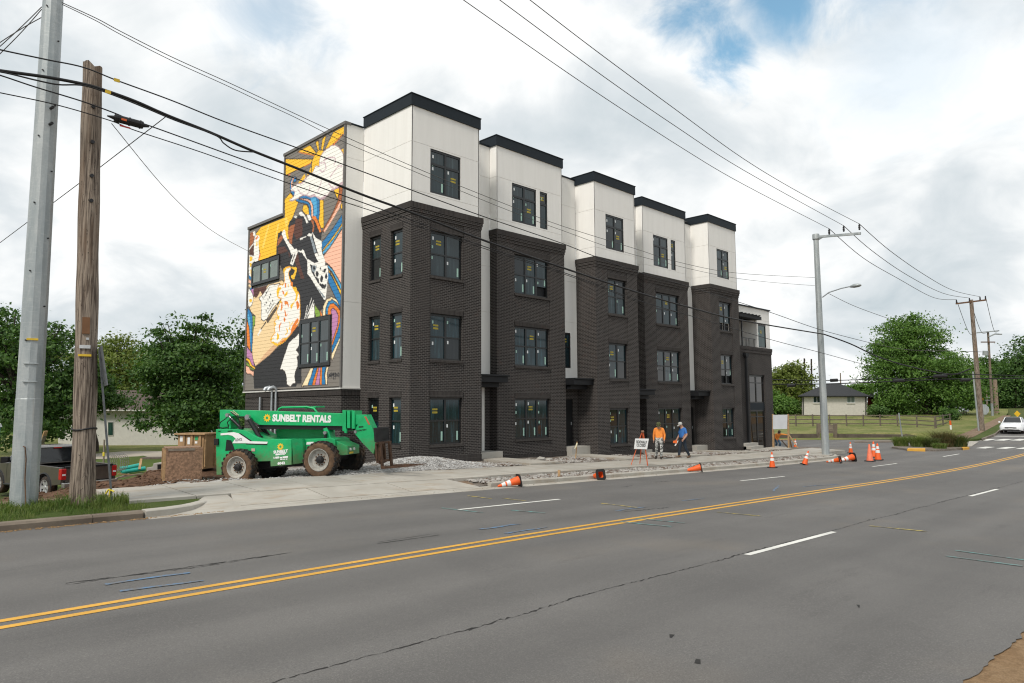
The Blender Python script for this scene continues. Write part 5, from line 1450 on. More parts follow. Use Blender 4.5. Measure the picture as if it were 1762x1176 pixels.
# splice case and the little tags that hang on the cables
c0, c1 = [Vector(p_) for p_ in pole_plane([(197, 203), (246, 216)], -.05)]
sc_ = thing('splice_case', 'black cable splice case hanging under the wires right of the wooden pole', 'cable splice', c0)
MB().cyl(c0, c1, .085, .085, 10).build('case', CABLE, sc_, bevel=.01)
for t_ in (.12, .5, .88):
    q = c0.lerp(c1, t_); MB().cyl(q, q+(c1-c0)*.04, .096, n=10).build('clamp', BOLT, sc_)
for (p_, q_) in ((c0, c0+(c0-c1)*.25), (c1, c1+(c1-c0)*.22)): MB().cyl(p_, q_, .05, .014, 8).build('end_boot', CABLE, sc_)
r0, r1 = [Vector(p_) for p_ in pole_plane([(206, 216), (224, 221)], -.05)]
MB().bar(r0, r1, .02, .03).build('red_strap', mat('red_plastic', (.5, .03, .02), .5), sc_)
f0, f1 = [Vector(p_) for p_ in pole_plane([(209, 205), (218, 207.5)], -.14)]
MB().bar(f0, f1, .006, .045).build('orange_label', mat('orange_label', (.62, .12, .03), .6), sc_)
for (x_, y_, lab) in ((201, 139, 'yellow marker tag on the top cable right of the wooden pole'), (186, 159, 'yellow marker tag on the thick cable bundle right of the wooden pole')):
    p_, q_ = [Vector(v_) for v_ in pole_plane([(x_-5, y_-2), (x_+5, y_+1)], -.06)]
    tag(MB().bar(p_, q_, .01, .075).build('cable_tag', TAG_Y), lab, 'tag', 'cable tags')

# cables crossing over the side street, far right
def far_wire(label, pts, r, d_=60, m_=CABLE):
    wire('telephone_line', label, [at_depth(x, y, d_) for x, y in pts], r, m_, OL)
far_wire('upper black cable over the side street in front of the big tree', [(1329, 653.5), (1430, 655), (1530, 651.7), (1566, 652.6), (1634, 645), (1678, 644.6), (1780, 648)], .035)
far_wire('lower black cable over the side street in front of the big tree', [(1329, 661.5), (1418, 661), (1533, 657), (1640, 652.6), (1780, 651)], .045)
far_wire('sagging continuation of the thick bundle towards the leaning pole', [(1417.6, 575.5), (1463, 592), (1506.7, 612.6), (1551, 627.4), (1595.6, 637.8), (1640, 644.6), (1669.6, 634.8)], .055, 57)
far_wire('thin line above the house continuing past the street light pole', [(1425, 505), (1470, 527), (1530, 549)], .02, 58, WIRE)
far_wire('thin pale line crossing the crown of the big tree', [(1498.7, 590.7), (1560, 602), (1640, 604), (1690, 606)], .02, 58, WIRE)
for (x_, y_, w_) in ((1361, 664, 12), (1435, 655, 12), (1546, 656, 18), (1618, 648, 22), (1661, 654.5, 16)):
    o_ = tag(MB().cyl(at_depth(x_-w_/2, y_, 59.8), at_depth(x_+w_/2, y_-.6, 59.8), .14, n=8).build('splice_case', CABLE, smooth=40), {1361: 'short splice case on the far cables left of the bungalow', 1435: 'splice case on the far cables above the bungalow roof', 1546: 'splice case on the far cables over the left of the big tree', 1618: 'largest splice case on the far cables over the big tree', 1661: 'splice case on the far cables just left of the leaning pole'}[x_], 'cable splice', 'far splice cases')
for k in range(3):
    a_ = FINS[(0, 1, 3)[k]]; e_ = Vector(at_depth((1681, 1700, 1718)[k], (573, 571, 569)[k], 94.8))
    wire('power_line', ('left', 'middle', 'right')[k]+' wire drooping from the leaning pole to the next pole', [a_, a_.lerp(e_, .5)+Vector((0, 0, -1.6)), e_], .025, WIRE, OL)
# ================================================================ telehandler
def make_tele_green():
    m_ = bpy.data.materials.new('rental_green'); m_.use_nodes = True
    N = NT(m_.node_tree); b = N.n['Principled BSDF']; p = N.node('ShaderNodeTexCoord').outputs['Object']
    a = N.noise(p, 2.2, 6, .65, .3); f = N.noise(N.scalev(p, 2, 2, 9), 3, 5, .7); z_ = N.sep(p)[2]
    c = N.mix(N.step(a, .3, .7), (.003, .335, .105), (.006, .43, .145))
    c = N.mix(N.math('MULTIPLY', N.step(f, .56, .72), .35), c, (.03, .15, .06))
    sc = N.noise(N.scalev(p, 9, 9, 2), 4, 5, .75)
    c = N.mix(N.math('MULTIPLY', N.step(sc, .66, .70), .5), c, (.10, .25, .14))
    mud = N.math('MULTIPLY', N.step(N.math('ADD', z_, N.math('MULTIPLY', N.noise(p, 5, 6, .7), -1.3)), .55, -.1), .6)
    c = N.mix(mud, c, (.16, .11, .07))
    N.put(b.inputs['Base Color'], c); N.put(b.inputs['Roughness'], N.math('ADD', .30, N.math('MULTIPLY', f, .25)))
    return m_
GREEN = make_tele_green()
TYRE = mat('tyre_rubber', (.022, .019, .017), .9, 0, .25, 9, bump=.006, bscale=30, dirt=(.14, .085, .05), dirt_amt=.55, dscale=3)
TYRE_MUD = mat('muddy_sidewall', (.135, .082, .048), .95, 0, .3, 7, bump=.006, bscale=25, dirt=(.05, .035, .025), dirt_amt=.6, dscale=4)
RIM = mat('pale_rim', (.42, .41, .37), .55, 0, .15, 8, dirt=(.20, .12, .07), dirt_amt=.5, dscale=5)
HUB = mat('greasy_hub', (.022, .021, .021), .5, .2, .3, 14)
NUT = mat('rusty_nut', (.13, .07, .04), .7, .4, .2, 10)
BLK = mat('black_paint', (.012, .012, .013), .4, 0, .15, 7)
CHROME = mat('cylinder_rod', (.45, .46, .47), .25, .9, .05, 5)
DECAL_W = mat('white_decal', (.78, .79, .78), .5, 0, .04, 5)
DECAL_Y = mat('yellow_decal', (.75, .50, .03), .5, 0, .05, 5)
FORK = mat('rusty_fork', (.085, .048, .030), .75, .4, .4, 8, bump=.003, bscale=25)

RN, FN = Vector(at_depth(408, 836.5, 22.5)), Vector(at_depth(550, 824.6, 21.83))
hd = (FN-RN); WBASE = hd.length; hd.normalize()
rz_t = math.atan2(hd.y, hd.x); pit = -math.asin(hd.z)
RT = Matrix.Rotation(rz_t, 4, 'Z') @ Matrix.Rotation(pit, 4, 'Y')
NEAR = -1.10
loc_t = RN - (RT @ Vector((0, NEAR, 0)))
tele = thing('telehandler', 'green rental telehandler with a lowered boom and rusty forks parked on gravel', 'telehandler', loc_t)
tele.rotation_euler = (0, pit, rz_t)
MT = Matrix.Translation(loc_t) @ RT; MTI = MT.inverted()
def TL(px_, py_, yl):
    """local (x, z) of the photograph pixel on the machine's own vertical plane y = yl"""
    p0 = MT @ Vector((0, yl, 0)); nn = RT @ Vector((0, 1, 0))
    q = MTI @ Vector(on_plane(px_, py_, np.array(p0), np.array(nn)))
    return q.x, q.z
def side_prism(name, m_, pts, y0, y1, parent=tele, bevel=.015, px_=True, yref=None):
    yy = y0 if yref is None else yref
    poly = [(lambda q: (q[0], y0, q[1]))(TL(a, b_, yy) if px_ else (a, b_)) for a, b_ in pts]
    return MB().prism(poly, (0, y1-y0, 0)).build(name, m_, parent, local=True, bevel=bevel)
WR = .585
def tele_wheel(x_, y_, outer, steer=0.0, name='wheel'):
    w = bpy.data.objects.new(name, None); COL.objects.link(w); w.parent = tele; w.location = (x_, y_, WR); w.rotation_euler = (0, 0, steer)
    s_ = outer
    Mx = Matrix.Rotation(rad(90), 4, 'X') if s_ < 0 else Matrix.Rotation(rad(-90), 4, 'X')
    hw = .175
    mb = MB()
    mb.lathe([(.335, -hw+.02), (.36, -hw), (.47, -hw-.012), (.535, -hw+.02), (.555, -hw+.05), (.555, hw-.05), (.535, hw-.02)], 40, Mx, 0)
    mb.lathe([(.335, hw-.03), (.36, hw), (.42, hw+.014), (.49, hw+.012), (.535, hw-.02)], 40, Mx, 1)
    nl = 22
    for i in range(nl):
        for sd_ in (0, 1):
            a = 2*math.pi*(i+.5*sd_)/nl
            Mr = Mx @ Matrix.Rotation(a, 4, 'Z') @ Matrix.Translation((.545, 0, 0)) 
            za, zb = (0.0, hw+.006) if sd_ else (-hw-.006, 0.0)
            sk = .10 if sd_ else -.10
            v = []
            for (z0, off) in ((za, sk if not sd_ else 0), (zb, 0 if not sd_ else sk)):
                for (dx_, dy_) in ((-.03, -.045), (.045, -.034), (.045, .034), (-.03, .045)):
                    v.append(Mr @ Vector((dx_ if abs(z0) < hw-.01 else dx_*.55-.012, dy_+abs(off)*(-1), z0)))
            mb.add(v, ((0, 1, 2, 3), (7, 6, 5, 4), (0, 4, 5, 1), (1, 5, 6, 2), (2, 6, 7, 3), (3, 7, 4, 0)), 0)
    mb.build('tyre', [TYRE, TYRE_MUD], w, local=True, smooth=35)
    MB().lathe([(.345, hw+.0), (.352, hw+.014), (.335, hw+.016), (.318, hw-.02), (.30, hw-.06), (.285, hw-.10), (.20, hw-.115), (.10, hw-.115), (.0, hw-.115)], 32, Mx).build('rim', RIM, w, local=True, smooth=35)
    MB().lathe([(.345, -hw), (.30, -hw+.03), (.0, -hw+.04)], 24, Mx).build('inner_rim', HUB, w, local=True)
    MB().lathe([(.125, hw-.115), (.118, hw-.05), (.10, hw-.035), (.095, hw+.0), (.05, hw+.015), (.0, hw+.018)], 16, Mx).build('hub', HUB, w, local=True, smooth=35)
    mb = MB()
    for i in range(10):
        a = 2*math.pi*i/10
        p_ = Mx @ Vector((.165*math.cos(a), .165*math.sin(a), hw-.115)); q_ = Mx @ Vector((.165*math.cos(a), .165*math.sin(a), hw-.075))
        mb.cyl(p_, q_, .022, n=6)
    mb.build('wheel_nuts', NUT, w, local=True)
    return w
tele_wheel(0, NEAR+.19, -1)
tele_wheel(WBASE, NEAR+.19, -1)
tele_wheel(0, -NEAR-.19, 1)
tele_wheel(WBASE, -NEAR-.19, 1)
for x_ in (0, WBASE):
    MB().cyl((x_, -.72, WR), (x_, .72, WR), .12, n=12).build('axle', HUB, tele, local=True, smooth=40)
    MB().lathe([(0, -.2), (.17, -.14), (.2, 0), (.17, .14), (0, .2)], 14, Matrix.Translation((x_, 0, WR)) @ Matrix.Rotation(rad(90), 4, 'X')).build('differential', HUB, tele, local=True, smooth=50)
# chassis: tall rear block sweeping down to a flat frame, and a front frame nose
yb = -.62
side_prism('chassis', GREEN, [(368, 739), (402, 739), (421, 742), (438, 752), (452, 757), (464, 757.5), (468, 794), (440, 795), (424, 783), (409, 776), (396, 778), (384, 790), (378, 805), (378, 818), (369, 818)], yb, -yb, yref=yb-.1)
side_prism('frame', GREEN, [(462, 757), (534, 756), (566, 754), (574, 757), (574, 778), (540, 790), (466, 792)], -.5, .5, yref=-.6)
side_prism('underframe', HUB, [(440, 790), (560, 782), (560, 800), (440, 808)], -.35, .35, yref=-.5)
# hydraulic box on the near side
hb = side_prism('side_box', GREEN, [(464.5, 756.5), (501.5, 756), (501.5, 800), (465.5, 803)], NEAR+.12, -.5, bevel=.012)
fx0, fz0 = TL(501.5, 756, NEAR+.12); fx1, fz1 = TL(501.5, 800, NEAR+.12)
MB().prism([(fx0-.0, NEAR+.14, fz0-.02), (fx0+.20, NEAR+.44, fz0-.02), (fx0+.20, -.45, fz0-.02), (fx0, -.45, fz0-.02)], (0, 0, fz1-fz0+.03)).build('box_end', GREEN, hb, local=True, bevel=.01)
# front nose with its lamps
nose = side_prism('front_frame', GREEN, [(556, 758), (574, 757), (598, 768), (598, 783), (588, 784), (560, 778)], -.42, .42, yref=-.42)
nx, nz = TL(598, 775, -.42)
for y_ in (-.24, .02): MB().cyl((nx-.01, y_, nz+.02), (nx+.03, y_, nz+.02), .045, n=12).build('headlight', DECAL_W, nose, local=True)
MB().box(nx, -.32, nz-.12, nx+.012, -.05, nz-.06).build('maker_plate', DECAL_Y, nose, local=True)
# boom, offset slightly to the near side of the centre line
by0, by1 = -.30, .16
boom = side_prism('boom', GREEN, [(378, 705.5), (432, 706.5), (592, 712), (592, 733.5), (447, 731.5), (440, 728), (426, 717), (402, 716.5), (397, 719), (397, 738), (378, 738)], by0, by1, bevel=.012)
side_prism('inner_boom', BLK, [(440, 731.6), (606, 733.6), (606, 740.5), (446, 738.5)], by0+.05, by1-.05, yref=by0, bevel=.006)
side_prism('boom_edge', GREEN, [(426, 716.5), (447, 731.4), (592, 733.4), (592, 731), (449, 729), (431, 716)], by0-.012, by0, parent=boom, yref=by0, bevel=0)
for (xa, xb, ya, yb_) in ((590, 596, 706, 742), (598, 603, 707, 737), (606, 611, 707, 738)):
    side_prism('boom_collar', GREEN, [(xa, ya), (xb, ya), (xb, yb_), (xa, yb_)], by0-.035, by1+.035, yref=by0, bevel=.006)
side_prism('hose_guide', GREEN, [(592, 738), (597, 738), (597, 746), (593, 745)], by0-.03, by0+.04, yref=by0, bevel=.004)
head = side_prism('boom_head', GREEN, [(606, 714), (629, 713.8), (639, 736), (647.5, 758), (641.7, 782), (624, 764), (607.7, 744.4), (614.5, 731), (606, 731)], by0+.03, by1-.03, yref=by0, bevel=.012)
x_, z_ = TL(611, 743.5, by0); MB().cyl((x_, by0+.01, z_), (x_, by1, z_), .05, n=12).build('pivot_pin', CHROME, head, local=True)
side_prism('warning_decal', mat('orange_decal', (.42, .12, .06), .6), [(626.5, 717), (630, 717), (637, 731), (634, 731.5)], by0+.024, by0+.028, parent=head, yref=by0+.02, bevel=0)
for (y_, s_) in ((735, '8000'), (741, 'CAPACITY')):
    x_, z_ = TL(621, y_, by0+.02); text_mesh('decal', s_, .075, BLK, head, (x_, by0+.026, z_), (rad(90), 0, 0), .002, 1.1)
# top guard of the cab on the far side, seat and rail
cab = side_prism('cab', GREEN, [(470, 742), (478, 738), (556, 739), (556, 757), (474, 756)], .34, 1.0, yref=.2, bevel=.01)
def rail_px(name, pts, y_, r, parent):
    return MB().tube([(lambda q: (q[0], y_, q[1]))(TL(a, b_, y_)) for a, b_ in pts], r, 8).build(name, GREEN, parent, local=True, smooth=60)
for y_ in (.38, .98):
    rail_px('roll_bar', [(478, 742), (477, 712), (480, 704), (485, 701.5), (528, 700.5), (540, 703), (547, 712), (552, 740)], y_, .035, cab)
mb = MB()
for px_ in (486, 495, 504, 513, 522):
    x_, z_ = TL(px_, 701.5, .38); mb.bar((x_, .38, z_), (x_, .98, z_), .03, .03)
mb.build('roof_bars', GREEN, cab, local=True)
x_, z_ = TL(535, 701.5, .4); MB().box(x_-.22, .38, z_-.02, x_+.2, .98, z_+.03).build('cab_roof', GREEN, cab, local=True, bevel=.01)
x_, z_ = TL(512, 748, .6); MB().box(x_-.2, .45, z_-.1, x_+.2, .85, z_+.05).box(x_-.24, .45, z_, x_-.14, .85, z_+.5).build('seat', BLK, cab, local=True, bevel=.03)
# engine cover of the far side glimpsed under the boom
side_prism('air_intake', mat('dusty_intake', (.16, .14, .11), .9), [(427, 741), (432, 737), (441, 741), (445, 750), (436, 753)], -.2, .3, yref=-.2, bevel=.03)
# lift cylinders
def ram(name, p, q, y_, r, split=.62):
    a = TL(*p, y_); b_ = TL(*q, y_); A = Vector((a[0], y_, a[1])); B = Vector((b_[0], y_, b_[1])); C = A.lerp(B, split)
    o = MB().cyl(B, C, r, n=14).build(name, BLK, tele, local=True, smooth=40)
    MB().cyl(C, A, r*.6, n=12).build('piston_rod', CHROME, o, local=True, smooth=40)
    for c_ in (A, B): MB().cyl(c_+Vector((0, -.06, 0)), c_+Vector((0, .06, 0)), r*1.15, n=12).build('ram_eye', CHROME if c_ is A else BLK, o, local=True, smooth=40)
ram('lift_cylinder', (426.5, 718), (448, 755), -.46, .075, .12)
ram('lift_cylinder', (446, 727), (465, 756), .20, .075, .12)
ram('compensating_cylinder', (392, 714.5), (415, 737), -.44, .055, .35)
for pts in (((376, 736), (379, 727), (388, 721), (393, 716)), ((392, 741), (393, 733), (391, 727), (396, 722), (400, 717)), ((397, 709), (404, 715), (412, 718), (426, 717)), ((413, 737), (412, 727), (410, 721), (408, 716)), ((374, 735), (383, 737), (391, 736))):
    MB().tube([(lambda q: (q[0], -.47, q[1]))(TL(a, b_, -.47)) for a, b_ in pts], .018, 6).build('hydraulic_hose', BLK, tele, local=True, smooth=60)
for pts in (((397, 708), (408, 715)), ((401, 707), (411, 715))):
    MB().tube([(lambda q: (q[0], -.33, q[1]))(TL(a, b_, -.33)) for a, b_ in pts], .012, 6).build('pale_hose', mat('pale_hose', (.5, .45, .30), .6), boom, local=True)
# steering link tower in front of the cab
side_prism('link_tower', GREEN, [(556, 738), (562, 736), (566, 744), (570, 756), (576, 762), (558, 760), (559, 750)], -.30, .05, yref=-.3, bevel=.01)
ram('tilt_cylinder', (560, 745), (559.5, 760), -.36, .05, .2)
# forks
y_f = (-.42, .30)
cx, cz_ = TL(645, 764, by0)
for y_ in (-.16, .08):
    MB().prism([(cx-.16, y_, cz_-.14), (cx+.02, y_, cz_+.06), (cx+.16, y_, cz_+.06), (cx+.16, y_, cz_-.62), (cx+.02, y_, cz_-.66), (cx-.10, y_, cz_-.44)], (0, .06, 0)).build('carriage_plate', FORK, tele, local=True, bevel=.006)
MB().box(cx+.14, -.60, cz_-.02, cx+.22, .50, cz_+.04).box(cx+.14, -.60, cz_-.60, cx+.22, .50, cz_-.53).box(cx+.12, -.58, cz_-.53, cx+.17, -.5, cz_-.02).box(cx+.12, .42, cz_-.53, cx+.17, .5, cz_-.02).build('fork_carriage', FORK, tele, local=True, bevel=.006)
br = MB().box(cx+.13, -.60, cz_+.05, cx+.16, .50, cz_+.08).box(cx+.13, -.60, cz_+.08, cx+.16, -.56, cz_+.46).box(cx+.13, .46, cz_+.08, cx+.16, .50, cz_+.46).box(cx+.13, -.60, cz_+.46, cx+.16, .50, cz_+.50).build('load_backrest', BLK, tele, local=True)
for i in range(13):
    y_ = -.54+i*.082
    MB().box(cx+.135, y_, cz_+.08, cx+.155, y_+.05, cz_+.46).build('backrest_bar', BLK, br, local=True)
for y_ in y_f:
    zb = cz_-.80
    MB().prism([(cx+.22, y_-.065, cz_+.02), (cx+.27, y_-.065, cz_+.02), (cx+.28, y_-.065, zb+.08), (cx+1.42, y_-.065, zb+.016), (cx+1.44, y_-.065, zb), (cx+.24, y_-.065, zb), (cx+.22, y_-.065, zb+.06)], (0, .13, 0)).build('fork_tine', FORK, tele, local=True, bevel=.004)
# white chevron stripe, grille, lamp and decals on the near side
ys = yb-.012
st0 = [(380, 746), (402, 744), (411, 746), (420, 752), (431, 759.5), (461, 760.5), (460, 764), (430, 763.5), (424, 763), (400, 763), (404, 757), (406, 755), (400, 750), (393, 748.5), (380, 749.5)]
side_prism('white_stripe', DECAL_W, st0, ys, ys+.008, yref=yb, bevel=0)
side_prism('black_stripe', BLK, [(411, 746), (414, 746), (422, 751), (433, 758.5), (433, 759.5), (431, 759.6), (420, 752)], ys, ys+.008, yref=yb, bevel=0)
side_prism('black_stripe', BLK, [(424, 763.2), (460, 764.2), (460, 766), (424, 764.8)], ys, ys+.008, yref=yb, bevel=0)
side_prism('white_stripe', DECAL_W, [(528, 761), (540, 760.5), (538, 765), (527, 765.5)], -.515, -.507, yref=-.51, bevel=0)
x_, z_ = TL(411, 757, yb); text_mesh('decal', '6042', .13, mat('grey_decal', (.30, .31, .31), .5), tele, (x_, ys-.004, z_), (rad(90), 0, 0), .003)
side_prism('grille', BLK, [(390, 757), (398, 758), (402, 768), (404, 775), (388, 776)], ys, ys+.006, yref=yb, bevel=0)
side_prism('tail_lamp', BLK, [(370, 755), (377, 755), (377, 766), (370, 766)], ys-.05, ys+.01, yref=yb, bevel=.01)
side_prism('service_sticker', mat('pink_sticker', (.55, .40, .34), .6), [(433, 772), (439, 772), (439, 777), (433, 777)], ys, ys+.006, yref=yb, bevel=0)
mb = MB(); x_, z_ = TL(372, 741.5, yb)
for (px_, w_) in ((376, 4), (392, 9)):
    x_, z_ = TL(px_, 742.5, yb); mb.box(x_, ys, z_-.012, x_+w_*.02, ys+.006, z_+.012)
mb.build('caution_text', BLK, tele, local=True)
def sun_logo(px_, py_, y_, r, parent):
    x0, z0 = TL(px_, py_, y_); mb = MB(); n = 10
    o_ = []; i_ = []
    for k in range(n*4):
        a = 2*math.pi*k/(n*4); rr = r if k % 4 in (0, 1) else r*.74
        o_.append((x0+rr*math.cos(a+.06), y_, z0+rr*math.sin(a+.06))); i_.append((x0+r*.34*math.cos(a), y_, z0+r*.34*math.sin(a)))
    N_ = len(o_); mb.add(o_+i_, [(k, (k+1) % N_, N_+(k+1) % N_, N_+k) for k in range(N_)])
    mb.build('sun_emblem', DECAL_Y, parent, local=True)
sun_logo(459.5, 719.5, by0-.006, .135, boom)
xa, za = TL(469, 720, by0); xb, zb_ = TL(570, 722, by0)
ang = math.atan2(zb_-za, xb-xa)
t_ = text_mesh('lettering', 'SUNBELT RENTALS', .30, DECAL_W, boom, ((xa+xb)/2, by0-.006, (za+zb_)/2-.0), (rad(90), -ang, 0), .016, 1.0)
wid = max(v.co.x for v in t_.data.vertices)-min(v.co.x for v in t_.data.vertices)
t_.scale = (math.hypot(xb-xa, zb_-za)/wid, 1.0, 1)
yn = NEAR+.115
sun_logo(482.5, 769, yn, .115, hb)
for (y_, s_, sz_, px_, w_) in ((777.6, 'SUNBELT', .125, 483, 25), (782, 'RENTALS', .06, 483, 18), (788, '1-800', .075, 475.5, 10), (797.6, '6042', .105, 484, 13)):
    x_, z_ = TL(px_, y_, yn)
    t_ = text_mesh('lettering', s_, sz_, DECAL_W, hb, (x_, yn-.001, z_), (rad(90), 0, 0), .006)
    wid = max(v.co.x for v in t_.data.vertices)-min(v.co.x for v in t_.data.vertices)
    xq, _ = TL(px_+w_, y_, yn); t_.scale = ((xq-x_)/wid, 1, 1)

mb = MB()                                       # the rest of that line is too small to read in the photograph: plain strokes
for (pa, pb, py_, h_) in ((481.8, 485.5, 788, .045), (486.3, 495.6, 787.3, .05), (482.3, 486.5, 790.8, .03), (487.5, 491, 790.6, .03), (492, 494.6, 790.4, .03)):
    xa_, za_ = TL(pa, py_, yn); xb_, _q = TL(pb, py_, yn); mb.box(xa_, yn-.004, za_-h_/2, xb_, yn, za_+h_/2)
mb.build('lettering', DECAL_W, hb, local=True)

# ================================================================ vehicles
def car_wheel(parent, x_, y_, r, w_, outer, rimmat, spokes=6, muddy=False):
    wh = bpy.data.objects.new('wheel', None); COL.objects.link(wh); wh.parent = parent; wh.location = (x_, y_, r)
    Mx = Matrix.Rotation(rad(90 if outer < 0 else -90), 4, 'X'); h = w_/2
    MB().lathe([(r*.66, h-.01), (r*.70, h+.005), (r*.9, h), (r*.985, h-.03), (r, h-.06), (r, -h+.06), (r*.98, -h+.02), (r*.7, -h), (r*.3, -h)], 32, Mx).build('tyre', TYRE, wh, local=True, smooth=40)
    MB().lathe([(r*.68, h-.005), (r*.66, h-.01), (r*.62, h-.06), (r*.3, h-.075), (0, h-.075)], 24, Mx).build('rim', BLK, wh, local=True, smooth=40)
    mb = MB()
    for i in range(spokes):
        a = 2*math.pi*i/spokes
        M2 = Mx @ Matrix.Rotation(a, 4, 'Z')
        v = [M2 @ Vector(q) for q in ((.03, -.045, h-.03), (r*.65, -.065, h-.012), (r*.65, .065, h-.012), (.03, .045, h-.03), (.03, -.045, h-.07), (r*.65, -.065, h-.05), (r*.65, .065, h-.05), (.03, .045, h-.07))]
        mb.add(v, ((0, 1, 2, 3), (7, 6, 5, 4), (0, 4, 5, 1), (1, 5, 6, 2), (2, 6, 7, 3), (3, 7, 4, 0)))
    mb.lathe([(r*.69, h-.012), (r*.69, h+.008), (r*.63, h+.002), (r*.62, h-.04)], 24, Mx)
    mb.lathe([(.075, h-.07), (.07, h-.01), (.0, h-.005)], 12, Mx)
    mb.build('spokes', rimmat, wh, local=True)
    return wh
ALLOY = mat('alloy', (.55, .56, .57), .3, .6, .05, 4)
GLASS_CAR = mat('car_glass', (.008, .010, .012), .05, 0, .05, 3, spec=.6)
RED_LENS = mat('red_lens', (.42, .012, .012), .2, 0, .1, 20, spec=.6)
TRUCKPAINT = mat('bronze_paint', (.085, .072, .062), .30, .30, .12, 3, coat=.6, dirt=(.11, .09, .075), dirt_amt=.35, dscale=2)

def wheel_arch(cx, r, z0, n=9):
    return [(cx+r*math.cos(a), z0+r*math.sin(a)) for a in np.linspace(math.pi, 0, n)]
tk_loc = at_depth(80, 858.5, 25.2); ang_t = rad(104)
tk = thing('pickup_truck', 'dark bronze pickup truck with a crew cab seen from behind on the dirt lot', 'pickup truck', tk_loc, ang_t)
# origin at the rear left wheel's contact patch: x forward, y left; body spans y -1.85 .. +0.12
yl, yr_ = .12, -1.80
low = [(-1.12, .52), (-1.12, 1.10), (-.0, 1.16), (1.05, 1.17), (3.2, 1.14), (4.15, 1.05), (4.42, .92), (4.45, .48)] 
prof_ = [(-1.12, .55)] + [(-1.14, 1.14), (.95, 1.20), (3.15, 1.17), (4.1, 1.08), (4.40, .95), (4.45, .55)] + [(3.95, .42)]
arch_f = list(reversed(wheel_arch(3.42, .50, .40))); arch_r = list(reversed(wheel_arch(0, .50, .40)))
poly = [(-1.14, 1.14), (.95, 1.20), (3.15, 1.17), (4.1, 1.08), (4.40, .95), (4.45, .50)] + arch_f + [(2.9, .42), (.52, .42)] + arch_r + [(-.55, .50), (-1.12, .56)]
body = MB().prism([(x, yl, z) for x, z in poly], (0, -.10, 0)).build('body_side', TRUCKPAINT, tk, local=True, bevel=.02)
MB().prism([(x, yr_+.10, z) for x, z in poly], (0, -.10, 0)).build('body_side', TRUCKPAINT, tk, local=True, bevel=.02)
MB().box(.93, yr_+.1, .5, 3.0, yl-.1, 1.1).box(3.0, yr_+.1, .6, 4.35, yl-.1, 1.09).box(-1.0, yr_+.1, .60, .93, yl-.1, .66).build('floor', BLK, tk, local=True)
hood = MB().loft([[(3.05, yr_+.02, 1.17), (3.05, yl-.02, 1.17), (3.05, yl-.15, 1.20), (3.05, yr_+.15, 1.20)], [(4.2, yr_+.05, 1.06), (4.2, yl-.05, 1.06), (4.2, yl-.15, 1.10), (4.2, yr_+.15, 1.10)]]).build('hood', TRUCKPAINT, tk, local=True)
# crew cab greenhouse
def ring(x, w, z0, z1, tw):
    c_ = (yl+yr_)/2; return [(x, c_-w, z0), (x, c_+w, z0), (x, c_+tw, z1), (x, c_-tw, z1)]
gh = MB()
yc = (yl+yr_)/2
base_ = [(.95, 1.19), (3.1, 1.16)]; top_ = [(1.12, 1.80), (2.45, 1.82)]
v = [(.95, yr_+.03, 1.19), (.95, yl-.03, 1.19), (3.1, yl-.03, 1.16), (3.1, yr_+.03, 1.16), (1.15, yr_+.20, 1.76), (1.15, yl-.20, 1.76), (2.35, yl-.20, 1.78), (2.35, yr_+.20, 1.78)]
gh.add(v, ((0, 1, 5, 4), (1, 2, 6, 5), (2, 3, 7, 6), (3, 0, 4, 7), (4, 5, 6, 7)))
cabg = gh.build('cab_pillars', TRUCKPAINT, tk, local=True, bevel=.03)
MB().loft([[(1.10, yr_+.22, 1.765), (1.10, yl-.22, 1.765), (2.42, yl-.22, 1.78), (2.42, yr_+.22, 1.78)], [(1.22, yr_+.34, 1.83), (1.22, yl-.34, 1.83), (2.28, yl-.34, 1.84), (2.28, yr_+.34, 1.84)]]).build('roof', TRUCKPAINT, tk, local=True, smooth=60)
def inset(a, b_, c_, d_, k=.10, off=(0, 0, 0)):
    ctr = [(sum(q[i] for q in (a, b_, c_, d_))/4) for i in range(3)]
    return [tuple(q[i]+(ctr[i]-q[i])*k+off[i] for i in range(3)) for q in (a, b_, c_, d_)]
for nm, idx, off in (('rear_window', (0, 1, 5, 4), (-.012, 0, .0)), ('side_window', (1, 2, 6, 5), (0, .012, 0)), ('windscreen', (2, 3, 7, 6), (.012, 0, 0)), ('side_window', (3, 0, 4, 7), (0, -.012, 0))):
    q = inset(*[v[i] for i in idx], .13, off)
    MB().prism(q, (.004, .004, .0)).build(nm, GLASS_CAR, cabg, local=True)
MB().box(1.62, yl-.13, 1.2, 1.72, yl-.06, 1.74).build('door_pillar', BLK, cabg, local=True)
MB().box(1.09, yc-.14, 1.72, 1.12, yc+.14, 1.765).build('brake_light', RED_LENS, cabg, local=True)
# tailgate, lamps, bumper
tg = MB().box(-1.16, yr_+.13, .64, -1.10, yl-.13, 1.15).build('tailgate', TRUCKPAINT, tk, local=True, bevel=.02)
MB().box(-1.175, yr_+.13, 1.10, -1.09, yl-.13, 1.175).build('tailgate_cap', BLK, tg, local=True, bevel=.01)
MB().box(-1.172, yc-.14, .97, -1.158, yc+.14, 1.05).build('handle', BLK, tg, local=True, bevel=.01)
for (ya, yb2) in ((yl-.16, yl+.012), (yr_-.012, yr_+.16)):
    l_ = MB().box(-1.175, ya, .72, -.98, yb2, 1.10).build('tail_light', RED_LENS, tk, local=True, bevel=.02)
    MB().box(-1.18, ya+.03, .86, -1.17, yb2-.03, .92).build('reversing_lamp', DECAL_W, l_, local=True)
bp = MB().box(-1.34, yr_+.02, .44, -1.12, yl-.02, .62).build('rear_bumper', mat('bumper_chrome', (.42, .42, .41), .25, .8, .1, 8), tk, local=True, bevel=.03)
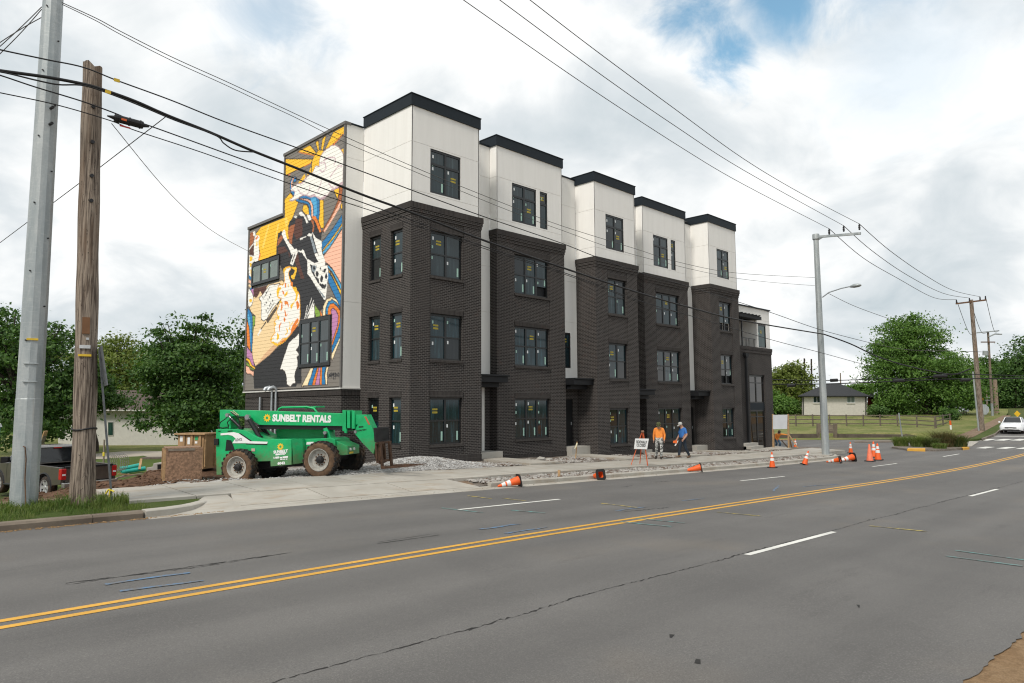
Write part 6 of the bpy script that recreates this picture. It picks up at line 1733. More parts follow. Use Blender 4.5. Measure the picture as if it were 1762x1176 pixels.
MB().box(-1.35, yc-.17, .46, -1.335, yc+.17, .58).build('number_plate', mat('plate_beige', (.5, .48, .42), .5), bp, local=True)
MB().box(-1.30, yr_+.3, .34, -1.12, yl-.3, .43).build('tow_frame', BLK, tk, local=True)
for (x_, z_) in ((1.1, 1.02), (2.05, 1.02)): MB().box(x_, yl, z_, x_+.2, yl+.03, z_+.035).build('door_handle', BLK, tk, local=True)
for x_ in (1.02, 1.68, 2.75): MB().box(x_, yl-.004, .5, x_+.012, yl+.004, 1.17).build('door_gap', BLK, tk, local=True)
MB().box(.6, yl-.02, .36, 2.85, yl+.06, .43).build('side_step', BLK, tk, local=True, bevel=.02)
MB().loft([[(2.62, yl-.05, 1.22), (2.62, yl+.05, 1.22), (2.62, yl+.05, 1.40), (2.62, yl-.05, 1.40)], [(2.72, yl+.06, 1.18), (2.72, yl+.26, 1.18), (2.72, yl+.26, 1.42), (2.72, yl+.06, 1.42)]]).build('mirror', BLK, tk, local=True, bevel=.02)
for x_ in (0, 3.42):
    mb = MB()
    mb.tube([(x_+.51*math.cos(a), yl+.005, .40+.51*math.sin(a)) for a in np.linspace(.0, math.pi, 13)], .028, 6); mb.build('arch_trim', BLK, tk, local=True, smooth=50)
    car_wheel(tk, x_, yl-.16, .40, .28, 1, ALLOY); car_wheel(tk, x_, yr_+.16, .40, .28, -1, ALLOY)

def sedan(name, label, loc, rz, paint, group=None):
    c = thing(name, label, 'car', loc, rz, group)
    # x forward from the middle, half width .9
    def sec(x, zb, zs, zt, w, wt):
        return [(x, -w, zb), (x, w, zb), (x, w*1.02, zs), (x, wt, zt), (x, -wt, zt), (x, -w*1.02, zs)]
    MB().loft([sec(-2.3, .42, .66, .86, .70, .6), sec(-2.15, .30, .72, .98, .86, .74), (sec(-1.4, .22, .74, 1.02, .91, .78)), sec(0, .20, .72, .98, .92, .80), sec(1.1, .20, .70, .95, .91, .78), sec(1.85, .24, .64, .82, .86, .70), sec(2.2, .30, .56, .68, .72, .55), sec(2.3, .36, .5, .58, .55, .42)]).build('body', paint, c, local=True, smooth=55)
    g_ = [[(-1.75, -.76, .98), (-1.75, .76, .98), (-1.0, .60, 1.42), (-1.0, -.60, 1.42)]]
    v_ = [(-1.7, -.76, .97), (-1.7, .76, .97), (1.05, .78, .93), (1.05, -.78, .93), (-.95, -.58, 1.42), (-.95, .58, 1.42), (.25, .60, 1.45), (.25, -.60, 1.45)]
    cb_ = MB().add(v_, ((0, 1, 5, 4), (1, 2, 6, 5), (2, 3, 7, 6), (3, 0, 4, 7), (4, 5, 6, 7))).build('cabin', paint, c, local=True, bevel=.05)
    for nm, idx, off in (('rear_window', (0, 1, 5, 4), (-.014, 0, .01)), ('side_window', (1, 2, 6, 5), (0, .014, .01)), ('windscreen', (2, 3, 7, 6), (.014, 0, .012)), ('side_window', (3, 0, 4, 7), (0, -.014, .01))):
        MB().prism(inset(*[v_[i] for i in idx], .12, off), (.003, .003, .003)).build(nm, GLASS_CAR, cb_, local=True)
    for s_ in (-1, 1):
        MB().prism([(2.0, s_*.50, .70), (2.14, s_*.50, .57), (2.02, s_*.74, .60), (1.80, s_*.83, .66), (1.78, s_*.80, .76), (1.92, s_*.62, .77)], (.05, 0, .01)).build('headlight', mat('headlight_glass', (.30, .32, .34), .12, .2, .1, 10), c, local=True)
        MB().box(.72, s_*.90 if s_ > 0 else -1.05, .92, .88, 1.05 if s_ > 0 else -.90, 1.06).build('mirror', paint, c, local=True, bevel=.03)
        for x_ in (-1.38, 1.38): car_wheel(c, x_, s_*.78, .32, .22, s_, ALLOY, 5)
    MB().box(2.22, -.44, .46, 2.325, .44, .56).build('grille', BLK, c, local=True, bevel=.02)
    MB().box(2.15, -.60, .24, 2.31, .60, .36).build('lower_intake', BLK, c, local=True, bevel=.02)
    MB().box(2.322, -.16, .38, 2.332, .16, .46).build('number_plate', DECAL_W, c, local=True)
    return c
WHITEPAINT = mat('white_car_paint', (.72, .73, .74), .25, 0, .03, 3, coat=.5)
cw = on_road(1745, 745, 0.0)
sedan('white_car', 'white saloon car driving towards the junction at the right edge', (cw[0], cw[1], float(road_z(cw[0]))+.0), rad(184), WHITEPAINT)
q = at_depth(1697, 722, 118); sedan('parked_car', 'small reddish car parked beside the path far down the street', q, rad(150), mat('red_car_paint', (.22, .05, .06), .3, 0, .1, 3, coat=.4), 'far parked cars')
q = at_depth(1605, 716, 112); sedan('parked_car', 'dark red car half hidden behind the trunk of the big tree', q, rad(60), MATS['red_car_paint'], 'far parked cars')
q = at_depth(1640, 715, 112); sedan('parked_car', 'silver car half hidden by the fence right of the big tree trunk', q, rad(60), mat('silver_paint', (.35, .36, .38), .3, .4, .1, 3), 'far parked cars')
# ================================================================ people
SKIN = mat('skin', (.42, .235, .165), .6, 0, .10, 12)
ORANGE = mat('orange_shirt', (.78, .255, .045), .85, 0, .14, 5, bump=.004, bscale=9)
BLUE = mat('blue_shirt', (.035, .145, .42), .85, 0, .14, 5, bump=.004, bscale=9)
DENIM = mat('dark_jeans', (.020, .030, .045), .85, 0, .25, 8)
JEANS = mat('blue_jeans', (.07, .13, .20), .85, 0, .25, 8)
BOOT = mat('tan_boots', (.14, .09, .055), .8, 0, .2, 10)
BOOT2 = mat('dark_boots', (.045, .036, .03), .8, 0, .2, 10)
HAIR = mat('brown_hair', (.06, .04, .03), .8, 0, .2, 30)
def make_camo():
    m_ = bpy.data.materials.new('grey_camouflage'); m_.use_nodes = True
    N = NT(m_.node_tree); b = N.n['Principled BSDF']; p = N.node('ShaderNodeTexCoord').outputs['Object']
    a = N.noise(N.scalev(p, 1, 1, 1.5), 7, 2, .5, 1.2); c2 = N.noise(N.scalev(p, 1.3, 1, 1), 11, 2, .5, 1.0)
    c = N.mix(N.step(a, .48, .52), (.62, .62, .60), (.20, .21, .20)); c = N.mix(N.step(c2, .55, .58), c, (.035, .036, .038))
    N.put(b.inputs['Base Color'], c); b.inputs['Roughness'].default_value = .9
    return m_
CAMO = make_camo()
CAP_GREEN = mat('camo_cap', (.075, .085, .035), .9, 0, .5, 30)
CAP_GREY = mat('grey_cap', (.42, .42, .40), .9, 0, .2, 20)

def person(label, loc, rz, J, mats, regions, belly=0.0, scale=1.0, cap=None, brim=(0, -1), hair=None):
    """J: joints; one continuous skinned body, front towards local -y"""
    names = ['pelvis', 'spine', 'chest', 'neck', 'head', 'crown']
    E_ = [('pelvis', 'spine'), ('spine', 'chest'), ('chest', 'neck'), ('neck', 'head'), ('head', 'crown')]
    for s_ in 'LR':
        names += ['sh'+s_, 'el'+s_, 'wr'+s_, 'pa'+s_, 'hip'+s_, 'kn'+s_, 'an'+s_, 'he'+s_, 'to'+s_]
        E_ += [('chest', 'sh'+s_), ('sh'+s_, 'el'+s_), ('el'+s_, 'wr'+s_), ('wr'+s_, 'pa'+s_), ('pelvis', 'hip'+s_), ('hip'+s_, 'kn'+s_), ('kn'+s_, 'an'+s_), ('an'+s_, 'he'+s_), ('he'+s_, 'to'+s_)]
    R_ = dict(pelvis=(.155, .115), spine=(.155+belly, .115+belly), chest=(.165+belly*.5, .12+belly*.4), neck=(.058, .06), head=(.078, .095), crown=(.065, .08),
              sh=(.075, .075), el=(.055, .055), wr=(.042, .042), pa=(.04, .03), hip=(.10, .10), kn=(.078, .078), an=(.062, .062), he=(.05, .05), to=(.045, .035))
    me = bpy.data.meshes.new('person')
    me.from_pydata([J[n_] for n_ in names], [(names.index(a), names.index(b_)) for a, b_ in E_], [])
    tmp = bpy.data.objects.new('tmp', me); COL.objects.link(tmp)
    md = tmp.modifiers.new('skin', 'SKIN'); md.use_smooth_shade = True
    sv = me.skin_vertices[0].data
    for i, n_ in enumerate(names):
        sv[i].radius = R_.get(n_) or R_[n_[:-1]]; sv[i].use_root = (i == 0)
    tmp.modifiers.new('sub', 'SUBSURF').levels = 2
    dg = bpy.context.evaluated_depsgraph_get()
    m2 = bpy.data.meshes.new_from_object(tmp.evaluated_get(dg))
    bpy.data.objects.remove(tmp)
    # five unequal, curled fingers for each hand, and a nose and ears, joined to the body mesh
    bm = bmesh.new(); bm.from_mesh(m2)
    extra = MB()
    for s_ in 'LR':
        w_, p_ = Vector(J['wr'+s_]), Vector(J['pa'+s_]); d_ = (p_-w_).normalized(); side = Vector((1, 0, 0)) if abs(d_.x) < .7 else Vector((0, 1, 0))
        side = (side - d_*side.dot(d_)).normalized(); cur = d_.cross(side)
        if cur.y > 0: cur = -cur
        for k in range(4):
            b0_ = p_ + cur*(.03-.02*k); L = (.062, .072, .068, .052)[k]
            s2 = side*(-.02 if s_ == 'L' else .02)
            extra.tube([b0_-d_*.02, b0_+d_*L*.5, b0_+d_*L*.85+s2*.6, b0_+d_*L+s2*1.3], [.010, .0095, .0085, .007], 6)
        extra.tube([w_.lerp(p_, .4)+cur*.025, w_.lerp(p_, .9)+cur*.055, p_+d_*.02+cur*.05], [.012, .011, .008], 6)
    h_ = Vector(J['head']); nk = Vector(J['neck']); up = (Vector(J['crown'])-h_).normalized(); fw = Vector((brim[0], brim[1], 0)); fw = (fw-up*fw.dot(up)).normalized(); sd_ = fw.cross(up)
    extra.tube([h_+fw*.085+up*.03, h_+fw*.115-up*.0, h_+fw*.088-up*.015], [.010, .017, .010], 6)
    for q in (-1, 1): extra.tube([h_+sd_*(q*.082)+up*.02, h_+sd_*(q*.095), h_+sd_*(q*.084)-up*.025], [.012, .018, .010], 6)
    extra.tube([h_+fw*.088-up*.045+sd_*.022, h_+fw*.095-up*.047, h_+fw*.088-up*.045-sd_*.022], [.005, .008, .005], 5)
    me3 = bpy.data.meshes.new('x'); me3.from_pydata(extra.v, [], extra.f); nb = len(m2.polygons)
    bm.from_mesh(me3); bm.to_mesh(m2); bm.free()
    m2.materials.clear()
    for q in mats: m2.materials.append(q)
    # clothes by nearest bone
    segs = [(a, b_, Vector(J[a]), Vector(J[b_])) for a, b_ in E_]
    for f in m2.polygons:
        c_ = f.center; best = None
        for a, b_, A, B in segs:
            ab = B-A; t = max(0, min(1, (c_-A).dot(ab)/ab.length_squared)); dd = (c_-(A+ab*t)).length - (R_.get(a) or R_[a[:-1]])[0]*.6
            if best is None or dd < best[0]: best = (dd, a.rstrip('LR') if a[:-1] in R_ else a, b_.rstrip('LR') if b_[:-1] in R_ else b_, t)
        f.material_index = 0 if f.index >= nb else regions(best[1], best[2], best[3], c_)
        f.use_smooth = True
    o = link('person', m2); o.location = loc; o.rotation_euler = (0, 0, rz); o.scale = (scale,)*3
    tag(o, label, 'person')
    c_ = h_ + up*.035
    Mh = Matrix.Translation(c_) @ up.to_track_quat('Z', 'Y').to_matrix().to_4x4()
    if hair: MB().lathe([(.096, -.03), (.103, .02), (.096, .07), (.06, .115), (.0, .13)], 16, Mh).build('hair', hair, o, local=True, smooth=80)
    if cap:
        mb = MB().lathe([(.104, .015), (.108, .05), (.095, .10), (.055, .135), (.0, .145)], 18, Mh)
        b0_ = c_+up*.02
        mb.prism([b0_+fw*.09+sd_*.085, b0_+fw*.15+sd_*.07-up*.01, b0_+fw*.185-up*.02, b0_+fw*.15-sd_*.07-up*.01, b0_+fw*.09-sd_*.085], up*.012)
        mb.build('cap', cap, o, local=True, smooth=50)
    return o
def joints(**kw):
    J = dict(pelvis=(0, 0, .95), spine=(0, 0, 1.14), chest=(0, .01, 1.36), neck=(0, 0, 1.50), head=(0, -.05, 1.60), crown=(0, -.07, 1.67))
    for s_, k in (('L', -1), ('R', 1)):
        J.update({'sh'+s_: (k*.19, .01, 1.40), 'el'+s_: (k*.25, .02, 1.13), 'wr'+s_: (k*.26, -.06, .90), 'pa'+s_: (k*.26, -.09, .83), 'hip'+s_: (k*.10, 0, .88), 'kn'+s_: (k*.115, -.02, .50), 'an'+s_: (k*.12, .02, .11), 'he'+s_: (k*.12, .03, .055), 'to'+s_: (k*.135, -.14, .045)})
    J.update(kw); return J
def clothes(shirt_to, feet='an'):
    """material slots: 0 skin, 1 shirt, 2 trousers, 3 boots"""
    def f(a, b_, t, c_):
        if a in ('an', 'he') : return 3
        if a in ('hip', 'kn'): return 2 if not (a == 'kn' and t > .93) else 3
        if a == 'pelvis': return 2 if b_ == 'hip' or t < .30 else 1
        if a in ('spine', 'chest'): return 1 if not (b_ == 'neck' and t > .80) else 0
        if a == 'sh': return 1 if shirt_to >= 1 or t < shirt_to else 0
        if a == 'el': return 1 if shirt_to >= 2 and t < .93 else 0
        return 0
    return f
def walk_point(px_, py_):
    dd = px_ray(px_, py_); ts = np.arange(20, 60, .02); P_ = EYE[None]+dd[None]*ts[:, None]
    zz = road_z(P_[:, 0])+.15+.035*np.clip(P_[:, 1]-15.7, 0, 3.5)
    return P_[np.argmax(P_[:, 2] < zz)]
p1_ = walk_point(1135, 790.5)
person('man in an orange shirt, camouflage trousers and green cap looking down at the pavement', p1_, rad(-62),
       joints(head=(0, -.085, 1.585), crown=(0, -.125, 1.645), neck=(0, -.02, 1.49), elL=(-.25, .03, 1.13), wrL=(-.25, .0, .89), paL=(-.25, -.02, .82), elR=(.26, .03, 1.13), wrR=(.24, -.05, .90), paR=(.235, -.07, .83),
              knL=(-.13, -.0, .50), anL=(-.16, .06, .11), heL=(-.16, .08, .055), toL=(-.21, -.08, .045), knR=(.11, -.07, .50), anR=(.08, -.05, .11), heR=(.08, -.03, .055), toR=(.08, -.21, .045)),
       [SKIN, ORANGE, CAMO, BOOT2], clothes(2), belly=.02, cap=CAP_GREEN)
p2_ = walk_point(1176, 788.5)
man2 = person('heavy man in a blue T-shirt, dark jeans and pale cap carrying white papers', p2_, rad(-118),
       joints(head=(0, -.10, 1.59), crown=(0, -.13, 1.655), neck=(0, -.03, 1.49), elR=(.29, .05, 1.13), wrR=(.27, -.12, .93), paR=(.265, -.17, .87), elL=(-.29, -.02, 1.12), wrL=(-.29, -.16, .90), paL=(-.28, -.20, .84),
              knR=(.12, .06, .50), anR=(.12, .26, .12), heR=(.12, .29, .06), toR=(.12, .11, .045), knL=(-.12, -.12, .50), anL=(-.12, -.17, .11), heL=(-.12, -.15, .055), toL=(-.13, -.33, .045)),
       [SKIN, BLUE, DENIM, BOOT], clothes(.75), belly=.075, cap=CAP_GREY)
Mp = Matrix.Translation(Vector(p2_)) @ Matrix.Rotation(rad(-118), 4, 'Z')
hand = Mp @ Vector((-.28, -.21, .80))
pv = Vector(AX_R)
tag(MB().prism([hand+Vector((0, 0, .03))-pv*.16, hand+pv*.03+Vector((0, 0, .06)), hand+pv*.02-Vector((0, 0, .10)), hand-pv*.17-Vector((0, 0, .07))], Vector(AX_F)*-.03).build('folded_vest', mat('vest_orange', (.85, .16, .03), .7, 0, .1, 10), bevel=.01), 'folded bright orange vest held by the man in blue', 'vest')
tag(MB().prism([hand+pv*.08+Vector((0, 0, .05)), hand+pv*.11+Vector((0, 0, .03)), hand-pv*.04-Vector((0, 0, .22)), hand-pv*.10-Vector((0, 0, .20))], Vector(AX_F)*-.012).build('papers', DECAL_W), 'white papers held by the man in blue', 'paper')
p3_ = at_depth(1339.5, 771.5, 51); 
person('bending man in an orange shirt and blue jeans reaching right behind the white board', p3_, rad(-40),
       joints(pelvis=(-.05, .10, .58), spine=(-.05, .05, .76), chest=(-.02, -.06, .95), neck=(0, -.14, 1.07), head=(0, -.20, 1.15), crown=(0, -.25, 1.20), shL=(-.21, -.06, .97), elL=(-.30, -.16, .76), wrL=(-.24, -.30, .60), paL=(-.22, -.33, .55),
              shR=(.16, -.08, 1.0), elR=(.42, -.12, .98), wrR=(.62, -.14, .95), paR=(.70, -.14, .94), hipL=(-.15, .10, .55), knL=(-.17, -.14, .36), anL=(-.18, .06, .10), heL=(-.18, .09, .05), toL=(-.19, -.10, .045), hipR=(.05, .10, .55), knR=(.10, -.12, .36), anR=(.12, .07, .10), heR=(.12, .09, .05), toR=(.14, -.10, .045)),
       [SKIN, ORANGE, JEANS, BOOT], clothes(2), hair=HAIR)

# ================================================================ cones and signs
C_OR = mat('cone_orange', (.80, .115, .018), .55, 0, .12, 6, dirt=(.30, .08, .03), dirt_amt=.4, dscale=6)
C_FADE = mat('cone_faded', (.80, .20, .11), .6, 0, .1, 6)
C_BLK = mat('cone_base_black', (.016, .016, .016), .8, 0, .2, 9)
C_WH = mat('cone_collar', (.70, .70, .68), .5, 0, .06, 9)
def cone_proto(h, stripes, body):
    c = bpy.data.objects.new('traffic_cone', None); COL.objects.link(c); c.empty_display_size = .2
    s_ = h/.71; r0, r1 = .135*s_, .030*s_; zb = .03*s_
    rr = lambda z: r0+(r1-r0)*(z-zb)/(h-zb)
    MB().lathe([(r0*1.02, zb-.005), (r0, zb+.01), (r1, h-.02), (r1*.8, h), (r1*.55, h), (r1*.5, h-.03), (r0*.93, zb-.004)], 20).build('cone_body', body, c, local=True, smooth=50)
    b_ = .185*s_; k = .05*s_
    oct_ = [(-b_+k, -b_), (b_-k, -b_), (b_, -b_+k), (b_, b_-k), (b_-k, b_), (-b_+k, b_), (-b_, b_-k), (-b_, -b_+k)]
    n = 8; inn = [(r0*.93*math.cos(math.atan2(y, x)), r0*.93*math.sin(math.atan2(y, x))) for x, y in oct_]
    mb = MB(); mb.add([(x, y, 0) for x, y in oct_]+[(x, y, 0) for x, y in inn]+[(x, y, zb) for x, y in oct_]+[(x, y, zb) for x, y in inn],
                      [(i, n+i, n+(i+1) % n, (i+1) % n) for i in range(n)]+[(2*n+i, 2*n+(i+1) % n, 3*n+(i+1) % n, 3*n+i) for i in range(n)]+[(i, (i+1) % n, 2*n+(i+1) % n, 2*n+i) for i in range(n)]+[(n+i, 3*n+i, 3*n+(i+1) % n, n+(i+1) % n) for i in range(n)])
    mb.build('cone_base', C_BLK, c, local=True)
    if stripes:
        for za, zb2 in ((.44*h, .60*h), (.67*h, .83*h)):
            MB().lathe([(rr(za)+.001, za-.001), (rr(za)+.004, za), (rr(zb2)+.004, zb2), (rr(zb2)+.001, zb2+.001)], 20).build('collar', C_WH, c, local=True, smooth=50)
    return c
cone28, cone36, plain36, plain28 = cone_proto(.71, True, C_OR), cone_proto(.90, True, C_OR), cone_proto(.90, False, C_FADE), cone_proto(.71, False, C_OR)
used = set()
def put_cone(proto, label, loc, tip=None, lean=0.0, h=.71):
    """tip: direction the tip points when the cone lies on its side"""
    o = proto if id(proto) not in used else copy_tree(proto); used.add(id(proto))
    o.rotation_mode = 'XYZ'; o.rotation_euler = (0, 0, 0)
    loc = Vector(loc)
    if tip is not None:
        # lying: axis sloped so that the base corner and the tip both touch the ground
        t_ = Vector(tip).normalized(); s_ = h/.71
        a_ = math.atan2(.185*s_-.03*s_, h)
        axis = (t_*math.cos(a_) - Vector((0, 0, 1))*math.sin(a_)).normalized()
        o.rotation_mode = 'QUATERNION'
        q = axis.to_track_quat('Z', 'Y'); o.rotation_quaternion = q
        o.location = loc - t_*(h*.42) + Vector((0, 0, .185*s_*math.cos(a_)+.004))
    else:
        o.location = loc
        if lean: 
            r_ = Vector(AX_R); o.rotation_mode = 'QUATERNION'
            o.rotation_quaternion = (Vector((0, 0, 1))*math.cos(lean)+r_*math.sin(lean)).to_track_quat('Z', 'Y')
    tag(o, label, 'traffic cone', 'cones along the kerb'); return o
r_v, d_v = Vector((AX_R[0], AX_R[1], 0)), Vector((AX_F[0], AX_F[1], 0))
q = on_road(878, 838, .012); put_cone(cone28, 'fallen striped cone in the gutter nearest the telehandler, tip towards it', q, -r_v*.95-d_v*.35)
q = on_road(1026, 825, .012); put_cone(plain28, 'fallen cone showing its hollow orange inside beside the kerb strip', q, -r_v*.45+d_v*.9)
q = on_road(1194, 812, .02); put_cone(plain28, 'fallen plain cone with its black base upright just below the man in blue', q, -r_v*.97+d_v*.15)
q = on_road(1329, 805, .012); put_cone(cone28, 'upright striped cone in the gutter by the corner of the end block', q)
q = on_road(1384, 800, .012); put_cone(cone28, 'striped cone leaning right between an upright one and the light pole', q, lean=.33)
q = on_road(1436, 797, .012); put_cone(cone28, 'fallen cone with its base facing the road below the light pole', q, -r_v*.75+d_v*.65)
q = on_road(1458, 794.5, .012); put_cone(cone36, 'fallen striped cone lying left of the upright group at the corner', q, -r_v*.95-d_v*.2, h=.90)
q = on_road(1497, 794, .012); put_cone(plain36, 'upright plain faded cone without stripes at the street corner', q)
q = on_road(1504, 787, .012); put_cone(cone36, 'upright striped cone farthest back in the corner group, behind the plain one', q)
q = on_road(1511, 792, .012); put_cone(cone36, 'upright striped cone rightmost in the corner group', q)
q = on_road(1464, 780, .0); put_cone(cone28, 'small upright striped cone alone on the side street asphalt', q)
q = on_road(1369, 773, .0); put_cone(cone28, 'small striped cone half hidden behind the timber brace of the white board', q)

# folding sign on the pavement
sg = walk_point(1101, 801)
SG = Vector(sg); bx = r_v
sign = thing('closed_sign', 'white SIDEWALK CLOSED board on an orange folding stand on the pavement', 'sign', SG)
dsg = float(np.dot(np.array(SG)-EYE, AX_F))
P_ = lambda x_, y_, off=0.0: Vector(at_depth(x_, y_, dsg+off))
C_LEG = mat('leg_orange', (.62, .12, .04), .6, 0, .1, 9)
top_l = P_(1105.5, 742)
MB().bar(P_(1086, 800), P_(1105, 742.5, .0), .035, .03).build('leg', C_LEG, sign)
MB().bar(P_(1114.5, 802), P_(1106.5, 742.5, .0), .035, .03).build('leg', C_LEG, sign)
MB().bar(P_(1101, 798, .75), P_(1106, 742.8, .06), .03, .03).build('rear_leg', C_LEG, sign)
MB().cyl(P_(1103.5, 743, -.03), P_(1108, 743, -.03), .045, n=8).build('hinge', mat('hinge_brown', (.25, .14, .09), .7), sign)
bd = [P_(1091, 772.8, -.06), P_(1113.5, 773.6, -.06), P_(1116.5, 755.2, -.06), P_(1093, 755, -.06)]
board = MB().prism(bd, d_v*.025).build('board', DECAL_W, sign, bevel=.004)
exv = (bd[1]-bd[0]).normalized(); upv = (bd[3]-bd[0]).normalized(); nv = exv.cross(upv)
Ms = Matrix((exv, nv.cross(exv), nv)).transposed()
for (s_, t_, sz_) in (('SIDEWALK', .67, .17), ('CLOSED', .36, .17)):
    c_ = bd[0].lerp(bd[1], .5).lerp(bd[3].lerp(bd[2], .5), t_) - nv*-.003 - Vector(AX_F)*.008
    o = text_mesh('lettering', s_, sz_, BLK, board, (0, 0, 0), (0, 0, 0), .0015, 1.0, thick=.001)
    o.location = c_-SG; o.rotation_euler = Ms.to_euler(); o.scale = (.56 if s_ == 'SIDEWALK' else .60, .95, 1)

# leaning road sign seen edge-on behind the wooden pole
ls0 = Vector((*on_road(195, 867, .19)[:2], 0)); ls0.z = float(road_z(ls0.x))+.19
dls = float(np.dot(np.array(ls0)-EYE, AX_F))
leansign = thing('leaning_sign', 'grey metal road sign leaning edge-on just behind the wooden pole', 'road sign', ls0)
lp = lambda x_, y_, off=0.0: Vector(at_depth(x_, y_, dls+off))
MB().bar(ls0-Vector((0, 0, .2)), lp(171, 602, .1), .055, .03).build('post', mat('dull_post', (.13, .14, .15), .6, .4, .2, 9), leansign)
pa_, pb_ = lp(171.5, 597, .1), lp(181.5, 664, .1)
_ry = px_ray(177, 630); sdv = Vector((_ry[0], _ry[1], 0)).normalized(); sdv = Vector((sdv.x*.998-sdv.y*.06, sdv.y*.998+sdv.x*.06, 0))
MB().prism([pa_-sdv*.38, pb_-sdv*.38, pb_+sdv*.38, pa_+sdv*.38], r_v*.03).build('sign_panel', MATS['dull_post'], leansign)
MB().bar(lp(196.5, 846, -.03), lp(187, 842, -.03), .03, .02).bar(lp(187, 842, -.04), lp(182, 850, -.05), .05, .015).bar(lp(189, 842, -.04), lp(188, 855, -.05), .035, .015).build('flagging_tape', mat('yellow_tape', (.75, .60, .05), .5), leansign)

# white board on raw timber at the far corner
wb = at_depth(1357, 773, 47.5)
wbt = thing('timber_sign', 'blank white board on raw timber posts with diagonal braces at the far corner', 'sign board', wb)
wq = lambda x_, y_, o_=0.0: Vector(at_depth(x_, y_, 47.5+o_))
MB().bar(wq(1357.5, 774), wq(1356, 713), .10, .10).build('post', TIMBER, wbt)
MB().bar(wq(1331, 774, .3), wq(1330, 713, .3), .10, .10).build('post', TIMBER, wbt)
MB().prism([wq(1330, 739, -.08), wq(1354.5, 738.5, -.08), wq(1355, 714, -.08), wq(1330, 714.5, -.08)], Vector(AX_F)*.03).build('board', mat('blank_board', (.55, .57, .60), .7, 0, .04, 3), wbt)
MB().bar(wq(1358, 749, -.08), wq(1375, 774, -.5), .09, .05).build('brace', TIMBER, wbt)
MB().bar(wq(1358.5, 755, .06), wq(1363, 773, .6), .09, .05).build('brace', TIMBER, wbt)
MB().bar(wq(1341, 757, .05), wq(1357, 757, .05), .10, .05).build('rail', TIMBER, wbt)
MB().bar(wq(1345, 758.5, .1), wq(1357, 771.5, .1), .09, .05).build('brace', mat('dark_timber', (.10, .07, .05), .85), wbt)
tag(MB().cyl(wq(1389, 772, .2), wq(1402.5, 773.5, .4), .12, n=10).build('log', mat('grey_log', (.16, .145, .13), .9, 0, .3, 8), smooth=50), 'short grey log lying on the corner pavement left of the light pole', 'log')

# ================================================================ crates and clutter on the lot
def oriented(px_, py_, depth_, ang):
    p_ = Vector(at_depth(px_, py_, depth_)); return p_, math.atan2(AX_R[1], AX_R[0])+rad(ang)
lc, az = oriented(316, 826.5, 23.2, 29)
osb = thing('osb_crate', 'weathered chipboard crate with an open studded side on the dirt', 'crate', lc, az)
w2, h2, d2 = .55, 1.06, .50
MB().box(-w2, -.02, 0, w2, 0, h2).build('front_panel', OSB, osb, local=True, bevel=.004)
MB().box(-w2, 2*d2, 0, w2, 2*d2+.02, h2-.03).build('back_panel', OSB, osb, local=True)
MB().box(w2-.02, .002, 0, w2, 2*d2-.002, h2-.04).build('side_panel', OSB, osb, local=True)
MB().box(-w2-.03, .0, h2-.04, w2-.05, 2*d2, h2+.01).build('top_panel', OSB, osb, local=True)
for y_ in (.003, 2*d2-.10): MB().box(-w2-.08, y_, 0, -w2-.002, y_+.09, h2-.045).build('stud', TIMBER, osb, local=True)
for z_ in (.0, .30, .62, .92): MB().box(-w2-.05, .095, z_, -w2-.004, 2*d2-.11, z_+.05).build('batten', OSB, osb, local=True)
MB().box(-w2+.05, -.04, h2-.10, w2-.25, -.021, h2-.02).build('ledger', mat('grey_wood', (.20, .165, .13), .9, 0, .2, 5), osb, local=True)
lc, az = oriented(338, 805.5, 26.2, -10)
bin_ = thing('plywood_bin', 'yellow plywood bin with a timber rim and stickers behind the chipboard crate', 'crate', lc, az)
w2, d2, h2 = .52, .40, 1.24
for (nm, b_) in (('front_panel', (-w2, -d2, .06, w2, -d2+.02, h2)), ('back_panel', (-w2, d2-.02, .06, w2, d2, h2)), ('side_panel', (-w2, -d2+.021, .06, -w2+.02, d2-.021, h2)), ('side_panel', (w2-.02, -d2+.021, .06, w2, d2-.021, h2)), ('base', (-w2-.04, -d2-.04, 0, w2+.04, d2+.04, .058))):
    MB().box(*b_).build(nm, PLYBOARD, bin_, local=True)
MB().box(-w2-.10, -d2-.10, h2+.002, w2+.10, -d2+.06, h2+.05).box(-w2-.10, d2-.06, h2+.002, w2+.10, d2+.10, h2+.05).box(-w2-.10, -d2+.061, h2+.002, -w2+.06, d2-.061, h2+.05).box(w2-.06, -d2+.061, h2+.002, w2+.10, d2-.061, h2+.05).build('rim', TIMBER, bin_, local=True)
for x_ in (-.30, .02, .36): MB().box(x_, -d2-.045, .06, x_+.08, -d2-.002, h2-.0).build('cleat', PLYBOARD, bin_, local=True)
for y_ in (-.36, .26): MB().box(w2+.002, y_, .06, w2+.05, y_+.09, h2).build('cleat', TIMBER, bin_, local=True)
for (x_, z_, w_, h_, m_) in ((-.44, h2-.25, .12, .20, DECAL_W), (-.13, h2-.35, .10, .26, DECAL_W), (.16, h2-.20, .13, .14, mat('green_sticker', (.04, .32, .12), .6)), (.17, h2-.32, .10, .08, DECAL_W)):
    MB().box(x_, -d2-.006, z_, x_+w_, -d2-.001, z_+h_).build('sticker', m_, bin_, local=True)
TEAL = mat('teal_pipe', (.03, .36, .31), .4, 0, .08, 6)
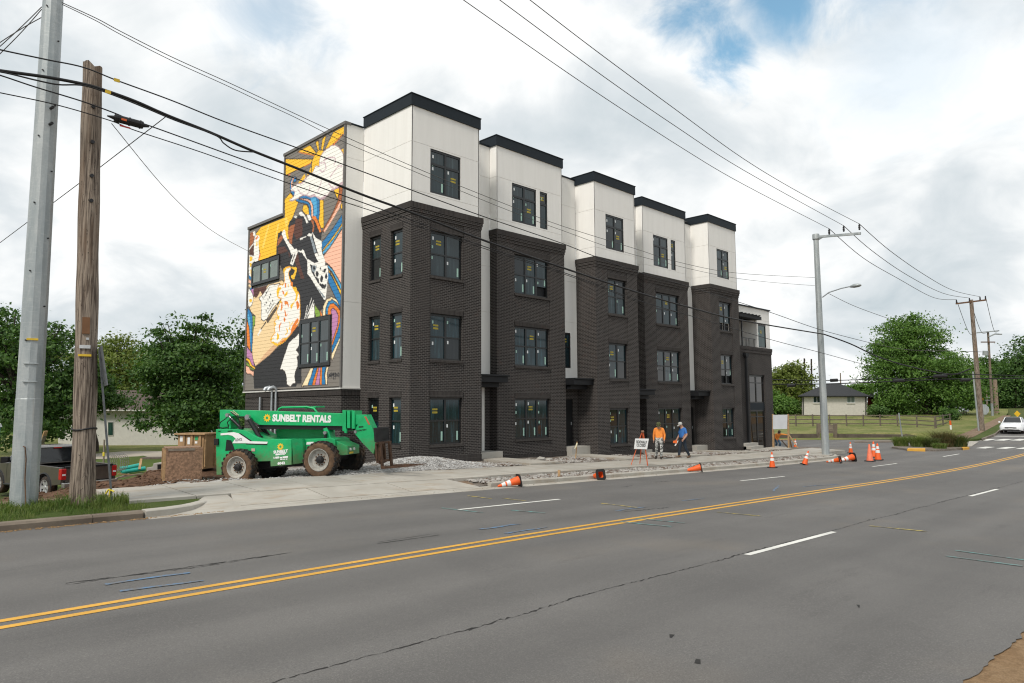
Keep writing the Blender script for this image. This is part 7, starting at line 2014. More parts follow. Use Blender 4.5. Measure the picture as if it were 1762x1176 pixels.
for (a_, b_, lab) in (((207, 808), (243, 800.5), 'upper teal plastic pipe lying left of the chipboard crate'), ((209, 812.5), (250, 806.5), 'lower teal plastic pipe lying left of the chipboard crate')):
    A, B = Vector(at_depth(*a_, 33)), Vector(at_depth(*b_, 33.6)); t_ = (B-A).normalized()
    mb = MB(); mb.tube([A, B], .105, 14); mb.cyl(A, A+t_*.16, .125, n=14)
    tag(mb.build('teal_pipe', TEAL, smooth=40), lab, 'pipe', 'teal pipes')
pb = thing('concrete_box', 'pale concrete drain box lying beside the chipboard crate', 'drain box', at_depth(268, 812, 30))
def pbx(x0, y0, x1, y1, dd, th): return [Vector(at_depth(x0, y1, dd)), Vector(at_depth(x1, y1, dd)), Vector(at_depth(x1, y0, dd)), Vector(at_depth(x0, y0, dd))]
MB().prism([Vector(at_depth(*p_, 30)) for p_ in ((252, 812), (283, 811), (281, 797), (264, 797.5), (262, 804), (252, 805))], d_v*.8).build('box', STEP_CONCRETE, pb, bevel=.02)
MB().prism([Vector(at_depth(*p_, 29.99)) for p_ in ((271, 808), (281, 807.5), (280, 799), (271, 799.5))], d_v*-.01).build('opening', BLK, pb)
fr2 = thing('timber_trestle', 'low dark timber trestle standing behind the concrete drain box', 'trestle', at_depth(262, 810, 32))
MB().prism([Vector(at_depth(*p_, 32)) for p_ in ((241, 791), (285, 790), (285, 787.5), (243, 787.5))], d_v*.5).build('top_board', mat('old_board', (.12, .10, .08), .9, 0, .3, 6), fr2)
MB().bar(at_depth(243, 790, 32), at_depth(240, 808, 31.6), .10, .05).build('leg', TIMBER, fr2)
MB().bar(at_depth(280, 790, 32.3), at_depth(281, 806, 32.3), .10, .05).build('leg', MATS['old_board'], fr2)
rl_ = thing('mesh_roll', 'grey roll of wire mesh standing behind the pickup tailgate', 'wire roll', at_depth(198, 806, 30))
mb = MB(); c_ = Vector(at_depth(197, 797, 30))
for k in range(5):
    mb.tube([c_+r_v*(.26*math.cos(a))+Vector((0, 0, .36*math.sin(a)))+d_v*(k*.16) for a in np.linspace(0, 2*math.pi, 22)], .012, 5)
for a in np.linspace(0, 2*math.pi, 17)[:-1]:
    mb.bar(c_+r_v*(.26*math.cos(a))+Vector((0, 0, .36*math.sin(a))), c_+r_v*(.26*math.cos(a))+Vector((0, 0, .36*math.sin(a)))+d_v*.64, .012)
mb.build('mesh', mat('mesh_wire', (.30, .29, .27), .6, .3), rl_)
st1 = thing('marker_lath', 'grey timber lath standing in the lot right of the wooden pole', 'stake', at_depth(178, 800, 34))
MB().bar(at_depth(178, 802, 34), at_depth(179.5, 757, 34), .16, .04).build('lath', MATS['grey_wood'], st1)
MB().bar(at_depth(178.3, 785, 33.95), at_depth(178.5, 779, 33.95), .18, .05).build('ribbon', MATS['yellow_tape'], st1)
for (pts, lab) in ((((62, 790), (79, 742)), 'timber plank sticking up behind the pickup cab'), (((68, 775), (77, 750)), 'short timber offcut leaning behind the pickup cab')):
    tag(MB().bar(at_depth(*pts[0], 32), at_depth(*pts[1], 32), .18, .05).build('plank', TIMBER if 'plank' in lab else MATS['grey_wood']), lab, 'timber')
for k, (a_, b_) in enumerate((((205, 822), (245, 815)), ((203, 816), (238, 818)), ((196, 825), (222, 816)))):
    tag(MB().bar(at_depth(*a_, 27.5), at_depth(*b_, 28), .10, .04).build('scrap_lumber', TIMBER if k == 1 else MATS['grey_wood']), ('longest grey scrap board lying on the dirt behind the pickup', 'fresh tan scrap board lying on the dirt behind the pickup', 'short grey scrap board nearest the pickup bumper')[k], 'timber', 'scrap boards')
pt = thing('portable_toilet', 'blue portable toilet with a white roof at the left edge', 'portable toilet', at_depth(-36, 806, 34), math.atan2(AX_R[1], AX_R[0])+rad(8))
MB().box(-.55, -.55, .1, .55, .55, 1.95).build('cabin', mat('blue_plastic', (.02, .16, .42), .5, 0, .08, 3), pt, local=True, bevel=.02)
MB().loft([[(-.60, -.60, 1.952), (.60, -.60, 1.952), (.60, .60, 1.952), (-.60, .60, 1.952)], [(-.56, -.56, 2.12), (.56, -.56, 2.12), (.56, .56, 2.12), (-.56, .56, 2.12)], [(-.3, -.3, 2.24), (.3, -.3, 2.24), (.3, .3, 2.24), (-.3, .3, 2.24)]]).build('roof', DECAL_W, pt, local=True)
MB().box(-.40, -.575, .18, .40, -.552, 1.85).build('door', MATS['blue_plastic'], pt, local=True)
MB().box(-.6, -.6, 0, .6, .6, .098).build('base', BLK, pt, local=True)
# concrete blocks by the corner of the building
bl = thing('block_stack', 'three grey concrete blocks piled against the dark brick corner bay', 'block', (0, 0, 0))
bl.location = on_y(765, 808, 21.2)
b0_ = Vector(bl.location); azb = math.atan2(AX_R[1], AX_R[0])+.15
bl.rotation_euler = (0, 0, azb)
for (x_, y_, z_, r_) in ((-.14, 0, 0, .1), (.16, .05, 0, -.2), (.0, .03, .20, .05)):
    o = MB().box(-.10, -.10, 0, .10, .10, .195).build('block', STEP_CONCRETE, bl, local=True, bevel=.012); o.location = (x_, y_, z_); o.rotation_euler = (0, 0, r_)
sk = thing('survey_stake', 'tall thin timber stake with a pale ribbon in the rubble bed', 'stake', on_y(991, 786, 20.4))
ys_ = 20.4
MB().bar(on_y(990.5, 789, ys_), on_y(993, 760.5, ys_), .045, .02).build('stake', TIMBER, sk)
MB().tube([on_y(993, 763, ys_-.03), on_y(991, 769, ys_-.05), on_y(988.5, 773, ys_-.06)], [.03, .035, .015], 5).build('ribbon', mat('pale_ribbon', (.6, .55, .38), .7), sk)
tag(MB().bar(on_y(962, 821, 16.2), on_y(962, 809, 16.2), .10, .03).build('survey_stake', TIMBER), 'short timber stake standing in the rubble strip by the kerb', 'stake')
# ================================================================ right-hand background: lawn, wall, fence, house
def lawn_z(px_, dd):
    z = float(np.interp(dd, [60, 64.62, 64.88, 70, 78, 95, 140, 200], [-.44, -.40, -.02, .10, .28, 1.25, 2.0, 3.0]))
    e = min(1, max(0, (px_-1555)/110)); e = e*e*(3-2*e)
    q = at_depth(px_, 700, dd); rzv = float(road_z(q[0]))+.12+.35*min(1, max(0, (1700-px_)/140))
    return z*(1-e)+min(z, rzv)*e
cols_ = np.concatenate([np.arange(1200, 1560, 20), np.arange(1560, 1740, 6)])
rows_ = np.concatenate([[61.5, 62.8, 64.62, 64.88], np.arange(66, 100, 2.0), np.arange(100, 210, 10)])
def edge_px(dd):            # right-hand limit of the lawn (the brown path) per depth
    return float(np.interp(dd, [60, 64, 70, 80, 95, 120, 200], [1665, 1680, 1698, 1716, 1730, 1745, 1750]))
vs, fs = [], []
for dd in rows_:
    for px_ in cols_:
        p_ = min(px_, edge_px(dd)); q = at_depth(p_, 700, dd); vs.append((q[0], q[1], lawn_z(p_, dd)))
nc = len(cols_)
for i in range(len(rows_)-1):
    for j in range(nc-1): fs.append((i*nc+j, i*nc+j+1, (i+1)*nc+j+1, (i+1)*nc+j))
tag(link('lawn', mesh_np('lawn', np.array(vs), np.array(fs), LAWN, smooth=True)), kind='structure')
def poly_ground(name, pts, off, m_, th=0.0):
    p_ = [Vector(on_road(x, y, off)) for x, y in pts]
    for v_ in p_: v_.z = float(road_z(v_.x))+off
    mb = MB()
    if th: mb.prism([v_-Vector((0, 0, th)) for v_ in p_], (0, 0, th))
    else: mb.add(p_, (tuple(range(len(p_))),))
    return tag(mb.build(name, m_), kind='structure')
poly_ground('brown_path', [(1622, 759), (1652, 758), (1676, 751.5), (1702, 738), (1732, 722), (1740, 715), (1726, 715), (1700, 727), (1668, 742)], .17, PATH_DIRT, .25)
poly_ground('verge_wedge', [(1664, 757.5), (1690, 754.5), (1712, 746), (1725, 735), (1733, 724.5), (1728, 724), (1702, 738.5), (1676, 752)], .15, VERGE, .3)
poly_ground('kerb_far', [(1690, 755.5), (1713, 747), (1726.5, 735.5), (1735, 724), (1733, 724), (1724.5, 735), (1711.5, 746), (1688.5, 754.5)], .16, OLD_CONCRETE, .3)
poly_ground('kerb_ramp', [(1652, 770), (1672, 768), (1684, 760), (1666, 759)], .03, CONCRETE, .2)
poly_ground('far_walk', [(1470, 760.5), (1560, 760), (1640, 759.5), (1652, 757.5), (1560, 757.5), (1470, 758.5)], .06, OLD_CONCRETE, .2)
isl = poly_ground('median_island', [(1534, 769), (1560, 772.6), (1610, 774), (1655, 771.5), (1668, 769.5), (1652, 766.5), (1600, 765), (1552, 765)], .12, RUBBLE, .3)
for pts in (((1561, 773), (1592, 773.8), (1592, 771.6), (1563, 771.2)), ((1657, 771.6), (1668, 770.2), (1664, 768.6), (1654, 769.8))):
    poly_ground('yellow_kerb', pts, .135, P_YELLOW, .2)

# retaining wall, steps
WALL_STAINED = make_concrete('stained_wall', (.085, .065, .05), (.15, .12, .095), (.05, .038, .03), .6)
RW = thing('retaining_wall', 'low stained concrete retaining wall below the lawn across the side street', 'wall', at_depth(1450, 757, 64.3))
for (xa, xb, ht) in ((1180, 1409, 747), (1441, 1560, 748), (1560, 1578, 750)):
    A0, B0 = at_depth(xa, 758, 64.3), at_depth(xb, 758, 64.3); A1 = at_depth(xa, 747, 64.3); B1 = at_depth(xb, ht, 64.3)
    MB().prism([Vector(A0)-Vector((0, 0, .5)), Vector(B0)-Vector((0, 0, .5)), Vector(B1), Vector(A1)], d_v*.28).build('wall_length', WALL_STAINED, RW, bevel=.02)
for (xa, xb) in ((1407, 1411), (1436, 1441)):
    MB().prism([Vector(at_depth(xa, 762, 64.2)), Vector(at_depth(xb, 762, 64.2)), Vector(at_depth(xb, 729.5, 64.2)), Vector(at_depth(xa, 729.5, 64.2))], d_v*.3).build('pier', OLD_CONCRETE, RW, bevel=.03)
ST = thing('garden_steps', 'weathered steps rising through the gap in the retaining wall', 'steps', at_depth(1424, 757, 64.5))
for k in range(7):
    z0 = -.45+k*.17
    a_ = Vector(at_depth(1411.3, 750, 64.4+k*.3)); b_ = Vector(at_depth(1436-.3, 750, 64.4+k*.3)); a_.z = b_.z = z0
    MB().prism([a_, b_, b_+d_v*.34, a_+d_v*.34], (0, 0, .16)).build('tread', OLD_CONCRETE, ST)

# three-rail fence
FENCEW = mat('grey_fence_wood', (.125, .105, .08), .9, 0, .25, 5)
def fence(label, pts, rails, hpost, group=None):
    """pts: (px, py_top, depth, post height)"""
    o = thing('rail_fence', label, 'fence', at_depth(pts[0][0], pts[0][1]+15, pts[0][2]))
    tops = [Vector(at_depth(x, y, d_)) for x, y, d_ in pts]
    for t_ in tops: MB().box(t_.x-.06, t_.y-.06, t_.z-hpost-.4, t_.x+.06, t_.y+.06, t_.z+.06).build('post', FENCEW, o)
    for i in range(len(tops)-1):
        for r_ in rails:
            u_ = (tops[i+1]-tops[i]).normalized()
            MB().bar(tops[i]+u_*.08-Vector((0, 0, r_)), tops[i+1]-u_*.08-Vector((0, 0, r_)), .04, .115).build('rail', FENCEW, o)
    return o
fl = [(x, 714.4+random.uniform(-.4, .4), 78-(x-1340)*.004) for x in np.arange(1340, 1530, 29.0)] + [(1543.5, 714.5, 77), (1577, 715.5, 74.5), (1608, 717, 72)]
fence('long three rail wooden fence crossing the lawn in front of the bungalow', fl, (.06, .5, .94), 1.15)
fence('short three rail fence running back from the lawn corner past the big tree', [(1609.5, 716.5, 73), (1622, 714.5, 78), (1634, 713, 84), (1648, 711, 92), (1663, 709, 100)], (.06, .5, .94), 1.15)
fence('distant rail fence behind the trunk of the big tree', [(1532, 703, 104), (1555, 702.5, 104), (1578, 702, 104), (1602, 702, 104), (1626, 702, 104)], (.06, .5, .9), 1.1)

# bungalow
HB = at_depth(1436, 714, 95)
_r = px_ray(1420, 690); v_b = Vector((_r[0], _r[1], 0)).normalized()
bw = thing('bungalow', 'pale painted brick bungalow with a dark hipped roof behind the fence', 'house', HB)
PB = mat('painted_brick', (.56, .535, .48), .85, 0, .06, 4, bump=.01, bscale=12)
ROOF = mat('dark_shingle', (.030, .031, .034), .9, 0, .3, 9, bump=.02, bscale=14)
hq = lambda x_, y_, o_=0.0: Vector(at_depth(x_, y_, 95+o_))
MB().prism([hq(1380, 722), hq(1492, 722), hq(1492, 680.5), hq(1380, 680.5)], v_b*9).build('wall', PB, bw)
e0, e1 = hq(1373, 681.5, -.5), hq(1498, 681.5, -.5); e2, e3 = e1+v_b*10.2, e0+v_b*10.2
rg0, rg1 = hq(1421, 661, 4.5), hq(1446, 661, 4.5)
MB().add([e0, e1, e2, e3, rg0, rg1], ((0, 1, 5, 4), (1, 2, 5), (2, 3, 4, 5), (3, 0, 4), (3, 2, 1, 0))).build('roof', ROOF, bw)
MB().prism([hq(1373, 683.2, -.52), hq(1498, 683.2, -.52), hq(1498, 681.4, -.52), hq(1373, 681.4, -.52)], v_b*.1).build('fascia', BLACK, bw)
for (xa, xb) in ((1400, 1411.5), (1458, 1470.5)):
    w_ = MB().prism([hq(xa-.7, 693.6, -.04), hq(xb+.7, 693.6, -.04), hq(xb+.7, 682.5, -.04), hq(xa-.7, 682.5, -.04)], v_b*.06).build('window', DECAL_W, bw)
    for (p0, p1) in ((xa, (xa+xb)/2-.4), ((xa+xb)/2+.4, xb)):
        MB().prism([hq(p0, 692.8, -.06), hq(p1, 692.8, -.06), hq(p1, 683.2, -.06), hq(p0, 683.2, -.06)], v_b*.015).build('pane', GLASS if xa < 1440 else PALE_GLASS, w_)
    MB().prism([hq(xa-1, 695, -.1), hq(xb+1, 695, -.1), hq(xb+1, 693.7, -.1), hq(xa-1, 693.7, -.1)], v_b*.12).build('sill', PB, w_)
for x_ in (1382, 1490): MB().bar(hq(x_, 716, -.08), hq(x_, 682, -.08), .12, .10).build('downpipe', BLACK, bw)
MB().prism([hq(1493, 716, 2), hq(1506, 715, 3.5), hq(1506, 684, 3.5), hq(1493, 683, 2)], v_b*.2).build('red_wall', mat('red_siding', (.16, .018, .014), .7, 0, .15, 5), bw)
MB().prism([hq(1506.2, 715, 3), hq(1513, 715, 4), hq(1513, 684, 4), hq(1506.2, 684, 3)], v_b*.2).build('wing_wall', PB, bw)
MB().add([hq(1494, 682.5, 1.5), hq(1517.5, 685, 3), hq(1517.5, 684.5, 8), hq(1498, 676.5, 4)], ((0, 1, 3), (1, 2, 3))).build('porch_roof', ROOF, bw)
MB().prism([hq(1494, 684.4, 1.45), hq(1517.6, 686.4, 2.95), hq(1517.6, 685, 2.95), hq(1494, 682.6, 1.45)], v_b*.1).build('fascia', BLACK, bw)
lh = thing('distant_house', 'low tan roofed house far away left of the bungalow', 'house', at_depth(1372, 712, 140))
lq = lambda x_, y_, o_=0.0: Vector(at_depth(x_, y_, 140+o_))
MB().prism([lq(1352, 716), lq(1382, 716), lq(1382, 702), lq(1352, 702)], d_v*8).build('wall', PB, lh)
MB().add([lq(1349, 702.5, -.5), lq(1385, 702.5, -.5), lq(1385, 702.5, 9), lq(1349, 702.5, 9), lq(1360, 691, 4), lq(1376, 691, 4)], ((0, 1, 5, 4), (1, 2, 5), (2, 3, 4, 5), (3, 0, 4))).build('roof', mat('tan_shingle', (.20, .16, .13), .9, 0, .2, 8), lh)

# white house on the left
WHS = thing('white_house', 'plain white house with a brown shingle roof half hidden by the left trees', 'house', at_depth(235, 769, 60))
whq = lambda x_, y_, o_=0.0: Vector(at_depth(x_, y_, 60+o_))
MB().prism([whq(100, 776), whq(330, 773), whq(330, 705), whq(100, 705)], d_v*10).build('wall', mat('white_siding', (.58, .57, .53), .8, 0, .05, 3), WHS)
MB().add([whq(92, 706, -.6), whq(338, 706, -.6), whq(338, 672, 5), whq(92, 672, 5), whq(338, 706, 10.6), whq(92, 706, 10.6)], ((0, 1, 2, 3), (3, 2, 4, 5), (0, 5, 4, 1))).build('roof', mat('brown_shingle', (.085, .062, .052), .9, 0, .3, 9, bump=.02, bscale=12), WHS)
MB().prism([whq(92, 707.5, -.62), whq(338, 707.5, -.62), whq(338, 705.4, -.62), whq(92, 705.4, -.62)], d_v*.1).build('gutter', WHITE_TRIM, WHS)
for (xa, xb, ya, yb_) in ((186, 194, 727, 749), (233, 240, 725, 735)):
    w_ = MB().prism([whq(xa-1, yb_+1, -.05), whq(xb+1, yb_+1, -.05), whq(xb+1, ya-1, -.05), whq(xa-1, ya-1, -.05)], d_v*.06).build('window', WHITE_TRIM, WHS)
    MB().prism([whq(xa, yb_, -.07), whq(xb, yb_, -.07), whq(xb, ya, -.07), whq(xa, ya, -.07)], d_v*.02).build('pane', GREEN_GLASS, w_)

# small street things at the far right
mp = thing('leaning_post', 'bent bare galvanised sign post leaning beside the end of the retaining wall', 'post', at_depth(1553, 757, 61))
MB().bar(at_depth(1553.5, 760, 61), at_depth(1546.5, 711, 61), .09, .05).build('post', STEEL, mp)
mk = thing('marker_post', 'white marker post with an orange top on the lawn by the brown path', 'marker post', at_depth(1636.5, 744, 70))
MB().cyl(at_depth(1637, 745, 70), at_depth(1635.6, 731.5, 70), .085, n=10).build('post', DECAL_W, mk, smooth=40)
MB().cyl(at_depth(1635.6, 731.6, 70), at_depth(1635, 724.5, 70), .09, n=10).build('orange_top', C_OR, mk, smooth=40)
MB().lathe([(.55, 0), (.5, .05), (0, .06)], 12, Matrix.Translation(Vector(at_depth(1637, 745, 70)))).build('concrete_pad', STEP_CONCRETE, mk)
ts = thing('traffic_signal', 'yellow traffic signal head on a short arm from a far pole', 'traffic light', at_depth(1690, 690, 100))
MB().bar(at_depth(1706, 684, 100), at_depth(1692, 684, 100), .12).build('arm', STEEL, ts); MB().bar(at_depth(1706, 689, 100), at_depth(1692, 689, 100), .10).build('arm', STEEL, ts)
MB().prism([Vector(at_depth(1689, 690, 99.9)), Vector(at_depth(1692.5, 690, 99.9)), Vector(at_depth(1692.5, 683, 99.9)), Vector(at_depth(1689, 683, 99.9))], d_v*.3).build('signal_head', mat('signal_yellow', (.62, .32, .02), .5), ts)
rs = thing('road_sign', 'grey back of an octagonal sign on a post behind the leaning pole', 'road sign', at_depth(1694, 724, 92))
c_ = Vector(at_depth(1693, 705, 92))
MB().prism([c_+r_v*(.72*math.cos(a))+Vector((0, 0, .72*math.sin(a))) for a in np.linspace(rad(22.5), rad(382.5), 9)[:-1]], d_v*.03).build('sign_panel', STEEL, rs)
MB().bar(at_depth(1693, 727, 92.1), at_depth(1693, 698, 92.1), .09).build('post', STEEL, rs)
ys2 = thing('warning_sign', 'yellow diamond warning sign above the white car', 'road sign', at_depth(1750, 722, 90))
c_ = Vector(at_depth(1750.5, 712.5, 90))
MB().prism([c_+r_v*(.42*math.cos(a))+Vector((0, 0, .42*math.sin(a))) for a in np.linspace(0, 2*math.pi, 5)[:-1]], d_v*.03).build('sign_panel', mat('sign_yellow', (.70, .42, .02), .5), ys2)
MB().bar(at_depth(1750.5, 730, 90.1), at_depth(1750.5, 715, 90.1), .08).build('post', STEEL, ys2)
wl = thing('guard_rail', 'pale low guard wall far behind the white car', 'barrier', at_depth(1735, 722, 120))
MB().prism([Vector(at_depth(*p_, 120)) for p_ in ((1724, 724), (1775, 724), (1775, 716), (1724, 716))], d_v*.3).build('wall', STEP_CONCRETE, wl)

# ================================================================ trees and plants
def make_leaf(name, c0, c1, c2):
    m_ = bpy.data.materials.new(name); m_.use_nodes = True
    N = NT(m_.node_tree); N.n.clear()
    p = pos_node(N)
    a = N.noise(p, 1.0, 4, .65); f = N.noise(p, 5.0, 2, .6)
    c = N.mix(N.step(a, .40, .60), c0, c1); c = N.mix(N.step(f, .45, .7), c, c2)
    df = N.node('ShaderNodeBsdfPrincipled'); N.put(df.inputs['Base Color'], c); df.inputs['Roughness'].default_value = .55; df.inputs['Specular IOR Level'].default_value = .25
    tr = N.node('ShaderNodeBsdfTranslucent'); N.put(tr.inputs[0], N.vmath('MULTIPLY', c, (1.1, 1.25, .6)))
    mx = N.node('ShaderNodeMixShader'); mx.inputs[0].default_value = .32
    N.l.new(df.outputs[0], mx.inputs[1]); N.l.new(tr.outputs[0], mx.inputs[2])
    o = N.node('ShaderNodeOutputMaterial'); N.l.new(mx.outputs[0], o.inputs[0])
    return m_
LEAF_D = make_leaf('leaf_dark', (.032, .078, .020), (.065, .135, .032), (.13, .215, .055))
LEAF_M = make_leaf('leaf_mid', (.055, .125, .022), (.105, .205, .038), (.17, .275, .065))
LEAF_Y = make_leaf('leaf_yellowish', (.11, .15, .032), (.155, .195, .042), (.20, .235, .06))
BARK = mat('bark', (.055, .043, .034), .95, 0, .3, 6, bump=.02, bscale=18, world=True)

def leaf_cloud(name, blobs, n_cl, per, leaf, cl_r, m_, parent=None, seed=0, lift=0.0):
    """leaf quads in clumps through the outer half of a set of ellipsoids"""
    g = np.random.default_rng(seed); n_cl = int(n_cl*.80); per *= 1.15; cl_r *= 1.08
    B = np.array([[*c_, *r_] for c_, r_ in blobs], float)
    vol = B[:, 3]*B[:, 4]*B[:, 5]; pick = g.choice(len(B), n_cl, p=vol/vol.sum())
    d_ = g.normal(size=(n_cl, 3)); d_ /= np.linalg.norm(d_, axis=1)[:, None]
    rr = g.uniform(.25, 1.22, n_cl)**.5
    rr *= 1+.18*np.sin(d_[:, 0]*5+pick)*np.cos(d_[:, 2]*6+seed)
    C = B[pick, :3] + d_*rr[:, None]*B[pick, 3:]
    size = cl_r*g.uniform(.45, 1.4, n_cl)
    cnt = np.maximum(3, (per*g.uniform(.5, 1.5, n_cl)).astype(int))
    ci = np.repeat(np.arange(n_cl), cnt); n = len(ci)
    off = g.normal(size=(n, 3))*np.array([.62, .62, .26]); L = C[ci]+off*size[ci][:, None]
    # normals: upward with a lean outwards
    nr = g.normal(size=(n, 3))*.75 + d_[ci]*.55 + np.array([0, 0, .55]); nr /= np.linalg.norm(nr, axis=1)[:, None]
    t_ = np.cross(nr, g.normal(size=(n, 3))); t_ /= np.linalg.norm(t_, axis=1)[:, None]+1e-9
    b_ = np.cross(nr, t_)
    s_ = leaf*g.uniform(.6, 1.35, n)[:, None]
    V = np.stack([L-t_*s_*.5, L+b_*s_*.30-nr*s_*.06, L+t_*s_*.55-nr*s_*.14, L-b_*s_*.30-nr*s_*.06], 1).reshape(-1, 3)
    Fc = np.arange(4*n).reshape(n, 4)
    if parent is not None: V = V - np.array(parent.location)
    return link(name, mesh_np(name, V, Fc, m_), parent)
def tree(label, base, blobs, trunk_r, n_cl, per, leaf, cl_r, m_, seed, group=None, name='broadleaf_tree', cat='tree'):
    o = thing(name, label, cat, base, group=group)
    base = Vector(base)
    mb = MB(); rnd = random.Random(seed)
    cz0 = min(c_[2]-r_[2] for c_, r_ in blobs); ctop = max(c_[2]+r_[2]*.5 for c_, r_ in blobs)
    main = max(blobs, key=lambda b_: b_[1][0]*b_[1][2])
    mid = Vector(main[0]); fork = base.lerp(mid, .45)
    mb.tube([base-Vector((0, 0, .4)), base+Vector((0, 0, .25)), base.lerp(fork, .5), fork, mid, Vector((mid.x, mid.y, ctop))], [trunk_r*1.5, trunk_r*1.15, trunk_r, trunk_r*.85, trunk_r*.5, trunk_r*.12], 9)
    for c_, r_ in blobs:
        for k in range(3):
            e = Vector(c_)+Vector((rnd.uniform(-.7, .7)*r_[0], rnd.uniform(-.7, .7)*r_[1], rnd.uniform(-.1, .6)*r_[2]))
            s_ = fork.lerp(mid, rnd.uniform(0, .8)); m2 = s_.lerp(e, .5)+Vector((0, 0, rnd.uniform(0, .4)))
            mb.tube([s_, m2, e], [trunk_r*.42, trunk_r*.28, trunk_r*.08], 6)
    mb.build('trunk', BARK, o, smooth=60)
    leaf_cloud('crown', blobs, n_cl, per, leaf, cl_r, m_, o, seed)
    return o
def blobs_px(dd, lst):
    """(px, py, half width px, half height px, depth offset) -> ellipsoids in metres"""
    r = []
    for (x, y, w_, h_, o_) in lst:
        k = (dd+o_)/F_PX; c_ = at_depth(x, y, dd+o_)
        r.append((tuple(c_), (w_*k, w_*k, h_*k)))
    return r
def base_px(x, y, dd): return tuple(at_depth(x, y, dd))
G1 = 'trees behind the building lot'
tree('large dark green tree filling the left edge behind the steel pole', base_px(45, 782, 47), blobs_px(47, [(20, 640, 95, 92, 0), (82, 655, 60, 105, 1), (-50, 600, 80, 90, 2), (0, 560, 48, 45, 0), (95, 575, 26, 32, 0), (40, 720, 92, 42, -1), (118, 700, 36, 55, 0)]), .26, 560, 62, .26, .75, LEAF_D, 3, G1)
tree('dense rounded green tree in front of the white house', base_px(318, 768, 46), blobs_px(46, [(322, 655, 68, 66, 0), (284, 608, 38, 46, 0), (352, 605, 44, 46, 1), (290, 568, 18, 28, 0), (352, 568, 22, 24, 0), (276, 660, 30, 32, -1), (382, 680, 34, 58, 0), (332, 712, 66, 40, -1), (250, 718, 22, 16, -1)]), .22, 480, 62, .235, .66, LEAF_D, 5, G1)
tree('yellowish tree standing far back between the wooden pole and the rounded tree', base_px(215, 740, 82), blobs_px(82, [(205, 640, 48, 55, 0), (165, 650, 40, 55, 2), (240, 630, 40, 42, 3), (195, 600, 30, 20, 0)]), .25, 330, 50, .34, 1.1, LEAF_Y, 7, G1)
tree('dark tree squeezed between the rounded tree and the mural wall', base_px(410, 745, 62), blobs_px(62, [(408, 655, 30, 62, 0), (425, 600, 20, 50, 0), (400, 710, 34, 40, 0)]), .2, 260, 50, .28, .85, LEAF_D, 9, G1)
tree('low dark tree overhanging the roof of the white house', base_px(165, 768, 52), blobs_px(52, [(172, 684, 26, 20, 0), (150, 670, 30, 40, 0), (200, 690, 18, 9, 0)]), .16, 170, 50, .25, .7, LEAF_D, 13, G1)
tree('far yellow green tree showing over the white house roof', base_px(255, 735, 100), blobs_px(100, [(265, 650, 60, 45, 0), (330, 640, 70, 55, 4), (120, 650, 70, 50, 6)]), .3, 300, 46, .42, 1.4, LEAF_Y, 15, G1)
G2 = 'trees beyond the side street'
tree('very large spreading tree on the lawn right of the bungalow', base_px(1597, 716, 98), blobs_px(98, [(1565, 625, 62, 55, 0), (1572, 578, 42, 36, 0), (1545, 590, 34, 34, 1), (1590, 560, 26, 22, 0), (1615, 655, 55, 50, 0), (1650, 660, 36, 46, 2), (1540, 680, 40, 34, -1), (1600, 690, 60, 26, 0), (1520, 640, 24, 26, 0), (1672, 685, 26, 26, 2)]), .42, 820, 84, .30, 1.15, LEAF_M, 21, G2)
tree('pale green tree behind the end block and left of the bungalow', base_px(1358, 712, 118), blobs_px(118, [(1360, 665, 30, 36, 0), (1340, 672, 22, 34, 0), (1382, 668, 14, 22, 0), (1358, 640, 20, 14, 0)]), .28, 300, 48, .42, 1.3, LEAF_Y, 23, G2)
tree('bushy green shrub below the pale tree left of the bungalow', base_px(1350, 716, 100), blobs_px(100, [(1348, 700, 26, 16, 0), (1330, 695, 20, 22, 0), (1370, 706, 14, 8, 0)]), .12, 190, 46, .30, .8, LEAF_M, 25, G2, 'garden_shrub', 'shrub')
tree('dark tree at the right edge far beyond the white car', base_px(1748, 720, 132), blobs_px(132, [(1755, 660, 40, 45, 0), (1790, 640, 45, 60, 0), (1730, 675, 26, 40, 0), (1750, 625, 18, 14, 0)]), .35, 420, 48, .48, 1.5, LEAF_D, 27, G2)
tree('dark green tree behind the leaning wooden pole', base_px(1700, 720, 140), blobs_px(140, [(1700, 670, 34, 44, 0), (1690, 640, 18, 22, 0), (1720, 655, 26, 40, 2), (1668, 690, 30, 26, 0)]), .35, 380, 48, .48, 1.5, LEAF_D, 29, G2)
tree('small round bush beside the red wall of the bungalow', base_px(1511, 714, 91), blobs_px(91, [(1511, 706, 11, 7, 0)]), .08, 60, 46, .22, .5, LEAF_D, 31, G2, 'garden_shrub', 'shrub')
tree('dark shrub at the fence right of the big tree trunk', base_px(1634, 724, 86), blobs_px(86, [(1635, 714, 9, 10, 0)]), .08, 60, 46, .22, .5, LEAF_D, 33, G2, 'garden_shrub', 'shrub')
tree('small distant tree rising over the right end of the bungalow roof', base_px(1490, 705, 150), blobs_px(150, [(1492, 668, 12, 9, 0), (1470, 672, 14, 8, 2)]), .2, 70, 40, .5, 1.3, LEAF_M, 35, G2)
tree('pale green shrubby tree left below the crown of the big tree', base_px(1535, 712, 102), blobs_px(102, [(1532, 690, 16, 20, 0), (1548, 700, 20, 14, 0)]), .12, 150, 46, .34, .9, LEAF_Y, 37, G2, 'garden_shrub', 'shrub')

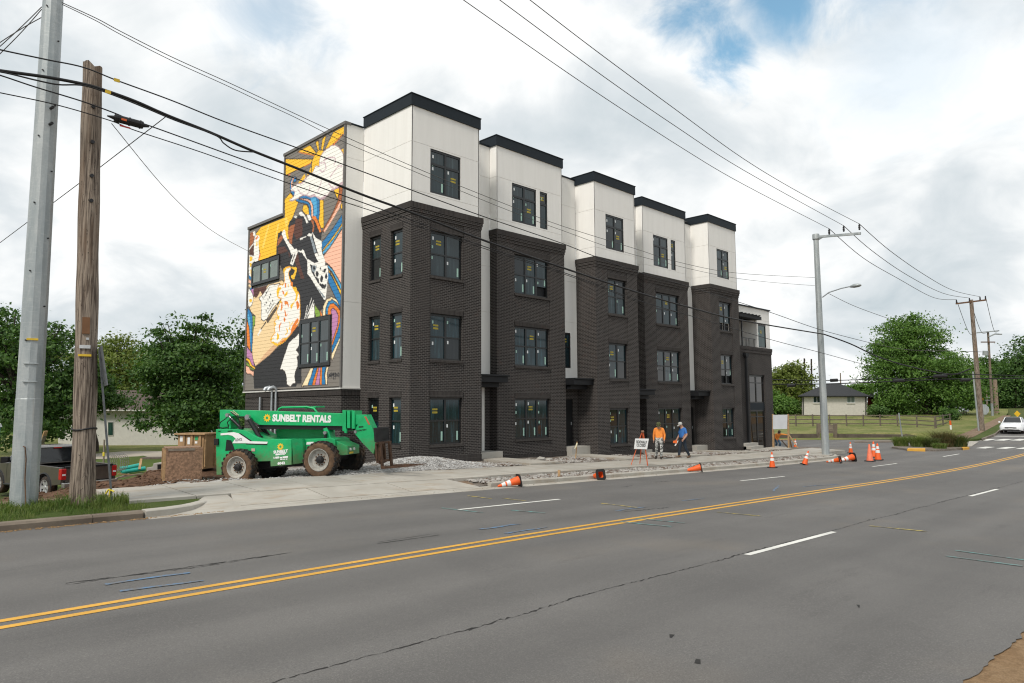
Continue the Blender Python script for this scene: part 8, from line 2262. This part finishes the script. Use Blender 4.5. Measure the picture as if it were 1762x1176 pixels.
# grasses
def blades(name, pts, hmin, hmax, w_, m_, parent=None, lean=.35, seed=1):
    g = np.random.default_rng(seed); P_ = np.asarray(pts); n = len(P_)
    h_ = g.uniform(hmin, hmax, n)[:, None]; a = g.uniform(0, 2*np.pi, n); l_ = g.normal(size=(n, 2))*lean
    t_ = np.stack([np.cos(a), np.sin(a), 0*a], 1)*w_
    up = np.concatenate([l_*.4, np.ones((n, 1))], 1)*h_*.55; tip = np.concatenate([l_, np.ones((n, 1))*.95], 1)*h_
    V = np.stack([P_-t_, P_+t_, P_+up+t_*.7, P_+tip, P_+up-t_*.7], 1).reshape(-1, 3)
    if parent is not None: V = V-np.array(parent.location)
    i = np.arange(n)*5
    F1 = np.stack([i, i+1, i+2, i+4], 1); 
    me = bpy.data.meshes.new(name)
    fl_ = [tuple(q) for q in F1] + [tuple(q) for q in np.stack([i+4, i+2, i+3], 1)]
    me.from_pydata([tuple(v_) for v_ in V], [], fl_); me.materials.append(m_)
    return link(name, me, parent)
BLADE = make_leaf('grass_blade', (.085, .14, .030), (.13, .18, .042), (.19, .21, .075))
BLADE2 = make_leaf('ornamental_blade', (.055, .085, .025), (.080, .100, .030), (.12, .125, .045))
BROWNB = make_leaf('seed_heads', (.10, .085, .035), (.125, .095, .045), (.07, .085, .03))
g = RNG
xs = g.uniform(-6, 5.15, 12000); ys = 15.56+2.0*g.beta(1.3, 1.5, 12000)
keep = (np.sin(xs*2.3+ys*3)+np.sin(xs*5.1-ys*2)) > -1.0
xs, ys = xs[keep], ys[keep]
tag(blades('verge_grass', np.stack([xs, ys, road_z(xs)+.12+.05*(ys-15.5)], 1), .04, .17, .006, BLADE, seed=3), kind='stuff')
for (px_, py_, r_, hh, lab) in ((142, 872, .5, .34, 'weeds'), (40, 878, .55, .22, 'weeds'), (195, 868, .3, .28, 'weeds')):
    c_ = on_road(px_, py_, .18); n = 350
    a = g.uniform(0, 2*np.pi, n); rr_ = r_*np.sqrt(g.uniform(.2, 1, n))
    P_ = np.stack([c_[0]+rr_*np.cos(a), c_[1]+rr_*np.sin(a), np.full(n, 0.0)], 1); P_[:, 2] = road_z(P_[:, 0])+.13+.05*(P_[:, 1]-15.5)
    tag(blades('pole_weeds', P_, .08, hh, .010, BLADE, seed=int(px_)), kind='stuff')
for (px_, py_, dd, w_, hh, m_, lab) in ((1551, 768, 55, .9, .85, BLADE, 'bright green grassy clump at the left end of the median'), (1580, 769, 55, .9, .95, BLADE, 'second green grassy clump from the left on the median'), (1604, 770, 55, .7, .8, BLADE2, 'low pale clump in the middle of the median'),
                                       (1624, 769, 55, 1.3, 1.3, BROWNB, 'tallest brownish grass clump on the median'), (1650, 769, 55.5, 1.0, 1.0, BLADE2, 'pale feathery clump at the right end of the median'), (1617, 772, 54, .8, .45, BLADE, 'low green weeds at the front edge of the median')):
    b_ = on_road(px_, py_, .12); o = thing('grass_clump', lab, 'plant', b_, group='plants on the median')
    n = 900; a = g.uniform(0, 2*np.pi, n); rr_ = w_*.62*np.sqrt(g.uniform(0, 1, n))
    P_ = np.stack([b_[0]+rr_*np.cos(a)*.8, b_[1]+rr_*np.sin(a)*.8, np.full(n, b_[2]-.02)], 1)
    blades('leaves', P_, hh*.45, hh, .022, m_, o, .45, int(px_))

# ================================================================ loose stones
def make_stone(name, c0, c1, c2):
    m_ = bpy.data.materials.new(name); m_.use_nodes = True
    N = NT(m_.node_tree); b = N.n['Principled BSDF']; p = pos_node(N)
    v = N.node('ShaderNodeTexVoronoi'); N.put(v.inputs['Vector'], p); v.inputs['Scale'].default_value = 5.5
    h_ = N.sep(v.outputs['Color'])
    c = N.mix(h_[0], c0, c1); c = N.mix(N.step(h_[1], .70, .85), c, c2)
    c = N.mix(N.math('MULTIPLY', N.noise(p, 30, 3, .7), .35), c, tuple(x*.5 for x in c0))
    N.put(b.inputs['Base Color'], c); b.inputs['Roughness'].default_value = .92
    return m_
STONE = make_stone('rubble_stone', (.24, .22, .20), (.46, .44, .41), (.13, .085, .06))
CHIP = make_stone('gravel_chip', (.40, .39, .38), (.58, .57, .55), (.25, .22, .19))
_t = (1+5**.5)/2
_iv = np.array([(-1, _t, 0), (1, _t, 0), (-1, -_t, 0), (1, -_t, 0), (0, -1, _t), (0, 1, _t), (0, -1, -_t), (0, 1, -_t), (_t, 0, -1), (_t, 0, 1), (-_t, 0, -1), (-_t, 0, 1)])/1.9
_if = np.array([(0, 11, 5), (0, 5, 1), (0, 1, 7), (0, 7, 10), (0, 10, 11), (1, 5, 9), (5, 11, 4), (11, 10, 2), (10, 7, 6), (7, 1, 8), (3, 9, 4), (3, 4, 2), (3, 2, 6), (3, 6, 8), (3, 8, 9), (4, 9, 5), (2, 4, 11), (6, 2, 10), (8, 6, 7), (9, 8, 1)])
def stones(name, P_, smin, smax, m_, seed=1, power=2.5, flat=.65):
    g_ = np.random.default_rng(seed); n = len(P_)
    s_ = smin+(smax-smin)*g_.uniform(0, 1, n)**power
    V = _iv[None]*(1+g_.uniform(-.35, .35, (n, 12, 1)))
    sc = g_.uniform(.6, 1.3, (n, 1, 3)); sc[:, :, 2] *= flat
    V = V*sc
    a = g_.uniform(0, 2*np.pi, n); ca, sa = np.cos(a)[:, None], np.sin(a)[:, None]
    V = np.stack([V[:, :, 0]*ca-V[:, :, 1]*sa, V[:, :, 0]*sa+V[:, :, 1]*ca, V[:, :, 2]], -1)*s_[:, None, None]*.5 + P_[:, None, :]
    F_ = (_if[None]+(np.arange(n)*12)[:, None, None]).reshape(-1, 3)
    return tag(link(name, mesh_np(name, V.reshape(-1, 3), F_, m_)), kind='stuff')
n = 5200; xs = g.uniform(14.7, 41, n); ys = g.uniform(15.74, 17.03, n)
stones('strip_rubble', np.stack([xs, ys, road_z(xs)+.11], 1), .03, .16, STONE, 1)
beds = []
for (xa, xb) in ((16.4, 20.0), (21.95, 26.2), (28.1, 31.8), (33.4, 37.8), (39.4, 42.9)):
    m = int((xb-xa)*330); x_ = g.uniform(xa, xb, m); y_ = 19.2+2.6*g.beta(1.4, 1.1, m)
    beds.append(np.stack([x_, y_, bz(x_, y_)-.02+.04*np.sin(x_*1.7)*np.sin(y_*2)], 1))
stones('bed_rubble', np.concatenate(beds), .04, .19, STONE, 2)
# gravel spread under and in front of the telehandler
n = 15000; xs = g.uniform(8.0, 16.6, n); ys = g.uniform(19.1, 25.2, n)
wgt = np.clip((xs-7.8)/2.5, 0, 1)*np.clip((25.2-ys)/3.0, 0, 1)
k_ = (g.uniform(0, 1, n) < wgt) & ~((xs > 16.2) & (ys > 21.8))
xs, ys = xs[k_], ys[k_]
stones('lot_gravel', np.stack([xs, ys, lot_rough(xs, ys)+.005], 1), .02, .085, CHIP, 3)
# heap of fresh gravel against the corner of the brick bay
hc = on_y(727, 806, 20.9)
def heap_h(x, y):
    return .34*np.exp(-(((x-hc[0])/1.9)**2+((y-hc[1])/1.05)**2)) 
def heap_base(x, y):
    return np.where(x < 16.2, lot_z(x, y), bz(x, y))
X_, Y_ = np.arange(hc[0]-3.6, hc[0]+3.2, .2), np.arange(19.25, 21.87, .15)
sheet('gravel_heap', X_, Y_, lambda X, Y: heap_base(X, Y)+heap_h(X, Y)-.03, GRAVEL)
n = 9000; xs = g.normal(hc[0], 1.5, n); ys = g.normal(hc[1], .8, n); k_ = (ys > 19.25) & (ys < 21.85) & (xs > hc[0]-3.5) & (xs < hc[0]+3.1)
xs, ys = xs[k_], ys[k_]
stones('heap_gravel', np.stack([xs, ys, heap_base(xs, ys)+heap_h(xs, ys)-.01], 1), .02, .075, CHIP, 4)
# clods and lumps on the brown soil, leaf litter in the old gutter
n = 4200; xs = g.uniform(-2, 9.5, n); ys = g.uniform(19.3, 30, n)
stones('soil_clods', np.stack([xs, ys, lot_rough(xs, ys)], 1), .03, .20, DIRT, 5, power=4)
n = 500; xs = g.uniform(2.5, 6.5, n); ys = 15.30-.16*g.beta(1, 2.2, n)
stones('gutter_litter', np.stack([xs, ys, road_z(xs)+.006], 1), .012, .05, mat('straw_litter', (.25, .16, .08), .95, 0, .3, 9), 6)
n = 700; xs = g.uniform(9, 41, n); ys = 15.52-.5*g.beta(1, 3, n)
stones('gutter_grit', np.stack([xs, ys, road_z(xs)+.012], 1), .008, .045, STONE, 7, power=4)
big = []
for (px_, py_) in ((1092, 788), (1098, 790), (1086, 791), (1105, 789), (930, 790), (945, 792), (1010, 790), (905, 793)):
    q = on_y(px_, py_, 21.0); big.append(q)
stones('broken_slabs', np.array(big), .25, .55, STEP_CONCRETE, 8, power=1, flat=.5)
